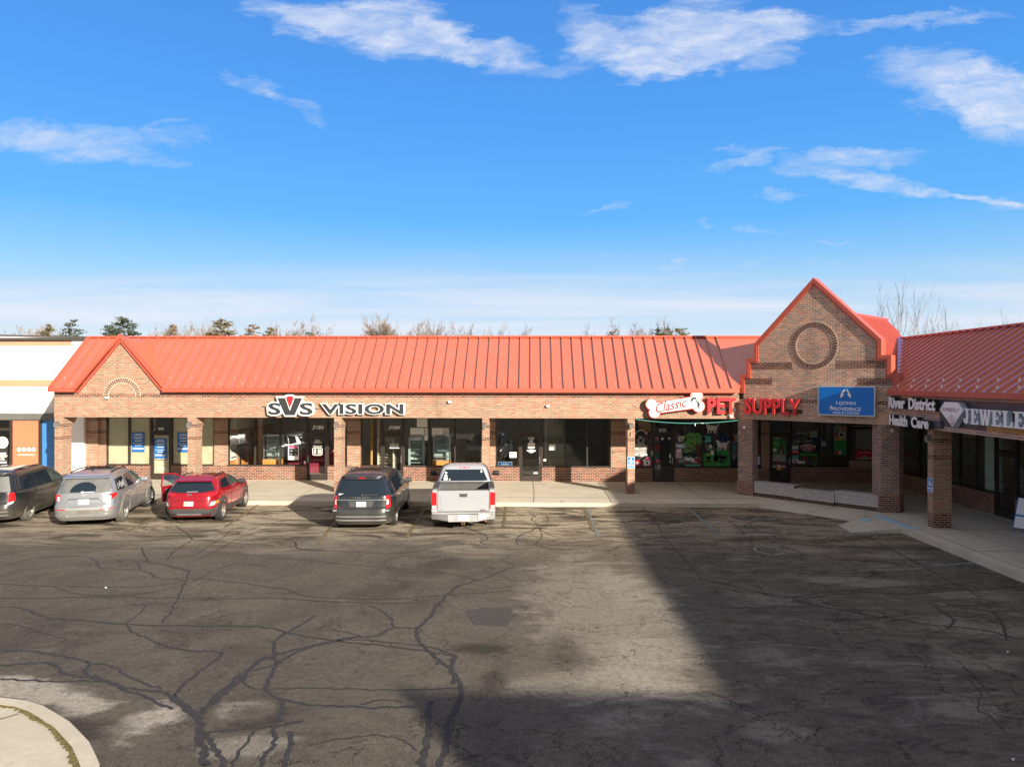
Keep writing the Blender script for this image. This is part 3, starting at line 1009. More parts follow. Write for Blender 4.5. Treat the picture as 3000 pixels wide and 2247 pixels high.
# round-ended island in the near left corner
ISL = [(-9.5, 10.16), (-8.3, 10.10), (-7.67, 10.02), (-7.21, 9.93), (-6.87, 9.78), (-6.53, 9.56), (-6.2, 9.34), (-5.92, 9.10), (-5.6, 8.82), (-5.33, 8.52), (-5.14, 8.3), (-5.02, 8.05), (-4.98, 7.6), (-5.0, 6.5), (-5.1, 3)]
cx_, cy_ = -9.0, 5.5


def inset(k):
    out = []
    n = len(ISL)
    for i in range(n):
        d = (Vector(ISL[min(i + 1, n - 1)]) - Vector(ISL[max(i - 1, 0)])).normalized()
        out.append((ISL[i][0] + d.y * k, ISL[i][1] - d.x * k))
    return out


def island_ring(name, k0, k1, z0, z1, m, extra=None):
    mb = MB()
    A, B_ = inset(k0), inset(k1)
    for i in range(len(A) - 1):
        mb.hexa([(A[i][0], A[i][1], z0), (A[i + 1][0], A[i + 1][1], z0), (B_[i + 1][0], B_[i + 1][1], z0), (B_[i][0], B_[i][1], z0)],
                [(A[i][0], A[i][1], z1), (A[i + 1][0], A[i + 1][1], z1), (B_[i + 1][0], B_[i + 1][1], z1), (B_[i][0], B_[i][1], z1)])
    return struct(mb, name, m)


island_ring('island_kerb', 0, .185, -.1, .15, 'kerb_stone')
mb = MB()
A, B_ = inset(.183), inset(.26)
q = random.Random(3)
gi = smooth_line(inset(.215), 8)
strip(mb, [(a + q.uniform(-.012, .012), b_ + q.uniform(-.012, .012)) for a, b_ in gi], .085, .146, 0, .55, 5)
tag(mb.build('moss', 'moss'), kind='stuff')
mb = MB()
mb.prism(inset(.185) + [(-9.5, 3)], lambda a, b_, d: (a, b_, d), -.1, .132)
struct(mb, 'island_paving', 'kerb_stone')
mb = MB()
strip(mb, [(-7.9, 8.6), (-7.05, 9.55)], .03, .137)
strip(mb, [(-9.5, 8.9), (-7.75, 9.0), (-7.2, 9.42)], .05, .1365)
struct(mb, 'island_joint', 'joint')


# ================================================================ THE CENTRE
centre = thing('shopping_centre', 'long brick strip of shops under a coral red metal roof with a stepped corner gable', 'building', (-4, 29, 0))
VW, VB, UB, UW = 32.55, 29.0, 12.55, 15.92
SOF, FB, EV = 3.22, 4.27, 4.42
fm, fw_, fr_, frw = F_MAIN(VB), F_MAIN(VW), F_RW(UB), F_RW(UW)


def part(mb, name, m, parent=centre, **kw):
    return mb.build(name, m, parent, **kw)


# front band of the arcade, with the small gable
g = MB()
g.prism([(-19.88, SOF), (8.4, SOF), (8.4, FB), (-15.19, FB), (-17.03, 6.44), (-18.87, FB), (-19.88, FB)], fm, -.28, 0)
g.box(-19.88, -19.6, VB + .28, VW, SOF, FB)
part(g, 'front_band', 'brick_band')
g = MB()
g.hexa([fr_(24.85, SOF, 0), fr_(-45, SOF, 0), fr_(-45, SOF, -.28), fr_(24.7, SOF, -.28)], [fr_(24.85, FB, 0), fr_(-45, FB, 0), fr_(-45, FB, -.28), fr_(24.7, FB, -.28)])
part(g, 'side_band', 'brick_gable')
# stepped corner gable
GC = 3.24
gab = [(.21, SOF), (6.08, SOF), (6.08, 4.9), (5.82, 4.9), (5.82, 5.52), (5.50, 5.52), (5.50, 6.15), (GC, 8.42), (.98, 6.15), (.98, 5.52), (.66, 5.52), (.66, 4.9), (.40, 4.9), (.40, SOF + .8), (.21, SOF + .8)]
g = MB()
g.prism(gab, F_45, -.30, 0)
gable = part(g, 'corner_gable', 'brick_gable')
for a0, a1, z0, z1 in ((.68, 2.42, 5.20, 5.47), (4.06, 5.80, 5.20, 5.47), (.42, 1.62, 4.60, 4.85), (4.82, 6.06, 4.60, 4.85)):
    g = MB()
    fbox(g, F_45, a0, a1, z0, z1, -.05, .004)
    part(g, 'accent_course', 'brick_accent', gable)


def soldier_ring(mb, fn, ca_, cz, r0, r1, a0, a1, n, d):
    for i in range(n):
        t0, t1 = a0 + (a1 - a0) * (i + .16) / n, a0 + (a1 - a0) * (i + .84) / n
        q_ = [(ca_ + r * math.cos(t), cz + r * math.sin(t)) for r, t in ((r0, t0), (r1, t0), (r1, t1), (r0, t1))]
        mb.hexa([fn(a, z, d - .02) for a, z in q_], [fn(a, z, d) for a, z in q_])


def ring_base(mb, fn, ca_, cz, r0, r1, a0, a1, n, d):
    for i in range(n):
        t0, t1 = a0 + (a1 - a0) * i / n, a0 + (a1 - a0) * (i + 1) / n
        q_ = [(ca_ + r * math.cos(t), cz + r * math.sin(t)) for r, t in ((r0, t0), (r1, t0), (r1, t1), (r0, t1))]
        mb.hexa([fn(a, z, d - .02) for a, z in q_], [fn(a, z, d) for a, z in q_])


g = MB()
ring_base(g, F_45, GC, 6.07, .66, .90, 0, 2 * PI, 48, .006)
rb = part(g, 'brick_ring', 'mortar', gable)
g = MB()
soldier_ring(g, F_45, GC, 6.07, .69, .875, 0, 2 * PI, 52, .014)
part(g, 'ring_brick', 'soldier', gable)
g = MB()
ring_base(g, fm, -17.0, 4.08, .56, .79, 0, PI, 24, .006)
soldier_ring(g, fm, -17.0, 4.08, .59, .765, 0, PI, 24, .016)
g.mi = [0] * (24 * 6) + [1] * (24 * 6)
part(g, 'brick_arch', ['mortar', 'soldier'])


def trim(mb, pts, fn, w, d0, d1, m=0):
    """flat metal cap following a line of points on a face, w wide to the left of travel"""
    k = len(pts)
    V_ = [Vector(p) for p in pts]
    off = []
    for i in range(k):
        ds = []
        if i > 0:
            ds.append((V_[i] - V_[i - 1]).normalized())
        if i < k - 1:
            ds.append((V_[i + 1] - V_[i]).normalized())
        ns = [Vector((-d.y, d.x)) for d in ds]
        if len(ns) == 1:
            off.append(V_[i] + ns[0] * w)
        else:
            b_ = (ns[0] + ns[1]).normalized()
            off.append(V_[i] + b_ * (w / max(.3, b_.dot(ns[0]))))
    for i in range(k - 1):
        q_ = [tuple(V_[i]), tuple(V_[i + 1]), tuple(off[i + 1]), tuple(off[i])]
        mb.hexa([fn(a, z, d0) for a, z in q_], [fn(a, z, d1) for a, z in q_], m)


# parapet cap with its stepped side, 45 degrees to the wings
stp = [(6.08, FB - .02), (6.08, 4.9), (5.82, 4.9), (5.82, 5.52), (5.50, 5.52), (5.50, 6.15), (GC, 8.42), (.98, 6.15), (.98, 5.52), (.66, 5.52), (.66, 4.9), (.40, 4.9), (.40, FB - .02)]
g = MB()
trim(g, stp, F_45, -.13, -.36, .05)
trim(g, stp, F_45, .06, -.02, .035)
part(g, 'parapet_cap', 'roof_trim')

# roofs: sheets with standing seams
HR_V, HR_Z = 31.3, 6.68
UR, ZR = 15.5, 6.53


def roof_sheet(mb, poly3, th=.05):
    n = (Vector(poly3[1]) - Vector(poly3[0])).cross(Vector(poly3[2]) - Vector(poly3[0])).normalized()
    if n.z < 0:
        n = -n
    mb.hexa([tuple(Vector(p) - n * th) for p in poly3], list(poly3))
    return n


def seam(mb, p0, p1, n, w=.028, h=.085):
    p0, p1 = Vector(p0), Vector(p1)
    s_ = (p1 - p0).normalized().cross(n) * w * .5
    mb.hexa([p0 - s_, p0 + s_, p1 + s_, p1 - s_], [p0 - s_ + n * h, p0 + s_ + n * h, p1 + s_ + n * h, p1 - s_ + n * h])


sl = (HR_Z - EV) / (HR_V - 28.75)
g = MB()
EZ = EV + .27 * sl
n_ = roof_sheet(g, [(-19.9, 29.02, EZ), (8.6, 29.02, EZ), (11.2, HR_V, HR_Z), (-19.9, HR_V, HR_Z)])
roof_sheet(g, [(-19.9, 28.75, EV), (-18.86, 28.75, EV), (-18.86, 29.02, EZ), (-19.9, 29.02, EZ)])
roof_sheet(g, [(-15.18, 28.75, EV), (8.3, 28.75, EV), (8.6, 29.02, EZ), (-15.18, 29.02, EZ)])
NS = int((8.2 + 19.85) / .449)
for i in range(NS + 1):
    u = -19.80 + i * .449
    if -18.82 < u < -15.25:
        zc = FB + (1.84 - abs(u + 17.03)) * (6.44 - FB) / 1.84
        v0 = min(28.75 + (zc - EV) / sl + .1, HR_V - .05)
        v0 = max(v0, 28.78)
    else:
        v0 = 28.76
    u1 = u
    if v0 < HR_V - .1:
        seam(g, (u, v0, EV + (v0 - 28.75) * sl), (u1, HR_V - .03, HR_Z - .03 * sl), n_)
# back slope and flat deck so the roof is whole
roof_sheet(g, [(-19.9, HR_V + .002, HR_Z), (14, HR_V + .002, HR_Z), (14, 33.6, 5.0), (-19.9, 33.6, 5.0)])
main_roof = part(g, 'main_roof', 'roof_red')
g = MB()
g.box(-19.92, 11.0, HR_V - .10, HR_V + .12, HR_Z - .015, HR_Z + .05)
g.box(-19.9, -18.86, 28.70, 28.76, FB, EV + .015)
g.box(-15.18, 8.33, 28.70, 28.76, FB, EV + .015)
g.box(-19.9, -18.88, 28.76, 29.0, FB, FB + .02)
g.box(-15.18, 8.3, 28.76, 29.0, FB, FB + .02)
g.hexa([(-19.95, 28.70, FB), (-19.88, 28.70, FB), (-19.88, HR_V, HR_Z - .2), (-19.95, HR_V, HR_Z - .2)], [(-19.95, 28.70, EV + .03), (-19.88, 28.70, EV + .03), (-19.88, HR_V, HR_Z + .05), (-19.95, HR_V, HR_Z + .05)])
g.prism([(28.9, FB), (HR_V, HR_Z - .1), (33.5, 5.0), (33.5, FB)], lambda a, b_, d: (d, a, b_), -19.87, -19.80)
part(g, 'eave_fascia', 'roof_trim', main_roof)
# small gable roof behind the brick gable
g = MB()
zt, hb = 6.54, 1.92
rv = 28.75 + (zt - EV) / sl
nl = roof_sheet(g, [(-17.03, 28.88, zt), (-17.03, rv, zt), (-17.03 - hb - .10, 28.9, FB + .12), (-17.03 - hb - .10, 28.88, FB + .12)][:4])
nr = roof_sheet(g, [(-17.03, 28.88, zt), (-17.03, rv, zt), (-17.03 + hb + .10, 28.9, FB + .12), (-17.03 + hb + .10, 28.88, FB + .12)][:4])
k_ = (zt - FB - .12) / (hb + .10)
for sgn, nn in ((-1, nl), (1, nr)):
    for i in range(1, 6):
        v = 28.88 + i * .42
        if v > rv - .1:
            break
        t1 = (hb + .10) * (rv - v) / (rv - 28.88)
        seam(g, (-17.03 + sgn * .05, v, zt - .05 * k_), (-17.03 + sgn * t1, v, zt - t1 * k_ + .01), nn)
gr = part(g, 'gable_roof', 'roof_red')
g = MB()
trim(g, [(-15.09, FB - .0), (-17.03, 6.52), (-18.97, FB - .0)], fm, -.10, .0, .16)
trim(g, [(-15.19, FB), (-17.03, 6.44), (-18.87, FB)], fm, .07, -.01, .10)
part(g, 'gable_trim', 'roof_trim', gr)
# corner roof behind the parapet
g = MB()
k = .70710678


def C45(s, t, z):
    """s along the face, t back from it"""
    return (8.25 + s * k + t * k, 29.15 - s * k + t * k, z)


nR = roof_sheet(g, [C45(GC, .3, 7.5), C45(GC, 7.6, 7.5), C45(GC + 1.02, 6.7, 6.48), C45(GC + 2.95, .3, 4.55)])
nL = roof_sheet(g, [C45(GC, .3, 7.5), C45(GC, 7.6, 7.5), C45(GC - 1.02, 6.7, 6.48), C45(GC - 2.95, .3, 4.55)])
for i in range(1, 17):
    t = .3 + i * .42
    if t > 7.5:
        break
    lim = 1.02 + (2.95 - 1.02) * (6.7 - t) / 6.4 if t < 6.7 else 1.02 * (7.6 - t) / .9
    for sg_, nn in ((1, nR), (-1, nL)):
        seam(g, C45(GC + sg_ * .06, t, 7.44), C45(GC + sg_ * lim, t, 7.5 - lim), nn, .03, .055)
g.tube([C45(GC, .3, 7.52), C45(GC, 7.62, 7.52)], .05, 6)
roof_sheet(g, [C45(GC, 7.6, 7.5), C45(GC + 1.02, 6.7, 6.48), C45(GC, 10, 5.2), C45(GC - 1.02, 6.7, 6.48)])
g.hexa([(12.5, 24.65, 4.40), (12.62, 24.62, 4.40), (15.6, 30.2, 6.42), (15.42, 30.35, 6.42)], [(12.5, 24.65, 4.62), (12.62, 24.62, 4.62), (15.6, 30.2, 6.62), (15.42, 30.35, 6.62)])
part(g, 'corner_roof', 'roof_red')
# side wing roof
g = MB()
ns = roof_sheet(g, [(12.3, 24.9, EV), (12.3, -45, EV), (UR, -45, ZR), (UR, 30.3, ZR)])
k2 = (ZR - EV) / (UR - 12.3)
v = 29.9
while v > 2:
    u0 = 12.31 if v < 24.85 else 12.31 + (v - 24.85) * 3.2 / 5.45
    if u0 < UR - .1:
        seam(g, (u0, v, EV + (u0 - 12.3) * k2), (UR - .03, v, ZR - .03 * k2), ns, .035, .07)
    v -= .43
roof_sheet(g, [(UR + .002, 30.3, ZR), (UR + .002, -45, ZR), (18.2, -45, 5.0), (18.2, 33, 5.0)])
side_roof = part(g, 'side_roof', 'roof_red')
g = MB()
g.box(UR - .09, UR + .10, -45, 30.4, ZR - .01, ZR + .055)
g.box(12.24, 12.30, -45, 24.82, FB, EV + .015)
g.box(12.30, 12.55, -45, 24.8, FB, FB + .02)
part(g, 'side_eave', 'roof_trim', side_roof)
# the next cross gable of the side wing, beyond the camera, whose shadow lies on the lot
g = MB()
V0 = -7.5
g.prism([(V0 - 3.6, SOF), (V0 + 3.6, SOF), (V0 + 3.6, 5.0), (V0 + 2.4, 5.2), (V0 + .02, 7.66), (V0 - .02, 7.66), (V0 - 2.4, 5.2), (V0 - 3.6, 5.0)], lambda a, b_, d: (UB - .05 - d, a, b_), -.3, 0)
part(g, 'street_gable', 'brick_gable')
g = MB()
for s_ in (-1, 1):
    roof_sheet(g, [(12.5, V0, 7.64), (18.5, V0, 7.64), (18.5, V0 + s_ * 3.3, 4.6), (12.5, V0 + s_ * 3.3, 4.6)])
part(g, 'street_gable_roof', 'roof_red')
# decks, soffits
g = MB()
g.box(-19.7, 22, 33.2, 50, 4.9, 5.0)
g.box(17.6, 32, -45, 33.2, 4.9, 5.0)
g.box(-19.7, 22, 49.8, 50, .0, 4.9)
g.box(-19.7, -19.55, 33.0, 50, .0, 4.9)
g.box(31.8, 32, -45, 50, .0, 4.9)
part(g, 'flat_roof', 'flat_roof')
g = MB()
g.box(-19.6, 12.8, VB + .28, VW + .3, SOF + .12, SOF + .18)
g.box(12.8, UW + .4, -45, VW + .3, SOF + .12, SOF + .18)
part(g, 'soffit', 'soffit')

# snow guards riveted to the panels
sgm = MB()
sgm.tube([(0, 0, 0), (0, -.03, .06)], .022, 6)
first = None
for i in range(0, NS, 1):
    u = -19.80 + (i + .5) * .449
    if -19.0 < u < -15.1:
        continue
    v = 28.95 if i % 2 else 29.22
    if first is None:
        first = sgm.build('snow_guard', 'tan_trim', main_roof)
        first.matrix_parent_inverse = wm(main_roof).inverted()
        o = first
    else:
        o = first.copy()
        col.objects.link(o)
    o.location = (u, v, EV + (v - 28.75) * sl)
sgw = MB()
sgw.tube([(0, 0, 0), (-.03, 0, .07)], .028, 6)
first = None
for i in range(0, 22):
    v = 29.9 - .43 * (12 + i) + .215
    u = 12.48 if i % 2 else 12.78
    if first is None:
        first = sgw.build('snow_guard', 'white_paint', side_roof)
        o = first
    else:
        o = first.copy()
        col.objects.link(o)
    o.location = (u, v, EV + (u - 12.3) * k2)

# store wall with its openings (windows A..F), one brick mesh
OPEN = [  # u0, u1, sill, head  (doors have sill 0)
    (-19.84, -17.76, .80), (-17.76, -16.78, 0), (-16.78, -14.75, .80),
    (-14.10, -10.42, .80), (-10.42, -9.44, 0), (-9.44, -8.52, .80),
    (-7.90, -6.92, .80), (-6.92, -5.92, 0), (-5.92, -2.30, .80),
    (-1.66, -.56, .80), (-.56, .46, 0), (.46, 3.62, .80),
    (4.30, 5.50, .80), (5.50, 6.50, 0), (6.50, 10.43, .80),
    (10.80, 11.78, 0), (11.78, 14.39, .84), (14.39, 15.63, 1.17)]
HEAD = 3.08
g = MB()
y0, y1 = VW, VW + .25
g.box(-20.2, 15.7, y0, y1, HEAD, SOF + .2)
edges = [-20.2] + [x for o_ in OPEN for x in (o_[0], o_[1])] + [15.72]
for i in range(0, len(edges), 2):
    if edges[i + 1] - edges[i] > .02:
        g.box(edges[i], edges[i + 1], y0, y1, KB - .05, HEAD)
for (a, b_, s_) in OPEN:
    if s_:
        g.box(a, b_, y0, y1, KB - .05, s_)
g.hexa([(15.70, y0, .1), (UW, y0 - .3, .1), (UW + .25, y0 - .3, .1), (15.9, y1, .1)], [(15.70, y0, 3.4), (UW, y0 - .3, 3.4), (UW + .25, y0 - .3, 3.4), (15.9, y1, 3.4)])
part(g, 'store_wall', 'brick_store')
# side wing wall
OPR = [(31.4, 28.95, .80), (28.35, 24.90, .84), (24.90, 23.84, 0), (23.84, 20.2, .84), (19.6, 16, .84), (15.4, 11, .84)]
g = MB()
x0, x1 = UW, UW + .25
g.box(x0, x1, -45, 32.3, HEAD, SOF + .2)
ed = [32.3] + [x for o_ in OPR for x in (o_[0], o_[1])] + [-45]
for i in range(0, len(ed), 2):
    if ed[i] - ed[i + 1] > .02:
        g.box(x0, x1, ed[i + 1], ed[i], KB - .05, HEAD)
for (b_, a, s_) in OPR:
    if s_:
        g.box(x0, x1, a, b_, KB - .05, s_)
part(g, 'side_wall', 'brick_pier_wall' if 'brick_pier_wall' in MATS else 'brick_store')


def window(fn, a0, a1, z0, mull, glassm='shop_glass', dirn=1):
    """frame is the part, its glass the sub-part"""
    mb = MB()
    t, f0, f1 = .045, -.13, -.03
    fbox(mb, fn, a0, a1, z0, z0 + .055, f0 - .02, f1 + .05)
    fbox(mb, fn, a0, a1, HEAD - .06, HEAD, f0, f1)
    xs = [min(a0, a1) + t / 2] + list(mull) + [max(a0, a1) - t / 2]
    for x in xs:
        w = .07 if x in mull else t
        fbox(mb, fn, x - w / 2, x + w / 2, z0 + .055, HEAD - .06, f0, f1)
    w_ = part(mb, 'window', 'bronze')
    mb = MB()
    mb.add([fn(a, z, -.082) for a, z in rect(a0, a1, z0 + .03, HEAD - .03)], [(0, 1, 2, 3)])
    part(mb, 'pane', glassm, w_)
    return w_


def door(fn, a0, a1, glassm='shop_glass', hx=1, toward=1):
    mb = MB()
    f0, f1 = -.13, -.02
    lo, hi = min(a0, a1), max(a0, a1)
    for x0_, x1_ in ((lo, lo + .055), (hi - .055, hi)):
        fbox(mb, fn, x0_, x1_, KB, HEAD, f0, f1)
    fbox(mb, fn, lo + .055, hi - .055, 2.30, 2.40, f0, f1)
    fbox(mb, fn, lo + .055, hi - .055, HEAD - .06, HEAD, f0, f1)
    fbox(mb, fn, lo + .055, hi - .055, KB, KB + .02, f0, f1)
    d_ = part(mb, 'door_frame', 'bronze')
    mb = MB()
    l2, h2 = lo + .065, hi - .065
    for x0_, x1_ in ((l2, l2 + .06), (h2 - .06, h2)):
        fbox(mb, fn, x0_, x1_, KB + .03, 2.28, f0 + .03, f1 - .02)
    fbox(mb, fn, l2 + .06, h2 - .06, 2.20, 2.28, f0 + .03, f1 - .02)
    fbox(mb, fn, l2 + .06, h2 - .06, KB + .03, KB + .25, f0 + .03, f1 - .02)
    fbox(mb, fn, l2 + .06, h2 - .06, 1.06, 1.075, f0 + .04, f1 - .04)
    part(mb, 'door_leaf', 'bronze', d_)
    mb = MB()
    for q_ in (rect(l2 + .05, h2 - .05, KB + .2, 2.22), rect(lo + .05, hi - .05, 2.38, HEAD - .04)):
        mb.add([fn(a, z, -.082) for a, z in q_], [(0, 1, 2, 3)])
    part(mb, 'pane', glassm, d_)
    mb = MB()
    x = (h2 - .03) if hx > 0 else (l2 + .03)
    mb.tube([fn(x, .98, -.03), fn(x, .98, .05), fn(x, 1.28, .05), fn(x, 1.28, -.03)], .014, 6)
    part(mb, 'handle', 'alu', d_)
    return d_


window(fw_, -19.84, -17.76, .80, [-18.78])
dA = door(fw_, -17.76, -16.78)
window(fw_, -16.78, -14.75, .80, [-15.7])
window(fw_, -14.10, -10.42, .80, [-12.85, -11.67])
dB = door(fw_, -10.42, -9.44, hx=-1)
window(fw_, -9.44, -8.52, .80, [])
window(fw_, -7.90, -6.92, .80, [])
dC = door(fw_, -6.92, -5.92)
window(fw_, -5.92, -2.30, .80, [-4.715, -3.535])
window(fw_, -1.66, -.56, .80, [], 'shop_glass_dark')
dD = door(fw_, -.56, .46, 'shop_glass_dark')
window(fw_, .46, 3.62, .80, [1.52, 2.54], 'shop_glass_dark')
window(fw_, 4.30, 5.50, .80, [])
dE = door(fw_, 5.50, 6.50)
window(fw_, 6.50, 10.43, .80, [7.785, 9.08])
dF = door(fw_, 10.80, 11.78)
window(fw_, 11.78, 14.39, .84, [13.075])
window(fw_, 14.39, 15.63, 1.17, [])
window(frw, 28.95, 31.4, .80, [29.7], 'shop_glass_dark')
window(frw, 24.90, 28.35, .84, [26.95, 25.95])
dG = door(frw, 23.84, 24.90, 'shop_glass_dark')
window(frw, 20.2, 23.84, .84, [21.5], 'shop_glass_dark')
window(frw, 16, 19.6, .84, [17.8], 'shop_glass_dark')

# arcade pillars
PIL = [(-19.85, .34), (-14.24, .34), (-8.13, .30), (-2.03, .28), (3.90, .29)]
for (u, w) in PIL:
    g = MB()
    g.box(u, u + w, VB - .02, VB + .56, KB - .02, SOF)
    g.hexa([(u, VB + .56, 2.75), (u + w, VB + .56, 2.75), (u + w, VB + .58, 2.75), (u, VB + .58, 2.75)], [(u, VB + .56, SOF), (u + w, VB + .56, SOF), (u + w, VB + 1.0, SOF), (u, VB + 1.0, SOF)])
    part(g, 'pillar', 'brick_pillar')
g = MB()
fbox(g, F_45, .15, .78, KB - .02, SOF, -.45, -.02)
fbox(g, F_45, .12, .81, KB - .02, .70, -.48, .01)
part(g, 'pillar', 'brick_pier')
g = MB()
for (z0, z1, e) in ((KB - .02, .78, .02), (.78, SOF, 0)):
    P_ = [(12.18 - e, 25.10 - e), (12.80, 25.10 - e), (13.10 + e, 25.38), (13.10 + e, 25.75), (12.18 - e, 25.75)]
    g.prism(P_, lambda a, b_, d: (a, b_, d), z0, z1)
part(g, 'pillar', 'brick_pier')
for v in (22.52, 16.5, 10.5, 4.5, -1.5, -7.5, -13.5):
    g = MB()
    g.box(12.53, 13.10, v, v + .30, KB - .02, SOF)
    part(g, 'pillar', 'brick_pillar')

# ---------------------------------------------------------------- rooms behind the glass
g = MB()
g.box(-19.5, 15.9, 39.0, 39.1, .1, 3.4)
for u in (-19.5, -14.45, -1.98, 3.98, 15.75):
    g.box(u, u + .08, VW + .26, 39.0, .1, 3.4)
g.box(15.98 + .1, 20.5, 32.2, 32.3, .1, 3.4)
g.box(20.4, 20.5, 2, 32.3, .1, 3.4)
part(g, 'room_partition', 'room_wall')
g = MB()
g.box(-19.5, 15.9, VW + .26, 39.0, .10, .155)
g.box(16.2, 20.5, -45, 32.3, .10, .155)
part(g, 'room_floor', 'room_floor')
g = MB()
g.box(-19.5, 16.1, VW + .31, 39.0, 3.36, 3.42)
g.box(16.5, 20.5, -45, 32.3, 3.36, 3.42)
part(g, 'room_ceiling', 'room_wall')


# ================================================================ NEIGHBOUR STORE
nb = thing('white_store', 'white panelled store with tan bands and orange and blue shopfront left of the brick centre', 'building', (-26, 32, 0))
fn = F_MAIN(32.3)
g = MB()
g.box(-60, -21.30, 32.3, 32.6, 3.2, 6.60)
g.box(-60, -21.3, 34, 50, 6.3, 6.4)
for u in (-28.5, -24.9):
    pass
part(g, 'wall_panel', 'white_stucco', nb)
g = MB()
for z0, z1 in ((6.36, 6.60), (4.47, 4.78)):
    g.box(-60, -21.30, 32.27, 32.32, z0, z1)
for u in (-24.9, -28.5, -32.1):
    pass
part(g, 'tan_band', 'tan_trim', nb)
g = MB()
for u in (-22.9, -26.2, -29.5):
    g.box(u, u + .012, 32.294, 32.31, 3.2, 6.60)
g.box(-60, -21.3, 32.294, 32.31, 3.44, 3.452)
part(g, 'panel_joint', 'grey_mid', nb)
g = MB()
g.box(-60, -20.6, 32.12, 32.65, 6.60, 6.72)
part(g, 'roof_edge', 'coping', nb)
g = MB()
g.box(-21.28, -20.72, 32.25, 32.6, .1, 6.60)
part(g, 'corner_pilaster', 'white_stucco', nb)
g = MB()
g.box(-20.72, -20.15, 32.4, 32.7, .1, 6.55)
g.box(-21.42, -21.28, 32.28, 32.6, .1, 3.2)
part(g, 'brick_return', 'brick_store', nb)
g = MB()
g.box(-60, -21.30, 32.20, 32.42, 2.92, 3.22)
part(g, 'awning_band', 'grey_band', nb)
g = MB()
g.box(-24.10, -22.86, 32.30, 32.5, .35, 2.90)
part(g, 'orange_panel', 'orange_panel', nb)
g = MB()
g.box(-24.10, -22.86, 32.22, 32.32, .15, .42)
g.box(-24.10, -22.86, 32.293, 32.31, 1.64, 1.652)
part(g, 'orange_base', 'orange_dark', nb)
g = MB()
for a0, a1 in ((-22.86, -22.72), (-24.22, -24.10), (-28.0, -27.9)):
    g.box(a0, a1, 32.26, 32.5, .15, 2.92)
g.box(-28, -24.22, 32.3, 32.42, 2.42, 2.54)
g.box(-28, -24.22, 32.3, 32.42, .15, .4)
part(g, 'shopfront_frame', 'bronze', nb)
g = MB()
g.box(-22.72, -21.42, 32.32, 32.5, .15, 2.92)
part(g, 'blue_panel', 'blue_panel', nb)
g = MB()
g.add([(-28, 32.36, .4), (-24.22, 32.36, .4), (-24.22, 32.36, 2.92), (-28, 32.36, 2.92)], [(0, 1, 2, 3)])
part(g, 'pane', 'shop_glass_dark', nb)
g = MB()
g.box(-60, -24.3, 34.6, 34.7, .1, 3.2)
g.box(-60, -21.5, 32.5, 50, .0, .12)
g.box(-60, -59.8, 32.5, 50, .0, 6.3)
part(g, 'back_wall', 'room_dark', nb)
g = MB()
g.tube([fn(-21.62, 1.0, .0), fn(-21.62, 1.0, .06), fn(-21.62, 1.55, .06), fn(-21.62, 1.55, .0)], .016)
part(g, 'door_pull', 'deep_blue', nb)
# white roof of a bigger hall behind it
hall = thing('warehouse', 'pale flat roofed hall showing over the top of the white store', 'building', (-45, 60, 0))
g = MB()
g.hexa([(-95, 42, 0), (-25.3, 42, 0), (-25.3, 60, 0), (-95, 60, 0)], [(-95, 42, 8.9), (-25.3, 42, 7.28), (-25.3, 60, 7.28), (-95, 60, 8.9)])
part(g, 'wall', 'white_stucco', hall)
g = MB()
g.hexa([(-95, 41.9, 8.9), (-25.2, 41.9, 7.28), (-25.2, 60.1, 7.28), (-95, 60.1, 8.9)], [(-95, 41.9, 9.03), (-25.2, 41.9, 7.36), (-25.2, 60.1, 7.36), (-95, 60.1, 9.03)])
part(g, 'roof_edge', 'coping', hall)


def decal(name, polys, fn, mats, parent=None, base=0.0, th=.003, label=None, cat=None, group=None):
    """flat painted or printed shapes, each layer a little proud of the last: polys = (poly, material index)"""
    mb = MB()
    for i, (pl, mi) in enumerate(polys):
        mb.prism(pl, fn, base + .0006 * i, base + th + .0006 * i, mi)
    o = mb.build(name, mats, parent)
    if label:
        tag(o, label, cat, group)
    return o


# logo disc, social icons and small lettering on the neighbour
mb = MB()
mb.prism(ell(-24.62, 1.86, .27, .27, 28), fn, -.05, -.045, 0)
ring = ell(-24.62, 1.86, .20, .20, 28)
ri = ell(-24.62, 1.86, .185, .185, 28)
for i in range(28):
    j = (i + 1) % 28
    mb.add([fn(*ring[i], -.043), fn(*ring[j], -.043), fn(*ri[j], -.043), fn(*ri[i], -.043)], [(0, 1, 2, 3)], 1)
text(mb, 'VP', fn, -24.75, -24.49, 1.76, 1.97, -.044, -.042, 1)
tag(mb.build('window_logo', ['white_sign', 'grey_mid'], nb), 'white disc with a grey ring and letters')
mb = MB()
for i, (w_, z_) in enumerate(((.36, 1.36), (.30, 1.30), (.46, 1.24), (.40, 1.18), (.18, 1.11), (.24, 1.05), (.38, .95), (.38, .90))):
    fbox(mb, fn, -24.62 - w_ / 2, -24.62 + w_ / 2, z_, z_ + .028, -.05, -.045)
tag(mb.build('window_lettering', 'white_sign', nb), 'small white lines of lettering')
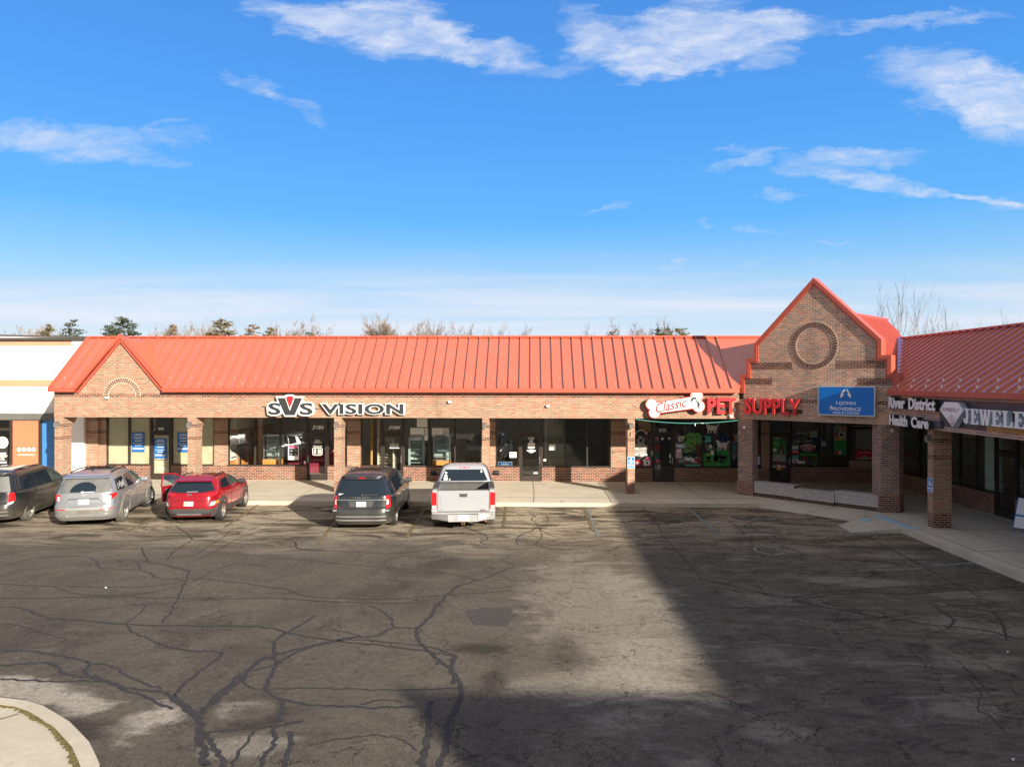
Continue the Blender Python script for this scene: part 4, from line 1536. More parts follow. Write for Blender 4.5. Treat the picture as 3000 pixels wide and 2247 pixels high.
for i, u in enumerate((-23.80, -23.57, -23.34, -23.11)):
    mb = MB()
    mb.prism(ell(u, 1.55, .092, .092, 20), fn, .0, .006, 0)
    if i == 0:
        text(mb, 'f', fn, u - .025, u + .03, 1.50, 1.60, .006, .009, 1)
    elif i == 1:
        for a0, a1, z0, z1 in ((-.045, .045, .035, .045), (-.045, .045, -.045, -.035), (-.045, -.035, -.035, .035), (.035, .045, -.035, .035)):
            fbox(mb, fn, u + a0, u + a1, 1.55 + z0, 1.55 + z1, .006, .009, 2)
    elif i == 2:
        mb.prism([(u - .05, 1.57), (u - .01, 1.50), (u + .055, 1.60), (u, 1.555)], fn, .006, .009, 3)
    else:
        fbox(mb, fn, u - .05, u + .05, 1.515, 1.585, .006, .009, 3)
    tag(mb.build('social_icon', ['white_sign', 'hc_blue', 'teal', 'deep_blue'], nb))
mb = MB()
qq = random.Random(4)
a = -23.86
while a < -23.08:
    w_ = qq.uniform(.018, .034)
    fbox(mb, fn, a, a + w_, 1.275, 1.275 + qq.choice((.035, .035, .05)), .0, .004)
    a += w_ + .008
mb.build('web_lettering', 'white_sign', nb)

# ================================================================ SIGNS
def sign_text(name, body, fn, box, m, label, d=(.06, .14), offset=.0, shear=0.0, back=None, backm=None, cat='sign', side=None, space=1.0):
    t = thing(name, label, cat, fn(box[0], box[2], 0))
    if back:
        mb = MB()
        text(mb, body, fn, *box, d[0], d[1] - .012, 0, offset=offset + back, shear=shear, ref=offset, space=space)
        mb.build('letter_outline', backm, t)
    mb = MB()
    text(mb, body, fn, *box, d[0], d[1], 0, offset=offset, shear=shear, space=space)
    mb.build('letters', m, t)
    return t


# optician's sign
t = thing('optician_sign', 'white edged black SVS cluster sign with a red wedge inside its tall V', 'sign', fm(-10, 3.4, 0))
mb = MB()
outl = [(-10.86, 3.50), (-10.84, 3.36), (-10.70, 3.30), (-10.42, 3.30), (-10.28, 3.36), (-10.22, 3.43), (-10.12, 3.27), (-9.68, 3.27), (-9.60, 3.43), (-9.52, 3.33), (-9.38, 3.30), (-9.08, 3.30), (-8.94, 3.36), (-8.88, 3.48), (-8.92, 3.62), (-8.92, 3.78), (-9.05, 3.87), (-9.34, 3.89), (-9.38, 3.95),
        (-9.31, 4.10), (-9.66, 4.10), (-9.78, 4.165), (-9.92, 4.18), (-10.06, 4.165), (-10.18, 4.10), (-10.50, 4.10), (-10.44, 3.95), (-10.40, 3.88), (-10.66, 3.88), (-10.82, 3.80), (-10.87, 3.68)]
mb.prism(outl, fm, .10, .20)
mb.build('backing', 'white_sign', t)
mb = MB()
text(mb, 'S', fm, -10.80, -10.28, 3.345, 3.84, .19, .215, offset=.03)
text(mb, 'S', fm, -9.50, -8.95, 3.345, 3.84, .19, .215, offset=.03)
mb.prism([(-10.42, 4.04), (-10.10, 4.04), (-9.90, 3.50), (-9.70, 4.04), (-9.39, 4.04), (-9.70, 3.33), (-10.10, 3.33)], fm, .19, .218)
mb.build('letters', 'charcoal', t)
mb = MB()
mb.prism([(-10.06, 4.05), (-9.98, 4.10), (-9.90, 4.115), (-9.82, 4.10), (-9.74, 4.05), (-9.90, 3.62)], fm, .19, .222)
mb.build('red_wedge', 'red_sign', t)
mb = MB()
for u in (-10.6, -9.2):
    fbox(mb, fm, u - .04, u + .04, 3.5, 3.7, 0, .10)
mb.build('bracket', 'black', t)
mb = MB()
mb.tube([fm(-11.15, 3.67, .02), fm(-10.95, 3.67, .03), fm(-10.85, 3.64, .08)], .018)
mb.tube([fm(-8.92, 3.60, .03), fm(-8.55, 3.60, .03)], .018)
mb.build('conduit', 'lamp_grey', t)
t = sign_text('optician_word_sign', 'VISION', fm, (-8.60, -5.23, 3.375, 3.80), 'charcoal', 'wide black VISION letters edged in white on the brick band', (.05, .20), offset=.035, back=.045, backm='white_sign', space=1.06)
mb = MB()
for a in (-8.3, -7.2, -6.2, -5.4):
    fbox(mb, fm, a - .03, a + .03, 3.5, 3.7, 0, .05)
mb.build('bracket', 'black', t)

# bone shaped pet sign
t = thing('bone_sign', 'white bone shaped sign edged in red reading Classic with a small puppy', 'sign', fm(5.8, 3.4, 0))


LOBES = ((4.82, 3.81, .235), (4.94, 3.47, .235), (6.63, 4.16, .26), (6.71, 3.73, .255))
SH = [(4.88, 3.87), (4.95, 3.41), (6.76, 3.66), (6.66, 4.17)]
for nm, kk, d0, d1, mm in (('rim', 0.0, .10, .262, 'red_edge'), ('face', -.035, .25, .270, 'white_sign')):
    mb = MB()
    for i, (a_, z_, r_) in enumerate(LOBES):
        mb.prism(ell(a_, z_, r_ + kk, r_ + kk, 26), fm, d0 + .001 * i, d1 + .001 * i)
    sh = [(a_, z_ + (-kk if z_ < 3.8 and i_ in (1, 2) else kk)) for i_, (a_, z_) in enumerate(SH)]
    mb.prism(sh, fm, d0 + .005, d1 + .005)
    mb.build(nm, mm, t)
ANG = math.atan2(.32, 1.52)


def f_tilt(a, z, d):
    x, y = a * math.cos(ANG) - z * math.sin(ANG), a * math.sin(ANG) + z * math.cos(ANG)
    return fm(5.10 + x, 3.60 + y, d)


mb = MB()
text(mb, 'Classic', f_tilt, -.12, 1.18, -.13, .26, .270, .281, shear=.45, offset=.012)
mb.build('lettering', 'red_sign', t)
mb = MB()
PUP = [(ell(6.52, 4.02, .10, .085, 14), 0), (ell(6.42, 3.97, .03, .07, 10), 0), (ell(6.60, 3.95, .035, .08, 10), 0), (ell(6.66, 3.82, .09, .12, 12, .5), 0), (ell(6.53, 3.96, .055, .06, 12), 1), (ell(6.58, 3.80, .07, .12, 12), 1), (ell(6.50, 3.98, .012, .012, 8), 0), (ell(6.55, 3.98, .012, .012, 8), 0), (ell(6.53, 3.945, .014, .01, 8), 0), (ell(6.72, 3.68, .05, .03, 8), 0)]
for i, (pl, mi) in enumerate(PUP):
    mb.prism(pl, fm, .268, .2785 + .0007 * i, mi)
mb.build('puppy', ['black', 'white_sign'], t)
for body, f_, box, off, lab in (('PET', fm, (7.09, 8.22, 3.43, 4.06), .03, 'bright red PET channel letters between the bone sign and the corner'), ('SUPPLY', F_45, (.54, 2.80, 3.44, 4.06), .03, 'dark red SUPPLY channel letters on the corner gable wall')):
    t = thing('channel_letter_sign', lab, 'sign', f_(box[0], box[2], 0))
    mb = MB()
    text(mb, body, f_, *box, .06, .20, 0, offset=off, ref=off - .012, space=1.05)
    mb.build('returns', 'red_edge', t)
    mb = MB()
    text(mb, body, f_, *box, .15, .206, 0, offset=off - .012, space=1.05)
    mb.build('letters', 'red_sign', t)
    mb = MB()
    fbox(mb, f_, box[0] + .05, box[1] + .02, 3.52, 3.66, .0, .06)
    mb.build('raceway', 'bronze', t)

# blue lightbox sign
t = thing('lightbox_sign', 'blue rectangular St John Providence lightbox in an aluminium frame on the gable', 'sign', F_45(4.5, 3.5, 0))
mb = MB()
fbox(mb, F_45, 3.50, 5.50, 3.49, 4.56, .0, .24)
mb.build('cabinet', 'alu', t)
mb = MB()
fbox(mb, F_45, 3.54, 5.46, 3.53, 4.52, .2, .2445)
mb.build('face', 'blue_sign', t)
mb = MB()
DW = .2445
cx = 4.50
for s_ in (-1, 1):
    w = [(cx + s_ * .03, 4.46), (cx + s_ * .11, 4.39), (cx + s_ * .17, 4.28), (cx + s_ * .19, 4.14), (cx + s_ * .12, 4.17), (cx + s_ * .07, 4.26), (cx + s_ * .04, 4.24), (cx + s_ * .10, 4.33), (cx + s_ * .03, 4.37)]
    mb.prism(w, F_45, DW - .01, DW + .004)
text(mb, 'S  JOHN', F_45, 4.15, 4.84, 3.86, 4.01, DW - .01, DW + .004, offset=.012)
text(mb, 't', F_45, 4.265, 4.33, 3.88, 4.02, DW - .01, DW + .004, offset=.01)
text(mb, 'PROVIDENCE', F_45, 4.02, 5.02, 3.68, 3.80, DW - .01, DW + .004, offset=.014, ref=.0)
text(mb, 'P', F_45, 3.95, 4.035, 3.68, 3.84, DW - .01, DW + .005, offset=.014)
text(mb, 'HEALTH SYSTEM', F_45, 4.05, 4.96, 3.56, 3.64, DW - .01, DW + .004, offset=.006)
mb.build('lettering', 'white_sign', t)


def F_RWT(u):
    """reads from the far end toward the camera: a grows toward the viewer's right"""
    return lambda a, z, d: (u - d, 40 - a, z)


ft = F_RWT(UB)
for words, box, lab in ((('River', 'District'), ((40 - 24.80, 40 - 23.78, 3.83, 4.19), (40 - 23.52, 40 - 22.02, 3.83, 4.19)), 'upper row of white letters reading River District on dark returns'), (('Health', 'Care'), ((40 - 24.76, 40 - 23.62, 3.25, 3.58), (40 - 23.36, 40 - 22.38, 3.25, 3.58)), 'lower row of white letters reading Health Care on dark returns')):
    t = thing('channel_letter_sign', lab, 'sign', ft(box[0][0], box[0][2], 0))
    for body, bx in zip(words, box):
        mb = MB()
        text(mb, body, ft, *bx, .09, .24, 0, offset=.05, ref=.01)
        mb.build('returns', 'charcoal', t)
        mb = MB()
        text(mb, body, ft, *bx, .2, .258, 0, offset=.034, ref=.01)
        mb.build('letters', 'white_sign', t)
    mb = MB()
    fbox(mb, ft, box[0][0], box[1][1] + .40, box[0][2] + .04, box[0][3] - .06, .0, .09)
    mb.build('raceway', 'sign_slate', t)
# diamond and jeweller's letters
t = thing('diamond_sign', 'white diamond shaped sign reading KIMBERLY with thin facet lines', 'sign', ft(40 - 21.2, 3.4, 0))
DI = [(40 - 21.76, 3.87), (40 - 21.52, 4.11), (40 - 20.86, 4.11), (40 - 20.62, 3.89), (40 - 21.13, 3.41)]
mb = MB()
mb.prism([(a + (a - 18.8) * .04, z + (z - 3.8) * .04) for a, z in DI], ft, .06, .24)
mb.build('cabinet', 'ice', t)
mb = MB()
mb.prism(DI, ft, .2, .246)
mb.build('face', 'white_sign', t)
mb = MB()
text(mb, 'KIMBERLY', ft, 40 - 21.62, 40 - 20.78, 3.84, 3.95, .24, .249)
for i in range(-3, 4):
    a = 18.83 + i * .075
    mb.prism([(18.87 + i * .012, 3.46), (18.875 + i * .012, 3.46), (a + .012, 3.78 - abs(i) * .04), (a, 3.78 - abs(i) * .04)], ft, .24, .249)
mb.build('lettering', 'maroon', t)
# dark painted sign board with bare wood below
t = thing('sign_board', 'dark painted board behind the jeweller letters with bare wood along its foot', 'sign', ft(40 - 20, 3.4, 0))
mb = MB()
fbox(mb, ft, 40 - 22.15, 40 - 12.0, 3.50, 4.17, .0, .025)
fbox(mb, ft, 40 - 22.15, 40 - 19.9, 3.37, 3.50, .0, .025)
mb.build('board', 'sign_slate', t)
mb = MB()
fbox(mb, ft, 40 - 19.9, 40 - 12.0, 3.37, 3.50, .0, .030)
mb.build('bare_wood', 'gold_wood', t)


def slab(ch, w=1.0):
    """strokes of a slab serif letter in a unit box: list of polygons"""
    s = .10
    if ch == 'J':
        return [rect(.42, .72, .25, 1), rect(.26, .88, 1 - s, 1), [(.72, .3), (.72, .12), (.58, 0), (.30, 0), (.10, .12), (.08, .34), (.34, .36), (.36, .18), (.42, .16), (.42, .3)]]
    if ch == 'E':
        return [rect(.12, .42, 0, 1), rect(0, .5, 0, s), rect(0, .5, 1 - s, 1), [(.4, 1), (.92, 1), (.92, .72), (.8, .72), (.72, .9), (.4, .9)], [(.4, 0), (.96, 0), (.96, .3), (.84, .3), (.74, .1), (.4, .1)], rect(.4, .62, .44, .56), rect(.6, .68, .34, .66)]
    if ch == 'W':
        return [[(.06, 1), (.26, 1), (.36, .35), (.46, 1), (.58, 1), (.68, .35), (.78, 1), (.94, 1), (.78, 0), (.58, 0), (.5, .5), (.42, 0), (.22, 0)], rect(0, .34, 1 - s, 1), rect(.4, .62, 1 - s, 1), rect(.72, 1.0, 1 - s, 1)]
    if ch == 'L':
        return [rect(.12, .42, 0, 1), rect(0, .54, 1 - s, 1), rect(0, .5, 0, s), [(.4, 0), (.96, 0), (.96, .36), (.84, .36), (.72, .1), (.4, .1)]]
    return [rect(.12, .42, 0, 1), rect(0, .5, 0, s), rect(0, .7, 1 - s, 1), rect(.4, .8, .45, .55), rect(.62, .86, .5, .95), [(.45, .5), (.65, .5), (.98, 0), (.7, 0)]]


t = thing('jeweller_letters', 'large ice white slab serif JEWELERS letters fixed on the dark board', 'sign', ft(40 - 19, 3.5, 0))
a = 40 - 20.62
for ch, w in (('J', .33), ('E', .36), ('W', .52), ('E', .42), ('L', .42), ('E', .46), ('R', .5), ('S', .5)):
    mb = MB()
    for k_, pl in enumerate(slab(ch)):
        mb.prism([(a + x * w, 3.53 + z * .43) for x, z in pl], ft, .09, .235 + .0008 * k_, 0)
        mb.prism([(a + x * w, 3.53 + z * .43) for x, z in pl], ft, .23, .2415 + .0008 * k_, 1)
    mb.build('letter', ['ice', 'white_sign'], t)
    a += w + .015

# accessible parking signs, wall lamps
def hc_sign(fn, a, z, w, h, label):
    t = thing('accessible_parking_sign', label, 'sign', fn(a, z, 0), 0, 'blue accessible parking signs on pillars')
    mb = MB()
    mb.prism(rect(a, a + w, z, z + h), fn, .0, .012)
    mb.build('plate', 'white_sign', t)
    mb = MB()
    mb.prism(rect(a + .012, a + w - .012, z + .155, z + h - .012), fn, .008, .0145)
    mb.prism(rect(a + .012, a + w - .012, z + .012, z + .115), fn, .008, .0145)
    mb.build('blue_field', 'hc_blue', t)
    mb = MB()
    cx, cz = a + w * .5, z + .155 + (h - .17) * .5
    s_ = w * .9
    arc = [(cx + .24 * s_ * math.cos(q_) - .02, cz - .10 * s_ + .24 * s_ * math.sin(q_)) for q_ in [R(110) + R(220) * i / 10 for i in range(11)]]
    for i in range(10):
        p_, q2 = arc[i], arc[i + 1]
        d_ = (Vector(q2) - Vector(p_)).normalized()
        n__ = Vector((-d_.y, d_.x)) * .011
        mb.prism([(p_[0] - n__.x, p_[1] - n__.y), (q2[0] - n__.x, q2[1] - n__.y), (q2[0] + n__.x, q2[1] + n__.y), (p_[0] + n__.x, p_[1] + n__.y)], fn, .012, .0165)
    mb.prism([(cx - .03, cz + .22 * s_), (cx + .01, cz + .22 * s_), (cx + .02, cz + .0), (cx + .09, cz - .01), (cx + .12, cz - .30 * s_), (cx + .08, cz - .30 * s_), (cx + .06, cz - .05), (cx - .02, cz - .04)], fn, .012, .0168)
    mb.prism(ell(cx - .01, cz + .32 * s_, .024, .024, 10), fn, .012, .0166)
    text(mb, 'RESERVED', fn, a + .035, a + w - .035, z + .045, z + .085, .012, .0165)
    mb.build('symbol', 'white_sign', t)
    return t


hc_sign(F_MAIN(VB - .02), 3.89, 1.20, .30, .47, 'blue and white accessible parking sign on the sunlit brick pillar')
hc_sign(lambda a, z, d: (12.53 - d, 22.82 - a, z), 0.0, 1.24, .30, .47, 'blue and white accessible parking sign on the shaded side wing pillar')


def lamp(fn, a, z, label):
    t = thing('wall_lamp', label, 'lamp', fn(a, z, 0), 0, 'wall pack lamps on the arcade pillars')
    mb = MB()
    q_ = [(a - .085, z - .10), (a + .085, z - .10), (a + .085, z + .12), (a - .085, z + .12)]
    tq = [(a - .075, z - .10), (a + .075, z - .10), (a + .075, z + .05), (a - .075, z + .05)]
    mb.hexa([fn(*p, 0) for p in q_], [fn(*p, .15) for p in tq])
    mb.build('housing', 'lamp_grey', t)
    mb = MB()
    fbox(mb, fn, a - .06, a + .06, z - .125, z - .10, .02, .12)
    mb.build('lens', 'lens', t)


fl = F_MAIN(VB - .02)
for u, lab in ((-19.72, 'brown wall lamp on the leftmost pillar by the white store'), (-14.14, 'brown wall lamp on the pillar behind the silver and red cars'), (-8.03, 'brown wall lamp on the pillar left of the dark minivan'), (-1.93, 'brown wall lamp on the pillar behind the pickup'), (4.03, 'grey wall lamp on the pillar beside the pet shop window')):
    lamp(fl, u, 2.93, lab)
lamp(lambda a, z, d: (12.53 - d, a, z), 22.67, 2.95, 'mauve grey wall lamp on the side wing pillar')
for fn2, a, z, lab in ((F_45, .45, 2.88, 'small white round sensor on the dark pillar left of the planters'), (lambda a, z, d: (a, 25.10 - d, z), 12.55, 3.02, 'small white round sensor on the dark pillar right of the planters')):
    mb = MB()
    mb.prism(ell(a, z, .05, .055, 12), fn2, -.02, .05)
    tag(mb.build('sensor', 'white_sign'), lab, 'sensor')
for i, (u, z, lab) in enumerate(((-17.6, 4.03, 'small white floodlight low in the brick arch'), (-3.35, 3.88, 'small white floodlight right of the VISION letters'), (.65, 3.72, 'small white floodlight above the empty shop'), (8.05, 3.32, 'small white floodlight under the PET letters'))):
    t = thing('floodlight', lab, 'lamp', fm(u, z, 0), 0, 'small floodlights on the brick band')
    mb = MB()
    fbox(mb, fm, u - .06, u + .06, z - .04, z + .04, .03, .12)
    mb.build('housing', 'white_paint', t)
    mb = MB()
    fbox(mb, fm, u - .075, u - .02, z - .045, z + .02, .0, .10)
    mb.build('bracket', 'black', t)
# bent pipe stubs on pillars
for fn2, a, z, lab in ((F_MAIN(VB - .02), 4.03, 2.62, 'short bent cable stub under the lamp by the pet shop'), (F_45, .45, 2.58, 'short bent cable stub on the dark pillar')):
    mb = MB()
    mb.tube([fn2(a + .02, z + .05, 0), fn2(a + .02, z + .03, .05), fn2(a - .01, z - .10, .06)], .02)
    tag(mb.build('cable_stub', 'tan_trim'), lab, 'cable')

# teal string sagging in front of the pet shop
mb = MB()
pts = []
for i in range(25):
    t_ = i / 24
    pts.append((4.22 + (8.55 - 4.22) * t_, 28.92, 3.19 - .62 * (t_ * (1 - t_))))
mb.tube(pts, .011, 5)
t = thing('garland', 'teal string sagging across the front of the pet shop', 'garland', (6.4, 28.9, 3))
mb.build('string', 'teal', t)
mb = MB()
mb.tube([(6.62, 28.92, 3.03), (6.60, 28.90, 2.93)], .018, 5)
mb.tube([(6.85, 28.92, 3.04), (6.96, 28.90, 3.04)], .014, 5)
mb.build('tag', 'white_paint', t)


# ================================================================ SHOP CONTENTS
def poster(label, a0, a1, z0, z1, m, lines, fn=None, d=-.072, cat='poster', group=None, lm='white_sign', name='poster'):
    """sheet with rows of small print: lines = (z, half width fraction, height)"""
    fn = fn or fw_
    mb = MB()
    mb.prism(rect(a0, a1, z0, z1), fn, d, d + .003, 0)
    c_, w_ = (a0 + a1) / 2, (a1 - a0) / 2
    q_ = random.Random(hash_(label))
    for (zf, hw, hh) in lines:
        z = z0 + (z1 - z0) * zf
        a = c_ - w_ * hw
        while a < c_ + w_ * hw - .01:
            ln = q_.uniform(.02, .055)
            mb.prism(rect(a, min(a + ln, c_ + w_ * hw), z, z + hh), fn, d + .002, d + .0045, 1)
            a += ln + .010
    return tag(mb.build(name, [m, lm]), label, cat, group)


def hash_(s):
    h = 0
    for ch in s:
        h = (h * 31 + ord(ch)) % 99991
    return h


# empty shop 3186: windows papered over from inside, three closing notices
def sheet(label, a0, a1, z0=.86, z1=3.02):
    mb = MB()
    nu, nv = 8, 14
    q_ = random.Random(hash_(label))
    P_ = [[fw_(a0 + (a1 - a0) * i / nu, z0 + (z1 - z0) * j / nv, -.11 - q_.uniform(0, .018) - .01 * math.sin(i * 1.3 + j * .7)) for j in range(nv + 1)] for i in range(nu + 1)]
    mb.grid(P_)
    return tag(mb.build('window_paper', 'kraft', smooth=60), label, 'paper', 'brown paper sheets covering the closed shop windows')


sheet('brown paper covering the leftmost window pane of the closed shop', -19.80, -18.83)
sheet('brown paper behind the blue notice left of the closed shop door', -18.74, -17.80)
sheet('brown paper behind the glass of the closed shop door', -17.64, -16.90, .42, 2.22)
sheet('brown paper behind the blue notice right of the closed shop door', -16.73, -15.74)
sheet('brown paper in the window just right of the pillar by the red car', -15.66, -14.79)
mb = MB()
fbox(mb, fw_, -17.69, -16.84, 2.41, 3.01, -.12, -.10)
mb.build('transom_board', 'black', dA)
NL = [(.90, .55, .022), (.84, .75, .026), (.73, .78, .024), (.67, .55, .024), (.55, .55, .03), (.42, .86, .018), (.31, .5, .034), (.175, .86, .026), (.13, .86, .026)]
for a0, a1, z0, z1, lab in ((-18.66, -18.07, 1.42, 2.33, 'blue closing notice on the pane left of the closed door'), (-17.60, -17.02, 1.12, 2.05, 'blue closing notice taped to the closed shop door itself'), (-16.52, -15.94, 1.42, 2.33, 'blue closing notice on the pane right of the closed door')):
    poster(lab, a0, a1, z0, z1, 'deep_blue', NL, group='blue closing notices on the papered shop')
mb = MB()
text(mb, 'Cellular Outlet', fw_, -17.58, -17.03, 1.06, 1.15, -.072, -.069)
for z in (.84, .70, .66, .62, .58):
    fbox(mb, fw_, -17.55, -17.05, z, z + .012, -.072, -.070)
mb.build('door_lettering', 'white_sign', dA)


def number(door_, body, a0, a1, z0, z1, plate=False, m='white_sign', fn=None, shear=0.0, off=0.01):
    fn = fn or fw_
    if plate:
        mb = MB()
        n_ = len(body)
        for i, ch in enumerate(body):
            w_ = (a1 - a0) / n_
            fbox(mb, fn, a0 + i * w_ + .003, a0 + (i + 1) * w_ - .003, z0, z1, -.075, -.07, 0)
            text(mb, ch, fn, a0 + i * w_ + .018, a0 + (i + 1) * w_ - .018, z0 + .02, z1 - .02, -.071, -.066, 1)
        mb.build('number_plate', ['paper', 'black'], door_)
    else:
        mb = MB()
        text(mb, body, fn, a0, a1, z0, z1, -.076, -.071, offset=off, shear=shear)
        mb.build('house_number', m, door_)


number(dA, '3186', -17.41, -17.15, 2.44, 2.55, plate=True)
number(dB, '3184', -10.17, -9.64, 2.50, 2.67, shear=.25, off=.02)
number(dC, '3184', -6.62, -6.09, 2.50, 2.67, shear=.25, off=.02)
number(dD, '3182', -.18, .11, 2.055, 2.16)
number(dE, '3180', 5.83, 6.14, 2.43, 2.56, plate=True)
number(dG, '3170', 40 - 24.49, 40 - 24.15, 2.48, 2.60, fn=F_RWT(UW), m='grey_mid')


def case(label, a0, a1, z0, z1, v0, base=None, head=None, seed=1):
    t = thing('display_case', label, 'display case', (a0, v0, .15), 0, 'glass display cases in the optician windows')
    mb = MB()
    e = .03
    d = .42
    for x in (a0, a1 - e):
        for y in (v0, v0 + d - e):
            mb.box(x, x + e, y, y + e, z0, z1)
    for z in (z0, z1 - e):
        mb.box(a0, a1, v0 - .002, v0 + e, z, z + e)
        mb.box(a0, a1, v0 + d - e, v0 + d, z, z + e)
    if head:
        mb.box(a0 - .03, a0 + .07, v0 - .02, v0 + .02, z0 - .3, z1 + .14)
        mb.box(a1 - .07, a1 + .03, v0 - .02, v0 + .02, z0 - .3, z1 + .14)
        mb.box(a0 + .07, a1 - .07, v0 - .02, v0 + .02, z1 - .04, z1 + .14)
    mb.build('frame', 'alu' if not head else 'case_glass', t)
    mb = MB()
    mb.box(a0 + .01, a1 - .01, v0 + d + .0, v0 + d + .01, z0, z1)
    mb.build('back', 'case_glass', t)
    q_ = random.Random(seed)
    for k_ in range(4):
        z = z0 + (z1 - z0) * (k_ + .6) / 4.4
        mb = MB()
        mb.box(a0 + e, a1 - e, v0 + .03, v0 + d - .04, z, z + .008)
        mb.build('shelf', 'case_glass', t)
        mb = MB()
        for j in range(5):
            x = a0 + .08 + (a1 - a0 - .16) * (j + .5) / 5 + q_.uniform(-.02, .02)
            for s_ in (-1, 1):
                mb.lathe([(-.004, .022), (.004, .022)], 8, 'y', (x + s_ * .026, v0 + .12, z + .045))
            mb.tube([(x - .05, v0 + .12, z + .05), (x - .05, v0 + .25, z + .05)], .004, 4)
        mb.build('spectacles', q_.choice(['white_sign', 'black', 'alu', 'charcoal']), t)
    if base:
        mb = MB()
        mb.box(a0 - .04, a1 + .02, v0 - .01, v0 + d, z0 - .22, z0)
        mb.build('base', 'wood_orange', t)
    if head:
        mb = MB()
        text(mb, head, fw_, a0 + .1, a1 - .1, z1 + .01, z1 + .08, -(v0 - VW) + .021, -(v0 - VW) + .024)
        mb.build('lettering', 'white_sign', t)
    return t


case('silver framed glass case on an orange base left of the optician door', -12.58, -11.75, 1.05, 2.20, 32.95, base=True, seed=2)
case('grey headed glass case with rows of spectacles right of the second optician door', -5.72, -5.02, .92, 2.00, 32.95, head='OAKLEY', seed=3)
case('silver framed glass case holding white boxes behind the pickup', -4.60, -3.82, 1.02, 2.24, 32.95, base=True, seed=4)
# side wall of the optician: orange panelling and pale spectacle boards
mb = MB()
mb.box(-14.36, -14.30, 33.0, 38.8, .16, 2.40)
t = thing('wall_panelling', 'orange wood panelling along the left wall inside the optician shop', 'panelling', (-14.3, 35, .16))
mb.build('panel', 'wood_orange', t)
mb = MB()
mb.box(-14.34, -13.9, 33.0, 38.8, 2.46, 3.0)
mb.build('cornice', 'cream', t)
mb = MB()
for y in (33.9, 35.2, 36.5):
    mb.box(-14.31, -14.2, y, y + .12, .16, 2.44)
mb.build('post', 'tan_trim', t)
for y, lab in ((33.08, 'pale spectacle board nearest the glass on the orange panelling'), (34.1, 'middle pale spectacle board on the orange panelling'), (35.4, 'farthest pale spectacle board on the orange panelling')):
    t = thing('spectacle_board', lab, 'display board', (-14.25, y, 1), 0, 'spectacle boards inside the optician')
    mb = MB()
    mb.box(-14.27, -14.24, y, y + .76, .95, 2.25)
    mb.build('board', 'grey_mid' if y > 34 else 'paper', t)
    mb = MB()
    for i in range(4):
        for j in range(2):
            mb.tube([(-14.23, y + .15 + .3 * j, 1.1 + .3 * i), (-14.15, y + .28 + .3 * j, 1.12 + .3 * i)], .022, 5)
    mb.build('spectacles', 'charcoal', t)
t = thing('counter', 'dark reddish wood reception counter deep inside the optician shop', 'counter', (-10.5, 35.4, .15))
mb = MB()
mb.box(-12.2, -9.2, 35.2, 35.9, .155, 1.15)
mb.build('front', 'maroon', t)
mb = MB()
mb.box(-12.25, -9.15, 35.15, 35.95, 1.15, 1.2)
mb.build('top', 'brown_paint', t)
t = thing('shelf_rack', 'pale lit shelf rack seen through the second optician door', 'shelf', (-7.2, 34, .15))
mb = MB()
mb.box(-7.35, -7.30, 33.6, 34.2, .155, 2.0)
mb.box(-6.62, -6.57, 33.6, 34.2, .155, 2.0)
mb.box(-7.35, -6.57, 34.18, 34.2, .155, 2.0)
mb.build('frame', 'cream', t)
for i in range(12):
    mb = MB()
    mb.box(-7.30, -6.62, 33.62, 34.18, .25 + i * .14, .265 + i * .14)
    mb.build('shelf', 'cream', t)
mb = MB()
mb.tube([(-7.55, 33.3, .15), (-7.55, 33.3, 3.35)], .07, 8)
tag(mb.build('wooden_column', 'gold_wood'), 'slim tan wooden column just inside the left optician window', 'column')
PL = [(.72, .75, .012), (.55, .75, .012), (.38, .75, .012), (.2, .6, .012)]
for a0, a1, z0, z1, lab in ((-5.30, -4.82, 2.62, 3.03, 'topmost pale letter board page left of the window post'), (-5.60, -4.98, 2.28, 2.57, 'wide pale letter board page above the grey display case'), (-4.95, -4.79, 2.44, 2.57, 'small white page left of the window post, upper of two'), (-4.95, -4.79, 2.28, 2.41, 'small white page left of the window post, lower of two'),
                         (-4.60, -4.12, 2.28, 2.57, 'wide page of black letters right of the window post'), (-4.09, -3.83, 2.44, 2.57, 'small page of black letters at the right, upper of two'), (-4.09, -3.83, 2.29, 2.41, 'small page of black letters at the right, lower of two'), (-5.60, -4.98, 2.21, 2.25, 'narrow white page strip over the grey display case'), (-4.60, -3.83, 2.2, 2.25, 'narrow white page strip over the silver display case'), (-4.95, -4.79, 2.0, 2.25, 'lowest white page left of the window post')):
    poster(lab, a0, a1, z0, z1, 'paper', PL, group='letter pages taped in the optician window', lm='grey_mid' if a0 < -4.7 else 'black', cat='paper', name='page')
poster('framed maroon and grey notice in the pane left of the optician door', -11.30, -10.80, 1.08, 1.76, 'white_sign', [], cat='poster')
mb = MB()
mb.prism(rect(-11.26, -10.84, 1.62, 1.72), fw_, -.07, -.067, 0)
mb.prism(rect(-11.26, -10.84, 1.26, 1.61), fw_, -.07, -.067, 1)
for a, z in ((-11.15, 1.50), (-10.95, 1.50), (-11.15, 1.33), (-10.95, 1.33)):
    mb.prism(rect(a - .04, a + .04, z - .01, z + .01), fw_, -.067, -.065, 2)
tag(mb.build('poster_print', ['pink', 'charcoal', 'white_sign'], [o for o in bpy.data.objects if o.name.startswith('poster') and o.get('label', '').startswith('framed')][0]))
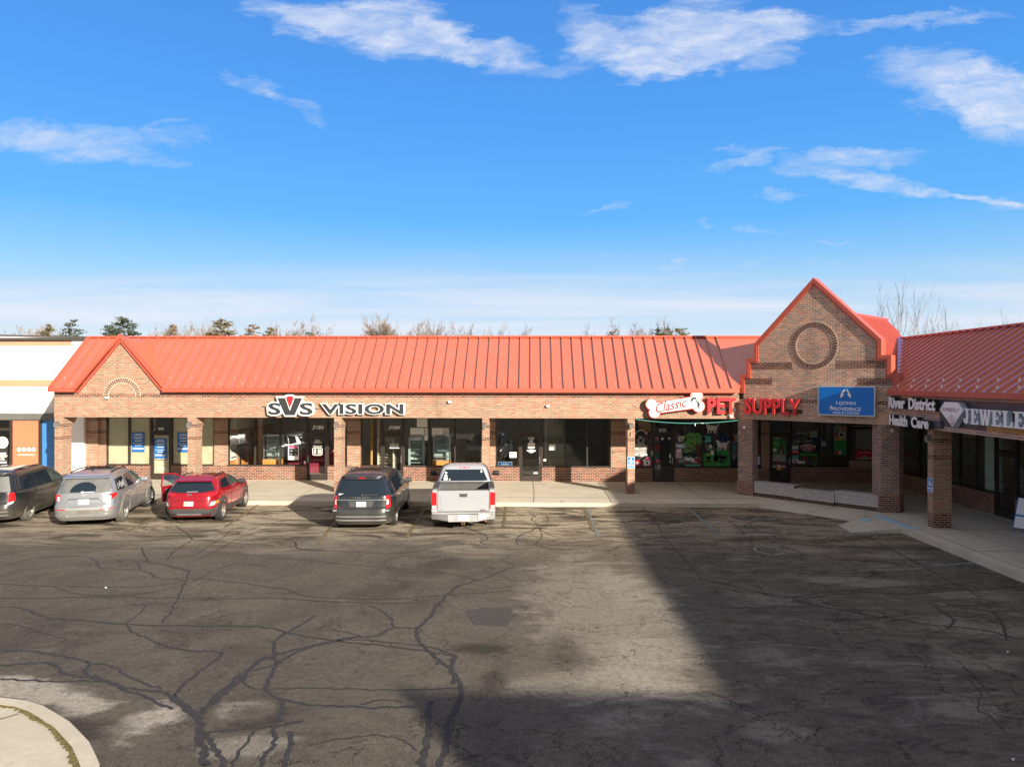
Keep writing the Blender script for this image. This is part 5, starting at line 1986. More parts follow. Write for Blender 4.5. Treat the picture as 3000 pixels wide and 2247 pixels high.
# door lettering of the optician
mb = MB()
text(mb, 'SVS', fw_, -10.03, -9.83, 1.93, 2.01, -.074, -.071, offset=.02)
text(mb, 'VISION', fw_, -10.13, -9.73, 1.85, 1.92, -.074, -.071, offset=.02)
fbox(mb, fw_, -10.15, -9.72, 1.70, 1.745, -.074, -.071)
fr = [(-10.10, 1.30), (-9.76, 1.30), (-9.71, 1.35), (-9.71, 1.60), (-9.76, 1.65), (-10.10, 1.65), (-10.15, 1.60), (-10.15, 1.35)]
for i in range(8):
    p_, q2 = fr[i], fr[(i + 1) % 8]
    d_ = (Vector(q2) - Vector(p_)).normalized()
    n__ = Vector((-d_.y, d_.x)) * .012
    mb.prism([(p_[0] - n__.x, p_[1] - n__.y), (q2[0] - n__.x, q2[1] - n__.y), (q2[0] + n__.x, q2[1] + n__.y), (p_[0] + n__.x, p_[1] + n__.y)], fw_, -.074, -.071)
for i in range(7):
    fbox(mb, fw_, -10.10, -9.99, 1.36 + i * .032, 1.376 + i * .032, -.074, -.071)
    fbox(mb, fw_, -9.92, -9.75, 1.36 + i * .032, 1.376 + i * .032, -.074, -.071)
text(mb, 'Store Hours', fw_, -10.08, -9.78, 1.595, 1.635, -.074, -.071)
mb.build('door_lettering', 'white_sign', dB)
mb = MB()
text(mb, 'Please Use', fw_, -6.57, -6.14, 1.79, 1.86, -.074, -.071, offset=.015)
text(mb, 'Other Door', fw_, -6.57, -6.14, 1.70, 1.77, -.074, -.071, offset=.015)
mb.prism([(-6.58, 1.645), (-6.52, 1.68), (-6.52, 1.662), (-6.12, 1.662), (-6.12, 1.628), (-6.52, 1.628), (-6.52, 1.61)], fw_, -.074, -.071)
mb.build('door_lettering', 'white_sign', dC)
mb = MB()
mb.prism(ell(-10.50, .985, .05, .05, 14), fw_, -.02, -.01)
tag(mb.build('sticker', 'white_sign'), 'round white sticker left of the optician door at handle height', 'sticker')
# empty shop 3182
poster('white sheet low in the narrow left pane of the empty shop', -1.02, -.70, 1.22, 1.48, 'paper', [], cat='paper', name='page')
poster('white sheet on the first pane right of the empty shop door', .80, 1.09, 1.57, 1.83, 'paper', [(.8, .6, .01)], cat='paper', name='page')
poster('small white card low beside the empty shop door handle', .54, .66, 1.07, 1.16, 'paper', [], cat='paper', name='page')
poster('grey printed sheet on the empty shop door', -.18, .14, 1.66, 1.90, 'paper', [(.7, .7, .01), (.5, .7, .01), (.3, .7, .01)], lm='grey_mid', cat='paper', name='page')
mb = MB()
for w_, z in ((.22, 1.585), (.42, 1.55), (.40, 1.515), (.26, 1.48), (.14, 1.445)):
    fbox(mb, fw_, -.02 - w_ / 2, -.02 + w_ / 2, z, z + .020, -.074, -.071)
for z in (.53, .49):
    fbox(mb, fw_, .08, .28, z, z + .022, -.074, -.071)
mb.prism(rect(-.09, .04, 1.93, 2.03), fw_, -.074, -.071)
mb.build('door_lettering', 'white_sign', dD)
mb = MB()
text(mb, 'P', fw_, -.06, .01, 1.95, 2.01, -.071, -.068)
mb.build('badge', 'deep_blue', dD)
t = thing('small_sign', 'slate sign with pale lettering leaning in the empty shop window', 'sign', fw_(-1.2, .9, -.1))
mb = MB()
mb.prism(rect(-1.55, -.90, .855, 1.03), fw_, -.10, -.09, 0)
mb.prism(rect(-1.535, -.915, .86, 1.015), fw_, -.0905, -.089, 1)
mb.build('board', ['paper', 'deep_blue'], t)
mb = MB()
text(mb, 'SARM', fw_, -1.40, -1.08, .865, .96, -.0895, -.087)
mb.build('lettering', 'white_sign', t)
mb = MB()
mb.box(-.28, .08, 33.1, 33.3, 2.98, 3.06)
tag(mb.build('exit_box', 'gold_wood'), 'tan box fixed over the inside of the empty shop door', 'box')
mb = MB()
mb.box(.60, .72, 33.2, 33.4, .16, 3.3)
mb.box(.80, 1.7, 36.0, 36.1, .16, 3.3)
tag(mb.build('inner_wall', 'cream'), 'pale stub walls inside the empty shop', 'wall')

# pet shop: painted windows
GL = -.071


def paint(label, items, mats, name='window_painting', cat='painting', fn=None):
    mb = MB()
    for i, (pl, mi) in enumerate(items):
        mb.prism(pl, fn or fw_, GL, GL + .002 + .0007 * i, mi)
    return tag(mb.build(name, mats), label, cat)


crown = []
for i in range(40):
    t_ = 2 * PI * i / 40
    crown.append((7.41 + (.48 + .05 * math.sin(6 * t_)) * math.cos(t_), 2.06 + (.33 + .04 * math.sin(7 * t_)) * math.sin(t_)))
paint('leafy green tree painted on the pet shop glass', [(crown, 0), (ell(7.17, 1.78, .14, .10, 12), 0), ([(7.51, .92), (7.47, 1.2), (7.51, 1.55), (7.44, 1.76), (7.23, 1.94), (7.29, 1.96), (7.49, 1.82), (7.53, 2.0), (7.59, 2.0), (7.59, 1.8), (7.73, 1.98), (7.77, 1.95), (7.67, 1.7), (7.67, 1.2), (7.77, .94)], 1), ([(7.09, 1.70), (7.47, 1.5), (7.49, 1.56), (7.12, 1.76)], 1), (ell(7.27, 2.2, .12, .06, 10), 2), (ell(7.57, 2.22, .1, .05, 10), 2)], ['leaf_green', 'brown_paint', 'green_paint'])
paint('bright green lawn painted across the right pet shop pane', [(wobble([(7.84, .87), (9.04, .87), (9.04, 1.55), (8.683, 1.62), (8.275, 1.52), (7.84, 1.45)], .015, 3), 0)], ['green_paint'])


def dog(cx, cz, s, c1, c2, flip=1):
    """simple painted dog: body, chest, head, ears, legs, tail"""
    F_ = flip * s
    return [(ell(cx, cz + .16 * s, .20 * s, .10 * s, 14), c1), (ell(cx + .17 * F_, cz + .27 * s, .085 * s, .08 * s, 12), c1), (ell(cx + .24 * F_, cz + .25 * s, .05 * s, .035 * s, 8), c2),
            (rect(cx - .17 * s, cx - .12 * s, cz - .05 * s, cz + .14 * s), c1), (rect(cx - .06 * s, cx - .02 * s, cz - .03 * s, cz + .14 * s), c1), (rect(cx + .07 * s, cx + .11 * s, cz - .05 * s, cz + .14 * s), c1), (rect(cx + .14 * s, cx + .18 * s, cz - .03 * s, cz + .16 * s), c1),
            ([(cx - .18 * F_, cz + .18 * s), (cx - .30 * F_, cz + .32 * s), (cx - .26 * F_, cz + .33 * s), (cx - .14 * F_, cz + .22 * s)], c1), ([(cx + .11 * F_, cz + .30 * s), (cx + .09 * F_, cz + .40 * s), (cx + .17 * F_, cz + .34 * s)], c2)]


paint('spotted white dog painted running at the right of the pet shop', dog(8.68, 1.65, 1.15, 0, 1, -1) + [(ell(8.64, 1.84, .03, .02, 8), 1), (ell(8.76, 1.80, .025, .02, 8), 1)], ['white_sign', 'black'])
paint('white and black upright dog with green collar on the pet shop glass', [(ell(8.153, 1.78, .08, .09, 12), 0), (ell(8.085, 1.84, .03, .05, 8), 1), (ell(8.221, 1.84, .03, .05, 8), 1), (ell(8.166, 1.62, .09, .05, 10), 2), (ell(8.234, 1.48, .07, .12, 12), 0)], ['white_sign', 'black', 'leaf_green'])
paint('black and tan dog sitting on the painted lawn', [(ell(8.411, 1.22, .12, .16, 14), 0), (ell(8.384, 1.44, .07, .09, 12), 0), (ell(8.37, 1.40, .035, .03, 8), 1), (ell(8.343, 1.08, .04, .07, 8), 1), (ell(8.642, 1.08, .10, .06, 10), 0)], ['black', 'brown_paint'])
paint('golden long haired dog on the painted lawn', [(ell(8.058, 1.26, .09, .11, 12), 0), (ell(8.044, 1.38, .06, .06, 12), 0), (ell(8.071, 1.09, .14, .05, 12), 1)], ['yellow_paint', 'brown_paint'])
paint('dark shaggy dog at the right of the painted lawn', dog(8.72, 1.12, .9, 0, 0, -1), ['charcoal'])
paint('large grey flat faced dog painted on the left pet shop pane', [(wobble(ell(4.97, 1.62, .29, .36, 16), .01, 2), 0), (ell(4.98, 2.06, .17, .18, 14), 0), (ell(4.86, 2.16, .05, .07, 8), 1), (ell(5.10, 2.16, .05, .07, 8), 1), (ell(4.98, 2.03, .08, .07, 10), 1), (ell(4.93, 2.08, .02, .02, 6), 1), (ell(5.04, 2.08, .02, .02, 6), 1), (ell(4.9, 1.25, .10, .13, 10), 1)], ['fur_grey', 'black'])


def fishbone(cx, cz, w, bow, label):
    it = []
    for i in range(8):
        t_ = i / 7
        x, z = cx - w / 2 + w * t_, cz + bow * (1 - (2 * t_ - 1) ** 2)
        it.append((rect(x - .008, x + .008, z - .045, z + .045), 0))
    pts = [(cx - w / 2 + w * i / 10, cz + bow * (1 - (i / 5 - 1) ** 2)) for i in range(11)]
    it.append((pts + [(x, z + .015) for x, z in reversed(pts)], 0))
    it.append((ell(cx - w / 2, cz, .04, .05, 8), 0))
    it.append(([(cx + w / 2 - .01, cz), (cx + w / 2 + .06, cz + .07), (cx + w / 2 + .06, cz - .07)], 0))
    return paint(label, it, ['white_sign'])


fishbone(4.98, 2.36, .46, .14, 'white arched fish skeleton painted above the grey dog')
fishbone(4.98, 1.38, .46, -.06, 'white straight fish skeleton painted below the grey dog')
paint('red round sticker low on the left pet shop pane', [(ell(4.85, .98, .15, .15, 18), 0), (wobble(ell(4.85, .98, .07, .07, 8), .015, 1, 3), 1)], ['red_sign', 'white_sign'], 'sticker', 'sticker')
paint('pink edged card with a dark print low on the left pet shop pane', [(rect(5.09, 5.46, .88, 1.16), 0), (rect(5.12, 5.40, .90, 1.14), 1), (ell(5.28, 1.0, .05, .05, 8), 2), (ell(5.30, 1.22, .10, .05, 10), 0)], ['pink', 'white_sign', 'black'], 'card', 'card')
paint('pink and white notice left of the painted tree', [(rect(6.58, 6.85, 1.25, 1.64), 0), (rect(6.61, 6.66, 1.28, 1.6), 1), (rect(6.70, 6.76, 1.28, 1.5), 1), (rect(6.79, 6.83, 1.28, 1.58), 1)], ['white_sign', 'pink'], 'poster', 'poster')
paint('pale blue card above the pink notice', [(rect(6.58, 6.98, 1.70, 1.88), 0)], ['ice'], 'card', 'card')
paint('light blue card at the top left of the right pet shop pane', [(rect(7.826, 8.180, 1.95, 2.25), 0)], ['teal'], 'card', 'card')
paint('cream picture card left of the painted tree crown', [(rect(6.690, 7.060, 2.0, 2.24), 0), (ell(6.84, 2.1, .08, .04, 8), 1)], ['cream', 'leaf_green'], 'card', 'card')
paint('green leaping animal painted under the tree', [([(6.87, 1.52), (7.02, 1.55), (7.1, 1.72), (7.16, 1.62), (7.32, 1.66), (7.44, 1.74), (7.52, 1.6), (7.22, 1.52), (7.02, 1.48)], 0), (ell(7.27, 1.64, .05, .05, 8), 1)], ['leaf_green', 'white_sign'])
paint('grey white puppies painted along the foot of the middle pane', dog(6.85, 1.0, .7, 0, 1) + dog(7.15, 1.1, .6, 1, 0, -1) + dog(7.42, 1.04, .7, 1, 2) + [(rect(7.0, 7.7, .87, .95), 3), (ell(7.55, 1.15, .14, .09, 10), 2)], ['grey_mid', 'white_sign', 'maroon', 'teal'])
paint('standing white and brown dog painted high on the right pane', dog(8.22, 2.42, 1.2, 0, 1, -1), ['white_sign', 'brown_paint'])
paint('stickers across the pet shop door glass', [(ell(5.67, 2.12, .05, .05, 10), 0), (rect(5.92, 6.02, 2.06, 2.16), 1), (ell(6.28, 2.12, .05, .05, 10), 1), (rect(5.70, 5.84, 1.02, 1.16), 0), (rect(6.30, 6.34, 1.0, 1.12), 1), (rect(6.29, 6.35, 1.22, 1.42), 2)], ['pink', 'white_sign', 'ice'], 'sticker', 'sticker')
# neon OPEN box
t = thing('open_sign', 'unlit upright OPEN sign in a pale outline high in the pet shop window', 'sign', fw_(7.4, 2.4, -.1))
mb = MB()
for pl in (rect(6.960, 6.980, 2.38, 3.05), rect(7.220, 7.240, 2.38, 3.05), rect(6.980, 7.220, 2.38, 2.40), rect(6.980, 7.220, 3.03, 3.05)):
    mb.prism(pl, fw_, -.12, -.10)
mb.build('outline', 'grey_mid', t)
mb = MB()
for i, ch in enumerate('OPEN'):
    z = 2.86 - i * .15
    text(mb, ch, fw_, 7.04, 7.16, z, z + .12, -.12, -.10, offset=-.02)
mb.build('letters', 'grey_mid', t)
mb = MB()
mb.lathe([(-.02, .40), (.02, .40)], 28, 'y', (5.35, 33.3, 2.78))
tag(mb.build('round_disc', 'gold_wood'), 'round tan disc hanging high behind the pet shop glass', 'disc')
# shelves of goods inside the pet shop
q9 = random.Random(21)
for sx, lab in ((4.5, 'shelf of pet goods behind the left pet shop pane'), (6.9, 'shelf of pet goods behind the middle pet shop pane'), (9.0, 'shelf of pet goods behind the right pet shop pane'), (12.0, 'shelf of pet goods in the far corner of the pet shop')):
    t = thing('shelf_unit', lab, 'shelf', (sx, 34.2, .15), 0, 'shelves of goods in the pet shop')
    mb = MB()
    mb.box(sx, sx + 1.7, 34.6, 34.63, .155, 2.2)
    for z in (.5, .95, 1.4, 1.85):
        mb.box(sx, sx + 1.7, 34.2, 34.6, z, z + .02)
    mb.build('frame', 'grey_mid', t)
    for z in (.52, .97, 1.42, 1.87):
        x = sx + .05
        while x < sx + 1.55:
            w_ = q9.uniform(.08, .2)
            mb = MB()
            mb.box(x, x + w_, 34.22, 34.5, z, z + q9.uniform(.18, .34))
            mb.build('package', q9.choice(['paper', 'teal', 'red_sign', 'yellow_paint', 'pink', 'deep_blue', 'grey_mid', 'white_sign', 'leaf_green']), t)
            x += w_ + q9.uniform(.02, .08)

# far corner windows of the pet shop
paint('poster of a dog in a green field on the corner shop door', [(rect(10.97, 11.55, 1.1, 2.10), 0), (wobble(ell(11.15, 1.9, .15, .12, 10), .02, 2), 1), (ell(11.33, 1.86, .06, .09, 10), 3), ([(11.2, 1.45), (11.24, 1.72), (11.33, 1.78), (11.44, 1.72), (11.5, 1.45)], 3), ([(11.3, 1.47), (11.33, 1.7), (11.4, 1.47)], 4), (wobble(ell(11.06, 1.62, .09, .09, 10), .02, 1), 5), (rect(10.97, 11.55, 1.10, 1.42), 2)], ['green_paint', 'leaf_green', 'fur_grey', 'brown_paint', 'grey_mid', 'white_sign'], 'poster', 'poster')
paint('row of small coloured stickers at the top of the corner shop door', [(rect(10.88, 11.0, 2.14, 2.24), 0), (rect(11.03, 11.15, 2.14, 2.24), 1), (rect(11.17, 11.27, 2.14, 2.24), 2), (ell(11.34, 2.19, .04, .045, 8), 3), ([(11.42, 2.19), (11.49, 2.22), (11.56, 2.19), (11.49, 2.15)], 4)], ['ice', 'cream', 'white_sign', 'pink', 'orange_panel'], 'sticker', 'sticker')
paint('three round badges and a yellow bag printed on the corner shop door', [(rect(11.13, 11.36, .78, 1.1), 3), (rect(11.14, 11.36, .70, .96), 1)] + [(ell(a, .87, .075, .05, 10), 0) for a in (11.04, 11.25, 11.47)] + [(ell(a, .87, .03, .03, 8), 2) for a in (11.04, 11.25, 11.47)], ['white_sign', 'yellow_paint', 'deep_blue', 'maroon'], 'poster', 'poster')
mb = MB()
mb.prism(rect(12.17, 12.98, 1.35, 1.95), fw_, GL, GL + .002, 0)
mb.prism(wobble(rect(12.2, 12.97, 1.36, 1.48), .015, 4, 2), fw_, GL, GL + .003, 1)
mb.prism(ell(12.55, 1.72, .31, .18, 30), fw_, GL, GL + .0036, 2)
mb.prism(ell(12.55, 1.72, .29, .165, 30), fw_, GL, GL + .0044, 3)
mb.prism([(12.6 + .24 * math.cos(R(-60 + 12 * i)), 1.70 + .135 * math.sin(R(-60 + 12 * i))) for i in range(11)], fw_, GL, GL + .005, 4)
text(mb, 'OMEGA', fw_, 12.22, 12.90, 1.755, 1.86, GL, GL + .006, 2, offset=.01, shear=.25)
text(mb, 'ONE', fw_, 12.36, 12.72, 1.635, 1.735, GL, GL + .006, 2, offset=.01, shear=.25)
tag(mb.build('poster', ['black', 'green_paint', 'white_sign', 'maroon', 'red_sign']), 'black poster with a red oval reading OMEGA ONE in the corner window', 'poster')
mb = MB()
text(mb, 'WE NEVER', fw_, 12.05, 12.56, 2.34, 2.42, GL, GL + .003)
text(mb, 'LEARN', fw_, 11.95, 12.22, 1.98, 2.04, GL, GL + .003)
text(mb, 'NATURE', fw_, 12.36, 12.66, 1.98, 2.04, GL, GL + .003)
fbox(mb, fw_, 11.72, 11.735, 2.35, 2.68, GL, GL + .003)
tag(mb.build('window_lettering', 'white_sign'), 'white WE NEVER and LEARN NATURE words on the corner window', 'lettering')
paint('collage of tiny photos above the red oval poster', [(rect(11.80, 12.82, 2.03, 2.2), 0)] + [(rect(11.83 + .1 * i, 11.90 + .1 * i, 2.05 + .08 * (i % 2), 2.1 + .08 * (i % 2)), 1 + i % 3) for i in range(9)] + [(wobble(rect(12.62, 12.98, 2.2, 2.48), .02, 3, 6), 3)], ['charcoal', 'grey_mid', 'maroon', 'fur_grey'], 'poster', 'poster')
paint('stack of white, red and mint panels left of the red oval poster', [(rect(11.83, 12.12, 1.66, 1.82), 0), (rect(11.83, 12.14, 1.42, 1.6), 1), (rect(11.85, 12.10, 1.52, 1.56), 0), (rect(11.83, 12.12, 1.04, 1.38), 2), (rect(11.83, 12.12, 1.04, 1.2), 0), (rect(11.93, 12.06, 1.08, 1.14), 3), (rect(11.78, 11.95, 1.86, 1.97), 2), (ell(12.2, 1.06, .10, .07, 10), 0), (ell(12.36, 1.06, .08, .06, 10), 0)], ['paper', 'red_sign', 'teal', 'black'], 'poster', 'poster')
paint('small white square sign with a dark paw in the corner window', [(rect(13.16, 13.34, 1.82, 2.02), 0), (ell(13.25, 1.94, .06, .04, 10), 1)], ['ice', 'deep_blue'], 'sign', 'sign')
paint('tall poster of food bowls over a dark green base', [(rect(13.72, 14.28, 1.42, 2.05), 0), (rect(13.72, 14.28, 2.05, 2.70), 1), (ell(14.05, 2.32, .14, .13, 14), 2), (ell(14.05, 2.32, .10, .09, 12), 3), (ell(13.86, 2.55, .10, .08, 10), 4), (ell(13.80, 2.3, .07, .1, 10), 5), (ell(13.95, 2.12, .2, .06, 12), 6), (ell(14.12, 2.56, .1, .1, 10), 7), (rect(13.76, 13.88, 1.44, 1.60), 5), (rect(13.90, 14.07, 1.44, 1.60), 6), (ell(13.985, 1.52, .06, .05, 10), 2), (rect(14.1, 14.2, 1.44, 1.60), 8)], ['green_paint', 'fur_grey', 'white_sign', 'brown_paint', 'leaf_green', 'red_sign', 'yellow_paint', 'orange_panel', 'deep_blue'], 'poster', 'poster')
t = thing('shop_banner', 'dark banner at the top right of the corner window reading VICTOR Super Premium Pet Food', 'sign', fw_(15, 2.8, -.08))
mb = MB()
mb.prism(rect(14.46, 15.56, 2.60, 3.05), fw_, GL - .003, GL)
mb.build('cloth', 'black', t)
mb = MB()
text(mb, 'VICTOR', fw_, 14.52, 15.46, 2.80, 3.04, GL, GL + .003, 0)
mb.build('title', 'fur_grey', t)
mb = MB()
text(mb, 'Super Premium Pet Food', fw_, 14.52, 15.50, 2.67, 2.76, GL, GL + .003, 0, shear=.2)
mb.build('lettering', 'white_sign', t)
mb = MB()
mb.prism([(14.72, 1.22), (15.50, 1.22), (15.50, 1.52), (15.42, 1.62), (14.80, 1.62), (14.72, 1.52)], fw_, GL, GL + .002, 0)
mb.prism(rect(14.72, 15.50, 1.22, 1.25), fw_, GL, GL + .003, 1)
mb.prism([(15.1 + .12 * math.cos(R(18 * i)), 1.26 + .12 * math.sin(R(18 * i))) for i in range(11)], fw_, GL, GL + .0036, 1)
mb.prism([(15.1 + .10 * math.cos(R(18 * i)), 1.26 + .10 * math.sin(R(18 * i))) for i in range(11)], fw_, GL, GL + .0044, 2)
text(mb, 'BUILD YOUR BOWL', fw_, 14.86, 15.36, 1.49, 1.545, GL, GL + .003, 1)
tag(mb.build('poster', ['red_sign', 'white_sign', 'green_paint']), 'red arched poster with a white foot line in the far right corner window', 'poster')
mb = MB()
mb.prism(rect(14.80, 15.52, 1.65, 2.50), fw_, -.30, -.29)
tag(mb.build('white_board', 'grey_mid'), 'pale board standing behind the red arched poster', 'board')
t = thing('no_parking_sign', 'red and white notice plate on the brick beside the corner window', 'sign', (15.9, 32.4, 2.2))


def F_CH(a, z, d):
    """the narrow slanting wall in the corner"""
    return (15.70 + a * .55 - d * .8, VW - a * .75 - d * .6, z)


mb = MB()
mb.prism(rect(.05, .36, 1.95, 2.42), F_CH, .005, .02, 0)
mb.prism(rect(.07, .34, 2.26, 2.40), F_CH, .015, .023, 1)
for i in range(6):
    mb.prism(rect(.10, .31, 2.0 + i * .035, 2.012 + i * .035), F_CH, .015, .023, 2)
mb.build('plate', ['white_sign', 'red_sign', 'grey_mid'], t)
paint('red and grey strip posters between the dark pillar and the brick', [(rect(10.28, 10.40, 1.35, 2.05), 0), (rect(10.28, 10.40, .95, 1.33), 1)], ['maroon', 'ice'], 'poster', 'poster')
fq = F_RWT(UW)
t = thing('window_lettering', 'pale lettering reading River District Womens Health Care on the side wing glass', 'lettering', fq(16.5, 1.5, 0))
mb = MB()
for s_, z in (('River', 1.76), ('District', 1.60), ("Women's", 1.43), ('Health', 1.26), ('Care', 1.09)):
    text(mb, s_, fq, 40 - 23.72, 40 - 23.72 + .095 * len(s_), z, z + .13, -.075, -.071, offset=-.01)
mb.build('letters', 'grey_mid', t)
mb = MB()
for i in range(13):
    a = 26.85 - .075 * i
    mb.box(UW + .29, UW + .30 + .012 * (i % 2), a - .07, a, .9, 3.1)
t = thing('blinds', 'teal vertical blinds hanging behind the side wing window left of the door', 'blinds', (UW + .4, 26, .9))
mb.v = [(x, y - 1.0, z) for x, y, z in mb.v]
mb.build('slats', 'blinds', t)

# ================================================================ PLANTERS, A-BOARD
def F_P(a, z, d):
    """along the corner front, d outward from the pillar line"""
    k_ = .70710678
    return (8.25 + a * k_ - d * k_, 29.15 - a * k_ - d * k_, z)


for (a0, a1, z0, z1, dd, lab) in ((.84, 2.46, .30, .74, -.04, 'left white plank planter box touching the dark pillar'), (2.48, 4.0, .28, .64, .0, 'middle and lowest white plank planter box'), (4.02, 5.62, .30, .72, -.02, 'right white plank planter box against the right dark pillar')):
    t = thing('planter_box', lab, 'planter', F_P((a0 + a1) / 2, KB, -.3), 0, 'white plank planter boxes at the corner')
    n_ = 4
    for i in range(n_):
        mb = MB()
        h_ = (z1 - .03 - z0) / n_
        fbox(mb, F_P, a0, a1, z0 + i * h_ + .006, z0 + (i + 1) * h_ - .006, -.03 + dd, .0 + dd)
        mb.build('plank', 'wood_white', t)
    mb = MB()
    fbox(mb, F_P, a0 - .01, a1 + .01, z1 - .03, z1, -.48 + dd, .03 + dd)
    mb.build('top_board', 'wood_white', t)
    mb = MB()
    fbox(mb, F_P, a0 + .01, a1 - .01, KB, z1 - .03, -.45 + dd, -.05 + dd)
    mb.build('base', 'wood_dirt', t)
t = thing('a_board', 'white and blue folding A board on the pavement at the right edge', 'sign', (14.9, 21.9, KB))
mb = MB()
for s_ in (-1, 1):
    for e in (0, .62):
        mb.tube([(14.93 + e * .5, 22.2 - e + s_ * .0, KB + 1.05), (14.93 + e * .5 + s_ * .26, 22.2 - e + s_ * .13, KB)], .018, 6)
mb.build('frame', 'deep_blue', t)
for s_ in (-1, 1):
    mb = MB()
    tp = [Vector((14.93, 22.2, KB + 1.02)), Vector((15.24, 21.58, KB + 1.02))]
    bt = [Vector((14.93 + s_ * .22, 22.2 + s_ * .11, KB + .14)), Vector((15.24 + s_ * .22, 21.58 + s_ * .11, KB + .14))]
    o_ = Vector((s_ * .012, s_ * .006, 0))
    for k0, k1, mi in ((0, .55, 0), (.55, .62, 1), (.62, 1, 0)):
        q_ = [tp[0].lerp(bt[0], k0), tp[1].lerp(bt[1], k0), tp[1].lerp(bt[1], k1), tp[0].lerp(bt[0], k1)]
        mb.hexa([tuple(p) for p in q_], [tuple(p + o_) for p in q_], mi)
    mb.build('panel', ['white_sign', 'hc_blue'], t)
# little litter
for i, (u, v) in enumerate(((1.15, 27.02), (-.2, 7.9), (-.35, 7.7), (3.2, 24.1), (8.3, 12.6), (-9.7, 15.9), (6.0, 9.0))):
    mb = MB()
    q_ = random.Random(i)
    mb.prism(wobble(ell(u, v, .03 if i < 3 else .018, .02 if i < 3 else .012, 6), .006, 1, i), lambda a, b_, d: (a, b_, d), .0 if i else KB - .01, .02 if i else KB + .03)
    tag(mb.build('litter', 'wood_dirt' if i == 0 else 'white_paint' if i not in (1, 2) else 'black'), ['dark wet leaf clump on the pavement edge', 'small dark crumb on the asphalt inside the near shadow', 'small dark crumb beside another inside the near shadow', 'white scrap on the asphalt near the blue line', 'white scrap on the shaded asphalt to the right', 'white scrap on the asphalt at the far left', 'white scrap low on the shaded asphalt'][i], 'litter')


# ================================================================ VEHICLES
def paint_mat(name, color, metal=.35, dust=.25, rough=.28, dustcol=(.33, .29, .22)):
    m, b, p = _bsdf(name)
    tc_ = b.new('ShaderNodeTexCoord')
    z = b.sep(tc_.outputs['Object'])[2]
    n_ = b.noise(tc_.outputs['Object'], 3.0, 5, .6)
    f = b.m('MULTIPLY', b.map(z, .95, .15, 0.08, 1.0), b.map(n_, .3, .7, .35, 1.0))
    f = b.m('MULTIPLY', f, dust, clamp=True)
    b.set(p.inputs['Base Color'], b.mix(f, color, dustcol))
    b.set(p.inputs['Roughness'], b.m('ADD', b.m('MULTIPLY', f, .6), rough))
    p.inputs['Metallic'].default_value = metal
    p.inputs['Coat Weight'].default_value = .8
    p.inputs['Coat Roughness'].default_value = .05
    return m


paint_mat('paint_dark', (.022, .027, .033), .4, .35)
paint_mat('paint_black', (.012, .015, .020), .3, .45)
paint_mat('paint_silver', (.38, .40, .43), .65, .6, .32)
paint_mat('paint_red', (.36, .003, .016), .35, .10, .22)
paint_mat('paint_pickup', (.52, .54, .58), .45, .3, .30)
mat('car_glass', (.010, .018, .028), .06, spec=.5, var=0)
mat('car_glass_clear', (.05, .07, .065), .06, spec=.6, var=.4, vscale=6)
mat('dusty_glass', (.13, .135, .13), .45, var=.15)
mat('cladding', (.055, .056, .058), .7, var=.15)
mat('cladding_dusty', (.17, .16, .14), .8, var=.2)
mat('tail_red', (.60, .012, .015), .18, var=.12, vscale=20, coat=.7)
mat('tail_clear', (.80, .72, .70), .15, var=.05, coat=.7)
mat('amber', (.80, .26, .03), .2, coat=.6)
mat('chrome', (.75, .75, .76), .18, metal=1.0)
mat('rim_silver', (.50, .49, .46), .35, metal=.7, var=.15, vscale=12)
mat('plate_paint', (.72, .74, .75), .5)
mat('plate_ink', (.12, .16, .30), .6)
mat('bed_liner', (.075, .075, .072), .75, var=.2)
mat('well', (.006, .006, .006), .9)
mat('rust', (.25, .13, .06), .8, var=.3)


def interp(knots, z):
    if z <= knots[0][0]:
        return knots[0][1]
    for (z0, a), (z1, b_) in zip(knots, knots[1:]):
        if z <= z1:
            return a + (b_ - a) * (z - z0) / (z1 - z0)
    return knots[-1][1]


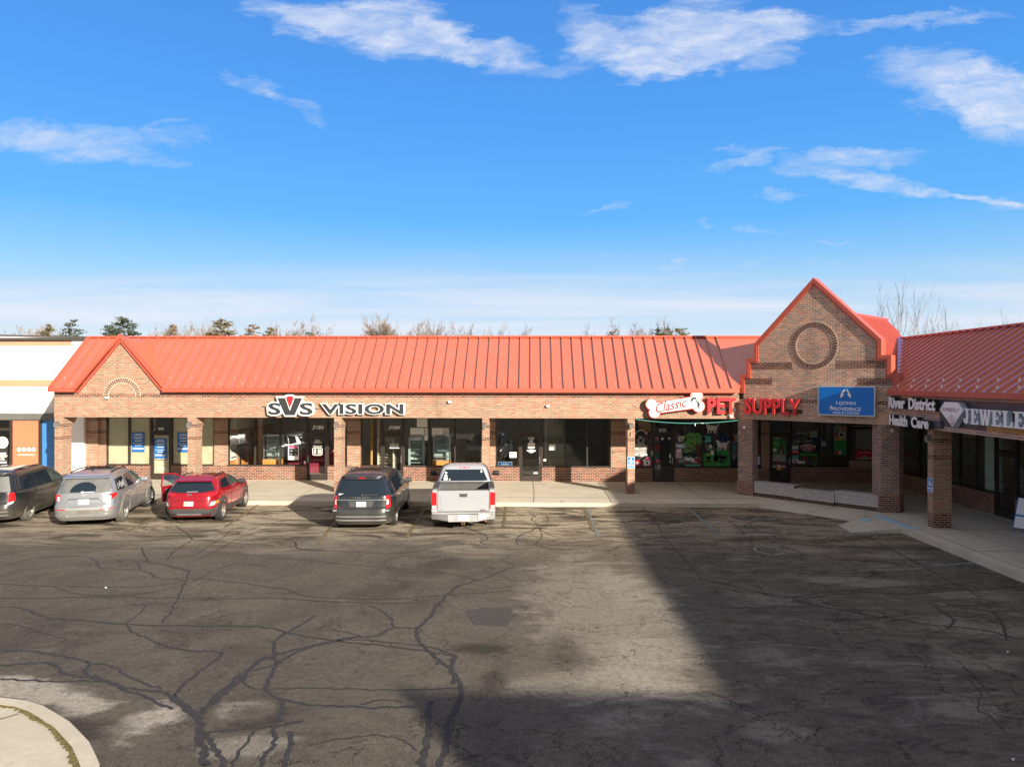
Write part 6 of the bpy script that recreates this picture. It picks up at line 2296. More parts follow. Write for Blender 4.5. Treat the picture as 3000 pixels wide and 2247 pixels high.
class Car:
    """stack of horizontal outlines; origin on the ground under the rear axle, +y forward"""

    def __init__(s, rear, front, half, n=6.5, zs=None):
        s.rear, s.front, s.half, s.n = rear, front, half, n
        s.zs = zs

    def dims(s, z):
        yr, yf, hw = interp(s.rear, z), interp(s.front, z), interp(s.half, z)
        return (yr + yf) / 2, (yf - yr) / 2, hw

    def outline(s, z, k=96):
        cy, hl, hw = s.dims(z)
        out = []
        for i in range(k):
            t = 2 * PI * i / k
            c, q = math.cos(t), math.sin(t)
            e = 2.0 / s.n
            out.append((hw * math.copysign(abs(c) ** e, c), cy + hl * math.copysign(abs(q) ** e, q), z))
        return out

    def body(s, mb, m=0):
        rings = [s.outline(z) for z in s.zs]
        k = len(rings[0])
        vs = [p for r in rings for p in r]
        fs = []
        for i in range(len(rings) - 1):
            for j in range(k):
                fs.append((i * k + j, i * k + (j + 1) % k, (i + 1) * k + (j + 1) % k, (i + 1) * k + j))
        fs.append(tuple(reversed(range(k))))
        fs.append(tuple(range((len(rings) - 1) * k, len(rings) * k)))
        mb.add(vs, fs, m)

    def side(s, y, z, off, sg):
        cy, hl, hw = s.dims(z)
        q = min(.999, abs((y - cy) / hl))
        return (sg * (hw * (1 - q ** s.n) ** (1 / s.n) + off), y, z)

    def tail(s, x, z, off, sg=-1):
        cy, hl, hw = s.dims(z)
        q = min(.985, abs(x / hw))
        return (x, cy + sg * (hl * (1 - q ** s.n) ** (1 / s.n) + off), z)

    def wrap(s, th, z, off, sg=1):
        """round the rear corner: th in degrees, -90 the middle of the tail, 0 the flank"""
        cy, hl, hw = s.dims(z)
        e = 2.0 / s.n
        c, q = math.cos(R(th)), math.sin(R(th))
        nx, ny = abs(c) ** (2 - e), -abs(q) ** (2 - e)
        l_ = math.hypot(nx, ny)
        return (sg * (hw * abs(c) ** e + off * nx / l_), cy - hl * abs(q) ** e + off * ny / l_, z)

    def patch(s, mb, A, B_, fn, nu=10, nv=4, off=.010, m=0, th=.02):
        """ruled patch between two polylines of (a, z) on the side or tail surface"""
        def at(L, t):
            x = t * (len(L) - 1)
            i = min(int(x), len(L) - 2)
            f = x - i
            return (L[i][0] + (L[i + 1][0] - L[i][0]) * f, L[i][1] + (L[i + 1][1] - L[i][1]) * f)
        P_, Q_ = [], []
        for i in range(nu + 1):
            a, b_ = at(A, i / nu), at(B_, i / nu)
            r_, q_ = [], []
            for j in range(nv + 1):
                t = j / nv
                y, z = a[0] + (b_[0] - a[0]) * t, a[1] + (b_[1] - a[1]) * t
                r_.append(fn(y, z, off))
                q_.append(fn(y, z, off - th))
            P_.append(r_)
            Q_.append(q_)
        nvv = nv + 1
        vs = [p for r in P_ for p in r] + [p for r in Q_ for p in r]
        o = (nu + 1) * nvv
        fs = []
        for i in range(nu):
            for j in range(nv):
                q = (i * nvv + j, (i + 1) * nvv + j, (i + 1) * nvv + j + 1, i * nvv + j + 1)
                fs.append(q)
                fs.append(tuple(reversed([x + o for x in q])))
        for i in range(nu):
            for j in (0, nv):
                fs.append((i * nvv + j, (i + 1) * nvv + j, o + (i + 1) * nvv + j, o + i * nvv + j))
        for j in range(nv):
            for i in (0, nu):
                fs.append((i * nvv + j, i * nvv + j + 1, o + i * nvv + j + 1, o + i * nvv + j))
        mb.add(vs, fs, m)


def cut_arches(o, axles, r, half, m_idx=1):
    """wheel wells really cut into the body"""
    me0 = o.data
    cut = MB()
    for y in axles:
        for sg in (-1, 1):
            cut.lathe([(-.17, r), (.17, r)], 32, 'x', (sg * (half - .10), y, r * .97), m_idx)
    c = cut.build('c', ['well', 'well'], None, uv=False)
    md = o.modifiers.new('b', 'BOOLEAN')
    md.operation = 'DIFFERENCE'
    md.solver = 'EXACT'
    md.object = c
    dg = bpy.context.evaluated_depsgraph_get()
    me = bpy.data.meshes.new_from_object(o.evaluated_get(dg))
    o.modifiers.clear()
    o.data = me
    bpy.data.objects.remove(c)
    me.polygons.foreach_set('use_smooth', [True] * len(me.polygons))
    me.set_sharp_from_angle(angle=R(32))


def wheel(root, x, y, r, w, rim_m='rim_silver', tyre_m='rubber', spokes=5, steer=0.0):
    sg = 1 if x > 0 else -1
    mb = MB()
    rr = r * .68
    mb.lathe([(-w / 2, rr), (-w / 2, r * .93), (-w * .40, r * .985), (-w * .2, r), (w * .2, r), (w * .40, r * .985), (w / 2, r * .93), (w / 2, rr), (w * .2, rr * .97), (-w * .2, rr * .97)], 32, 'x', closed=True)
    for i in range(32):
        t = 2 * PI * i / 32
        mb.M = Matrix.Rotation(t, 4, 'X')
        mb.box(-w * .42, w * .42, -.006, .006, r * .985, r + .004)
    mb.M = Matrix.Identity(4)
    o = mb.build('wheel', tyre_m, root, local=True, smooth=40, uv=False)
    o.location = (x, y, r)
    o.rotation_euler = (0, 0, steer)
    mb = MB()
    e = sg * w * .36
    mb.lathe([(-w * .3, rr * 1.0), (-w * .3, rr * .93), (0, rr * .90), (w * .46 * 1, rr * .93), (w * .47, rr * 1.0)] if sg > 0 else [(w * .3, rr * 1.0), (w * .3, rr * .93), (0, rr * .90), (-w * .46, rr * .93), (-w * .47, rr * 1.0)], 28, 'x', caps=False)
    mb.lathe([(e - .012, rr * .2), (e + .014, rr * .17)], 14, 'x')
    for i in range(spokes):
        for dd in ((-.11, .11) if spokes <= 5 else (0,)):
            mb.M = Matrix.Rotation(2 * PI * i / spokes + dd, 4, 'X')
            ww = .026 if spokes <= 5 else .017
            mb.hexa([(e - .02, -ww, rr * .12), (e + .0, -ww, rr * .12), (e + .0, ww, rr * .12), (e - .02, ww, rr * .12)], [(e - .02, -ww * .9, rr * .94), (e + .01, -ww * .9, rr * .94), (e + .01, ww * .9, rr * .94), (e - .02, ww * .9, rr * .94)])
    mb.M = Matrix.Identity(4)
    rim = mb.build('rim', rim_m, o, local=True, smooth=35, uv=False)
    mb = MB()
    mb.lathe([(-.02, rr * .8), (.02, rr * .8)], 20, 'x')
    br = mb.build('brake_disc', 'well', o, local=True, uv=False)
    return o


def L_(o, mb, name, m, smooth=None):
    return mb.build(name, m, o, local=True, smooth=smooth, uv=False)


def plate(c, root, z0, z1, x0=-.15, x1=.15, off=.02, state=True):
    mb = MB()
    c.patch(mb, [(x0, z0), (x1, z0)], [(x0, z1), (x1, z1)], c.tail, 2, 1, off, 0, .02)
    q_ = random.Random(int(z0 * 1000))
    o = L_(root, mb, 'number_plate', 'plate_paint')
    mb = MB()
    w = (x1 - x0)
    for i in range(7):
        if i == 3:
            continue
        a = x0 + w * (.1 + .115 * i)
        c.patch(mb, [(a, z0 + .045), (a + w * .075, z0 + .045)], [(a, z0 + .10), (a + w * .075, z0 + .10)], c.tail, 1, 1, off + .002, 0, .003)
    L_(o, mb, 'plate_digits', 'plate_ink')
    return o


def arch_ring(c, root, y, r, w, m, sg, a0=0, a1=180, zc=None):
    mb = MB()
    zc = r * .94 if zc is None else zc
    n_ = 16
    P_ = []
    A = [(y + (r + .01) * math.cos(R(a0 + (a1 - a0) * i / n_)), zc + (r + .01) * math.sin(R(a0 + (a1 - a0) * i / n_))) for i in range(n_ + 1)]
    B_ = [(y + (r + w) * math.cos(R(a0 + (a1 - a0) * i / n_)), zc + (r + w) * math.sin(R(a0 + (a1 - a0) * i / n_))) for i in range(n_ + 1)]
    c.patch(mb, A, B_, lambda a, z, o_: c.side(a, z, o_, sg), n_, 2, .018, 0, .05)
    return L_(root, mb, 'arch_cladding', m, 40)


def both(fn):
    for sg in (-1, 1):
        fn(sg)


def mirror_(root, x, y, z, m, sg):
    mb = MB()
    mb.lathe([(-.13, .02), (-.12, .085), (0, .10), (.10, .085), (.12, .02)], 14, 'x', (0, 0, 0))
    mb.v = [(a * .95, b_ * .75, d * .95) for a, b_, d in mb.v]
    mb.v = [(a + sg * (x + .14), b_ + y, d + z) for a, b_, d in mb.v]
    mb.tube([(sg * (x - .03), y, z - .06), (sg * (x + .06), y, z - .02)], .03, 6)
    o = L_(root, mb, 'wing_mirror', m, 60)
    return o


def seam_line(c, root, pts, sg=None):
    """thin dark shut line"""
    mb = MB()
    f_ = (lambda a, z, o_: c.side(a, z, o_, sg)) if sg else c.tail
    for (p, q) in zip(pts, pts[1:]):
        dx_, dz_ = q[0] - p[0], q[1] - p[1]
        l_ = math.hypot(dx_, dz_)
        nx, nz = -dz_ / l_ * .005, dx_ / l_ * .005
        c.patch(mb, [(p[0] - nx, p[1] - nz), (q[0] - nx, q[1] - nz)], [(p[0] + nx, p[1] + nz), (q[0] + nx, q[1] + nz)], f_, 6, 1, .003, 0, .006)
    return mb


def roof_rails(c, root, x, y0, y1, z, m='cladding', rise=.05):
    for sg in (-1, 1):
        mb = MB()
        mb.tube([(sg * x, y0, z), (sg * x * 1.0, y0 + .14, z + rise), (sg * x, (y0 + y1) / 2, z + rise + .03), (sg * x * .99, y1 - .14, z + rise + .005), (sg * x * .98, y1, z - .03)], .022, 6)
        L_(root, mb, 'roof_rail', m, 60)


def doors_lines(c, root, ys, zlo, zhi):
    for sg in (-1, 1):
        mb = MB()
        for y in ys:
            mm_ = seam_line(c, root, [(y, zlo), (y, zhi)], sg)
            mb.add(mm_.v, mm_.f)
        L_(root, mb, 'door_gap', 'well')


def handle(c, root, y, z, m, ln=.16):
    for sg in (-1, 1):
        mb = MB()
        a, b_ = Vector(c.side(y, z, .035, sg)), Vector(c.side(y + ln, z, .035, sg))
        mb.tube([Vector(c.side(y, z, 0, sg)), a, b_, Vector(c.side(y + ln, z, 0, sg))], .013, 5)
        L_(root, mb, 'door_handle', m, 60)


def minivan(name, label, loc, rz, pm, lights, wheel_m='rim_silver', tyre='rubber', glass_rear='car_glass', badge=True):
    root = thing(name, label, 'minivan', loc, rz, None)
    c = Car(rear=[(.20, -.98), (.32, -1.10), (.55, -1.14), (.70, -1.10), (.76, -1.02), (1.05, -.99), (1.60, -.77), (1.72, -.62), (1.78, -.25)],
            front=[(.20, 3.78), (.35, 3.95), (.60, 3.98), (.80, 3.90), (.95, 3.70), (1.02, 3.25), (1.06, 2.95), (1.30, 2.62), (1.55, 2.15), (1.70, 1.60), (1.78, .95)],
            half=[(.20, .90), (.35, .97), (.60, .995), (.95, 1.0), (1.08, .975), (1.40, .86), (1.58, .79), (1.68, .72), (1.745, .58), (1.78, .30)],
            n=7.0, zs=[.20, .26, .32, .45, .55, .64, .70, .76, .85, .95, 1.0, 1.03, 1.06, 1.12, 1.22, 1.32, 1.42, 1.52, 1.60, 1.66, 1.70, 1.735, 1.76, 1.78])
    mb = MB()
    c.body(mb)
    b = L_(root, mb, 'body', [pm, 'well'])
    cut_arches(b, (0, 3.08), .385, .985)
    for sg in (-1, 1):
        sf = lambda a, z, o_, sg=sg: c.side(a, z, o_, sg)
        for (a0, a1, t0, t1, gm, nm) in ((-.80, .42, -.62, .40, 'car_glass', 'rear_quarter_window'), (.50, 1.52, .48, 1.44, 'car_glass', 'sliding_door_window'), (1.60, 2.72, 1.52, 2.02, 'car_glass_clear', 'front_window')):
            mb = MB()
            c.patch(mb, [(a0, 1.12), (a1, 1.10 if a1 < 2 else 1.13)], [(t0, 1.54), (t1, 1.56)], sf, 8, 4, .008)
            L_(root, mb, nm, gm, 50)
        mb = MB()
        c.patch(mb, [(-.95, 1.045), (2.9, 1.05)], [(-.95, 1.075), (2.9, 1.08)], sf, 16, 1, .012)
        L_(root, mb, 'belt_moulding', 'chrome' if badge else 'cladding', 60)
        mb = MB()
        c.patch(mb, [(.45, .40), (2.6, .40)], [(.45, .46), (2.6, .46)], sf, 12, 1, .015)
        L_(root, mb, 'side_moulding', 'chrome' if badge else pm, 60)
    doors_lines(c, root, (.46, 1.56, 2.72), .40, 1.06)
    handle(c, root, .60, .93, 'chrome' if badge else pm)
    handle(c, root, 1.66, .93, 'chrome' if badge else pm)
    T = c.tail
    mb = MB()
    c.patch(mb, [(-.80, 1.10), (.80, 1.10)], [(-.66, 1.58), (.66, 1.58)], T, 12, 4, .012)
    tg = L_(root, mb, 'rear_window', glass_rear, 50)
    if glass_rear != 'car_glass':
        mb = MB()
        P0_ = [(-.42 + .75 * math.cos(R(180 - 170 * i / 12)) * .5 + .2, 1.13 + .36 * math.sin(R(180 - 170 * i / 12))) for i in range(13)]
        P1_ = [(-.42 + .2 + .02 * (i - 6), 1.125) for i in range(13)]
        c.patch(mb, P1_, P0_, T, 12, 3, .0145)
        L_(tg, mb, 'wiped_arc', 'car_glass', 50)
    mb = MB()
    c.patch(mb, [(-.74, 1.60), (.74, 1.60)], [(-.66, 1.70), (.66, 1.70)], lambda x, z, o_: (x, T(x, 1.62, 0)[1] - .10 - o_ + (z - 1.60) * .3, z), 8, 2, .0, 0, .16)
    sp = L_(root, mb, 'spoiler', pm, 50)
    mb = MB()
    mb.box(-.10, .10, T(0, 1.62, 0)[1] - .125, T(0, 1.62, 0)[1] - .09, 1.635, 1.665)
    L_(sp, mb, 'brake_light', 'tail_red')
    mb = MB()
    mb.tube([T(.05, 1.12, .03), T(.52, 1.14, .035)], .012, 5)
    mb.lathe([(-.03, .03), (.02, .03)], 10, 'y', T(.03, 1.12, .02))
    L_(root, mb, 'rear_wiper', 'cladding' if badge else 'grey_mid')
    # lamps at the tail corners
    for sg in (-1, 1):
        wf = lambda a, z, o_, sg=sg: c.wrap(a, z, o_, sg)
        mb = MB()
        if lights == 'town':
            c.patch(mb, [(-65, .70), (-64, 1.10)], [(-48, .74), (-50, 1.10)], wf, 6, 8, .020)
            lm = L_(root, mb, 'tail_light', 'tail_red', 50)
            mb = MB()
            c.patch(mb, [(-64.5, .82), (-64, .99)], [(-57, .84), (-58, .98)], wf, 4, 4, .028)
        else:
            c.patch(mb, [(-67, .76), (-66, 1.06)], [(-47, .80), (-48, 1.07)], wf, 6, 8, .020)
            lm = L_(root, mb, 'tail_light', 'tail_red', 50)
            mb = MB()
            c.patch(mb, [(-67, .68), (-67, .755)], [(-53, .72), (-51, .79)], wf, 3, 5, .024)
        L_(lm, mb, 'reversing_light', 'tail_clear', 50)
    mb = MB()
    if badge:
        c.patch(mb, [(-.80, .965), (.80, .965)], [(-.80, .995), (.80, .995)], T, 10, 1, .022)
        L_(root, mb, 'chrome_bar', 'chrome', 60)
        mb = MB()
        for sg in (-1, 1):
            c.patch(mb, [(sg * .02, 1.035), (sg * .27, 1.055)], [(sg * .02, 1.055), (sg * .27, 1.063)], T, 4, 1, .022)
        mb2 = MB()
        L_(root, mb, 'winged_badge', 'chrome', 60)
        mb = MB()
        c.patch(mb, [(-.34, .76), (.34, .76)], [(-.40, .94), (.40, .94)], T, 8, 2, .004)
        L_(root, mb, 'plate_recess', 'cladding', 50)
    plate(c, root, .77, .92)
    mb = MB()
    mb.box(-.88, .88, -1.155, -1.02, .635, .665)
    mb.v = [(x, y + .10 * (abs(x) / .88) ** 4, z) for x, y, z in mb.v]
    L_(root, mb, 'bumper_step', 'grey_mid' if badge else 'cladding')
    for z in (.335, .45):
        mb = MB()
        c.patch(mb, [(-.80, z), (.80, z)], [(-.78, z + .045), (.78, z + .045)], T, 12, 1, .018)
        L_(root, mb, 'bumper_strip', 'alu' if badge else 'cladding_dusty', 60)
    mb = MB()
    for pts in ([(-.82, .70), (-.80, 1.06)], [(.82, .70), (.80, 1.06)], [(-.82, .70), (.82, .70)]):
        q = seam_line(c, root, pts)
        mb.add(q.v, q.f)
    L_(root, mb, 'tailgate_gap', 'well')
    roof_rails(c, root, .60, -.35, 1.45, 1.715, 'cladding', .03)
    mb = MB()
    mb.box(-.75, .75, -.3, 3.4, .16, .30)
    L_(root, mb, 'underbody', 'well')
    for sg in (-1, 1):
        for y in (0, 3.08):
            wheel(root, sg * .865, y, .345, .225, wheel_m, tyre, 5)
        mirror_(root, .93, 2.42, 1.15, 'cladding', sg)
    mb = MB()
    c.patch(mb, [(-.86, 1.08), (.86, 1.08)], [(-.68, 1.64), (.68, 1.64)], lambda x, z, o_: c.tail(x, z, o_, 1), 10, 5, .01)
    L_(root, mb, 'windscreen', 'car_glass', 50)
    for sg in (-1, 1):
        mb = MB()
        c.patch(mb, [(sg * .55, .72), (sg * .55, .88)], [(sg * .95, .74), (sg * .95, .90)], lambda x, z, o_: c.tail(x, z, o_, 1), 5, 2, .015)
        L_(root, mb, 'headlight', 'tail_clear', 50)
    return root


van = minivan('parked_minivan', 'dark slate minivan with chrome tail bar parked between the red car and the pickup', (-5.42, 23.22, 0), R(2.8), 'paint_dark', 'town')
mb = MB()
mb.box(-.72, -.52, -.945, -.93, 1.13, 1.17)
L_(van, mb, 'window_sticker', 'white_sign')
van2 = minivan('parked_minivan', 'dusty black minivan cut off by the left edge of the picture', (-17.98, 23.45, 0), R(11.0), 'paint_black', 'caravan', 'rim_silver', 'dusty_rubber', 'dusty_glass', False)


# ---------------------------------------------------------------- silver three-row estate
def big_suv(loc, rz):
    root = thing('parked_suv', 'dusty silver sport utility car with front wheels turned, beside the black minivan', 'suv', loc, rz)
    c = Car(rear=[(.25, -.90), (.38, -1.02), (.58, -1.05), (.72, -1.0), (.80, -.93), (1.10, -.89), (1.20, -.85), (1.58, -.60), (1.68, -.50), (1.75, -.10)],
            front=[(.25, 3.80), (.40, 3.95), (.70, 3.98), (.88, 3.93), (1.00, 3.80), (1.08, 3.30), (1.12, 2.62), (1.35, 2.22), (1.55, 1.75), (1.68, 1.25), (1.75, .75)],
            half=[(.25, .90), (.40, .97), (.70, 1.0), (1.00, .995), (1.12, .95), (1.45, .82), (1.60, .73), (1.68, .66), (1.73, .50), (1.75, .25)],
            n=6.5, zs=[.25, .32, .38, .48, .58, .66, .72, .80, .90, 1.0, 1.04, 1.08, 1.12, 1.20, 1.30, 1.40, 1.50, 1.58, 1.64, 1.68, 1.715, 1.74, 1.75])
    mb = MB()
    c.body(mb)
    b = L_(root, mb, 'body', ['paint_silver', 'well'])
    cut_arches(b, (0, 3.03), .44, .985)
    for sg in (-1, 1):
        sf = lambda a, z, o_, sg=sg: c.side(a, z, o_, sg)
        for (bt, tp, gm, nm) in ((([(-.62, 1.14), (-.02, 1.14)]), [(-.45, 1.50), (.22, 1.52)], 'car_glass', 'rear_quarter_window'), ([(.42, 1.13), (1.18, 1.12)], [(.40, 1.52), (1.08, 1.545)], 'car_glass', 'rear_door_window'), ([(1.26, 1.12), (2.26, 1.13)], [(1.16, 1.545), (1.62, 1.56)], 'car_glass_clear', 'front_window')):
            mb = MB()
            c.patch(mb, bt, tp, sf, 8, 4, .008)
            w_ = L_(root, mb, nm, gm, 50)
            if nm == 'rear_quarter_window' and sg == 1:
                mb = MB()
                for i in range(4):
                    a = -.52 + i * .15
                    mb.tube([c.side(a, 1.18 + .05 * (i % 2), .016, sg), c.side(a + .06, 1.34, .016, sg), c.side(a + .16, 1.36 + .05 * (i % 2), .016, sg), c.side(a + .13, 1.22, .016, sg)], .008, 4)
                L_(w_, mb, 'window_decal', 'grey_mid')
        for y in (0, 3.03):
            arch_ring(c, root, y, .44, .055, 'cladding_dusty', sg, -8, 188)
        mb = MB()
        c.patch(mb, [(.55, .30), (2.5, .30)], [(.55, .42), (2.5, .42)], sf, 12, 2, .014)
        L_(root, mb, 'sill_cladding', 'cladding_dusty', 50)
        mb = MB()
        c.patch(mb, [(.60, .46), (2.5, .46)], [(.60, .475), (2.5, .475)], sf, 12, 1, .016)
        L_(root, mb, 'sill_strip', 'chrome', 50)
    doors_lines(c, root, (.36, 1.22, 2.34), .42, 1.10)
    handle(c, root, .46, .98, 'chrome')
    handle(c, root, 1.34, .98, 'chrome')
    T = c.tail
    mb = MB()
    c.patch(mb, [(-.84, 1.12), (.84, 1.12)], [(-.66, 1.54), (.66, 1.54)], T, 14, 4, .012)
    rw_ = L_(root, mb, 'rear_window', 'dusty_glass', 50)
    mb = MB()
    P0_ = [(-.02 + .40 * math.cos(R(178 - 150 * i / 14)), 1.15 + .30 * math.sin(R(178 - 150 * i / 14))) for i in range(15)]
    P1_ = [(-.40 + .72 * i / 14, 1.15) for i in range(15)]
    c.patch(mb, P1_, P0_, T, 14, 3, .0155)
    L_(rw_, mb, 'wiped_arc', 'car_glass', 50)
    mb = MB()
    mb.tube([T(-.03, 1.15, .03), T(.30, 1.15, .04)], .012, 5)
    mb.lathe([(-.03, .035), (.02, .035)], 10, 'y', T(-.05, 1.145, .02))
    L_(root, mb, 'rear_wiper', 'plate_paint')
    mb = MB()
    mb.hexa([(-.68, -.72, 1.57), (.68, -.72, 1.57), (.66, -.30, 1.66), (-.66, -.30, 1.66)], [(-.66, -.72, 1.60), (.66, -.72, 1.60), (.62, -.28, 1.70), (-.62, -.28, 1.70)])
    L_(root, mb, 'spoiler', 'paint_silver')
    for sg in (-1, 1):
        wf = lambda a, z, o_, sg=sg: c.wrap(a, z, o_, sg)
        mb = MB()
        c.patch(mb, [(-71, .86), (-71, 1.08)], [(-58, .93), (-57, 1.08)], wf, 4, 6, .020)
        c.patch(mb, [(-58, .93), (-57, 1.08)], [(-41, 1.04), (-41, 1.08)], wf, 3, 8, .020)
        tl = L_(root, mb, 'tail_light', 'tail_red', 50)
        mb = MB()
        c.patch(mb, [(-71, .88), (-71, 1.02)], [(-64, .91), (-64, 1.02)], wf, 3, 4, .028)
        L_(tl, mb, 'reversing_light', 'tail_clear', 50)
        mb = MB()
        c.patch(mb, [(sg * .50, .615), (sg * .84, .615)], [(sg * .50, .64), (sg * .84, .64)], T, 4, 1, .016)
        L_(root, mb, 'reflector', 'tail_red', 50)
        mb = MB()
        c.patch(mb, [(sg * .42, .36), (sg * .82, .38)], [(sg * .46, .45), (sg * .80, .46)], T, 4, 1, .024)
        L_(root, mb, 'exhaust_surround', 'alu', 50)
    mb = MB()
    c.patch(mb, [(-.88, .48), (.88, .48)], [(-.88, .60), (.88, .60)], T, 14, 1, .010)
    L_(root, mb, 'bumper_cladding', 'cladding_dusty', 50)
    mb = MB()
    c.patch(mb, [(-.46, .94), (.46, .94)], [(-.46, .965), (.46, .965)], T, 10, 1, .014)
    L_(root, mb, 'tailgate_bar', 'chrome', 50)
    mb = MB()
    for pts in ([(-.86, .70), (-.86, 1.10)], [(.86, .70), (.86, 1.10)], [(-.86, .70), (.86, .70)], [(-.44, .92), (.44, .92)], [(-.44, .92), (-.56, .80)], [(.44, .92), (.56, .80)]):
        q = seam_line(c, root, pts)
        mb.add(q.v, q.f)
    L_(root, mb, 'tailgate_gap', 'well')
    plate(c, root, .77, .92)
    mb = MB()
    mb.lathe([(-.004, .05), (.004, .05)], 14, 'y', T(0, 1.05, .02))
    mb.v = [(x * 1.4, y, 1.05 + (z - 1.05) * .45) for x, y, z in mb.v]
    L_(root, mb, 'oval_badge', 'grey_mid')
    roof_rails(c, root, .60, -.30, 1.35, 1.675, 'black', .05)
    mb = MB()
    mb.box(-.42, .42, .35, 1.15, 1.742, 1.757)
    L_(root, mb, 'sunroof', 'car_glass')
    mb = MB()
    mb.hexa([(-.03, -.12, 1.74), (.03, -.12, 1.74), (.03, .06, 1.75), (-.03, .06, 1.75)], [(-.008, -.12, 1.83), (.008, -.12, 1.83), (.008, -.02, 1.76), (-.008, -.02, 1.76)])
    L_(root, mb, 'aerial', 'black')
    mb = MB()
    c.patch(mb, [(-.86, 1.13), (.86, 1.13)], [(-.64, 1.62), (.64, 1.62)], lambda x, z, o_: c.tail(x, z, o_, 1), 10, 5, .01)
    L_(root, mb, 'windscreen', 'car_glass', 50)
    for sg in (-1, 1):
        mb = MB()
        c.patch(mb, [(sg * .60, .86), (sg * .60, .96)], [(sg * .97, .88), (sg * .97, .98)], lambda x, z, o_: c.tail(x, z, o_, 1), 5, 2, .015)
        L_(root, mb, 'headlight', 'tail_clear', 50)
        wheel(root, sg * .86, 0, .39, .25, 'rim_silver', 'dusty_rubber', 10)
        wheel(root, sg * .84, 3.03, .39, .25, 'alu', 'rubber', 10, steer=R(-24))
        mirror_(root, .92, 2.05, 1.17, 'paint_silver', sg)
    mb = MB()
    mb.box(-.75, .75, -.6, 3.5, .20, .34)
    L_(root, mb, 'underbody', 'well')
    return root


big_suv((-14.60, 23.25, 0), R(15))


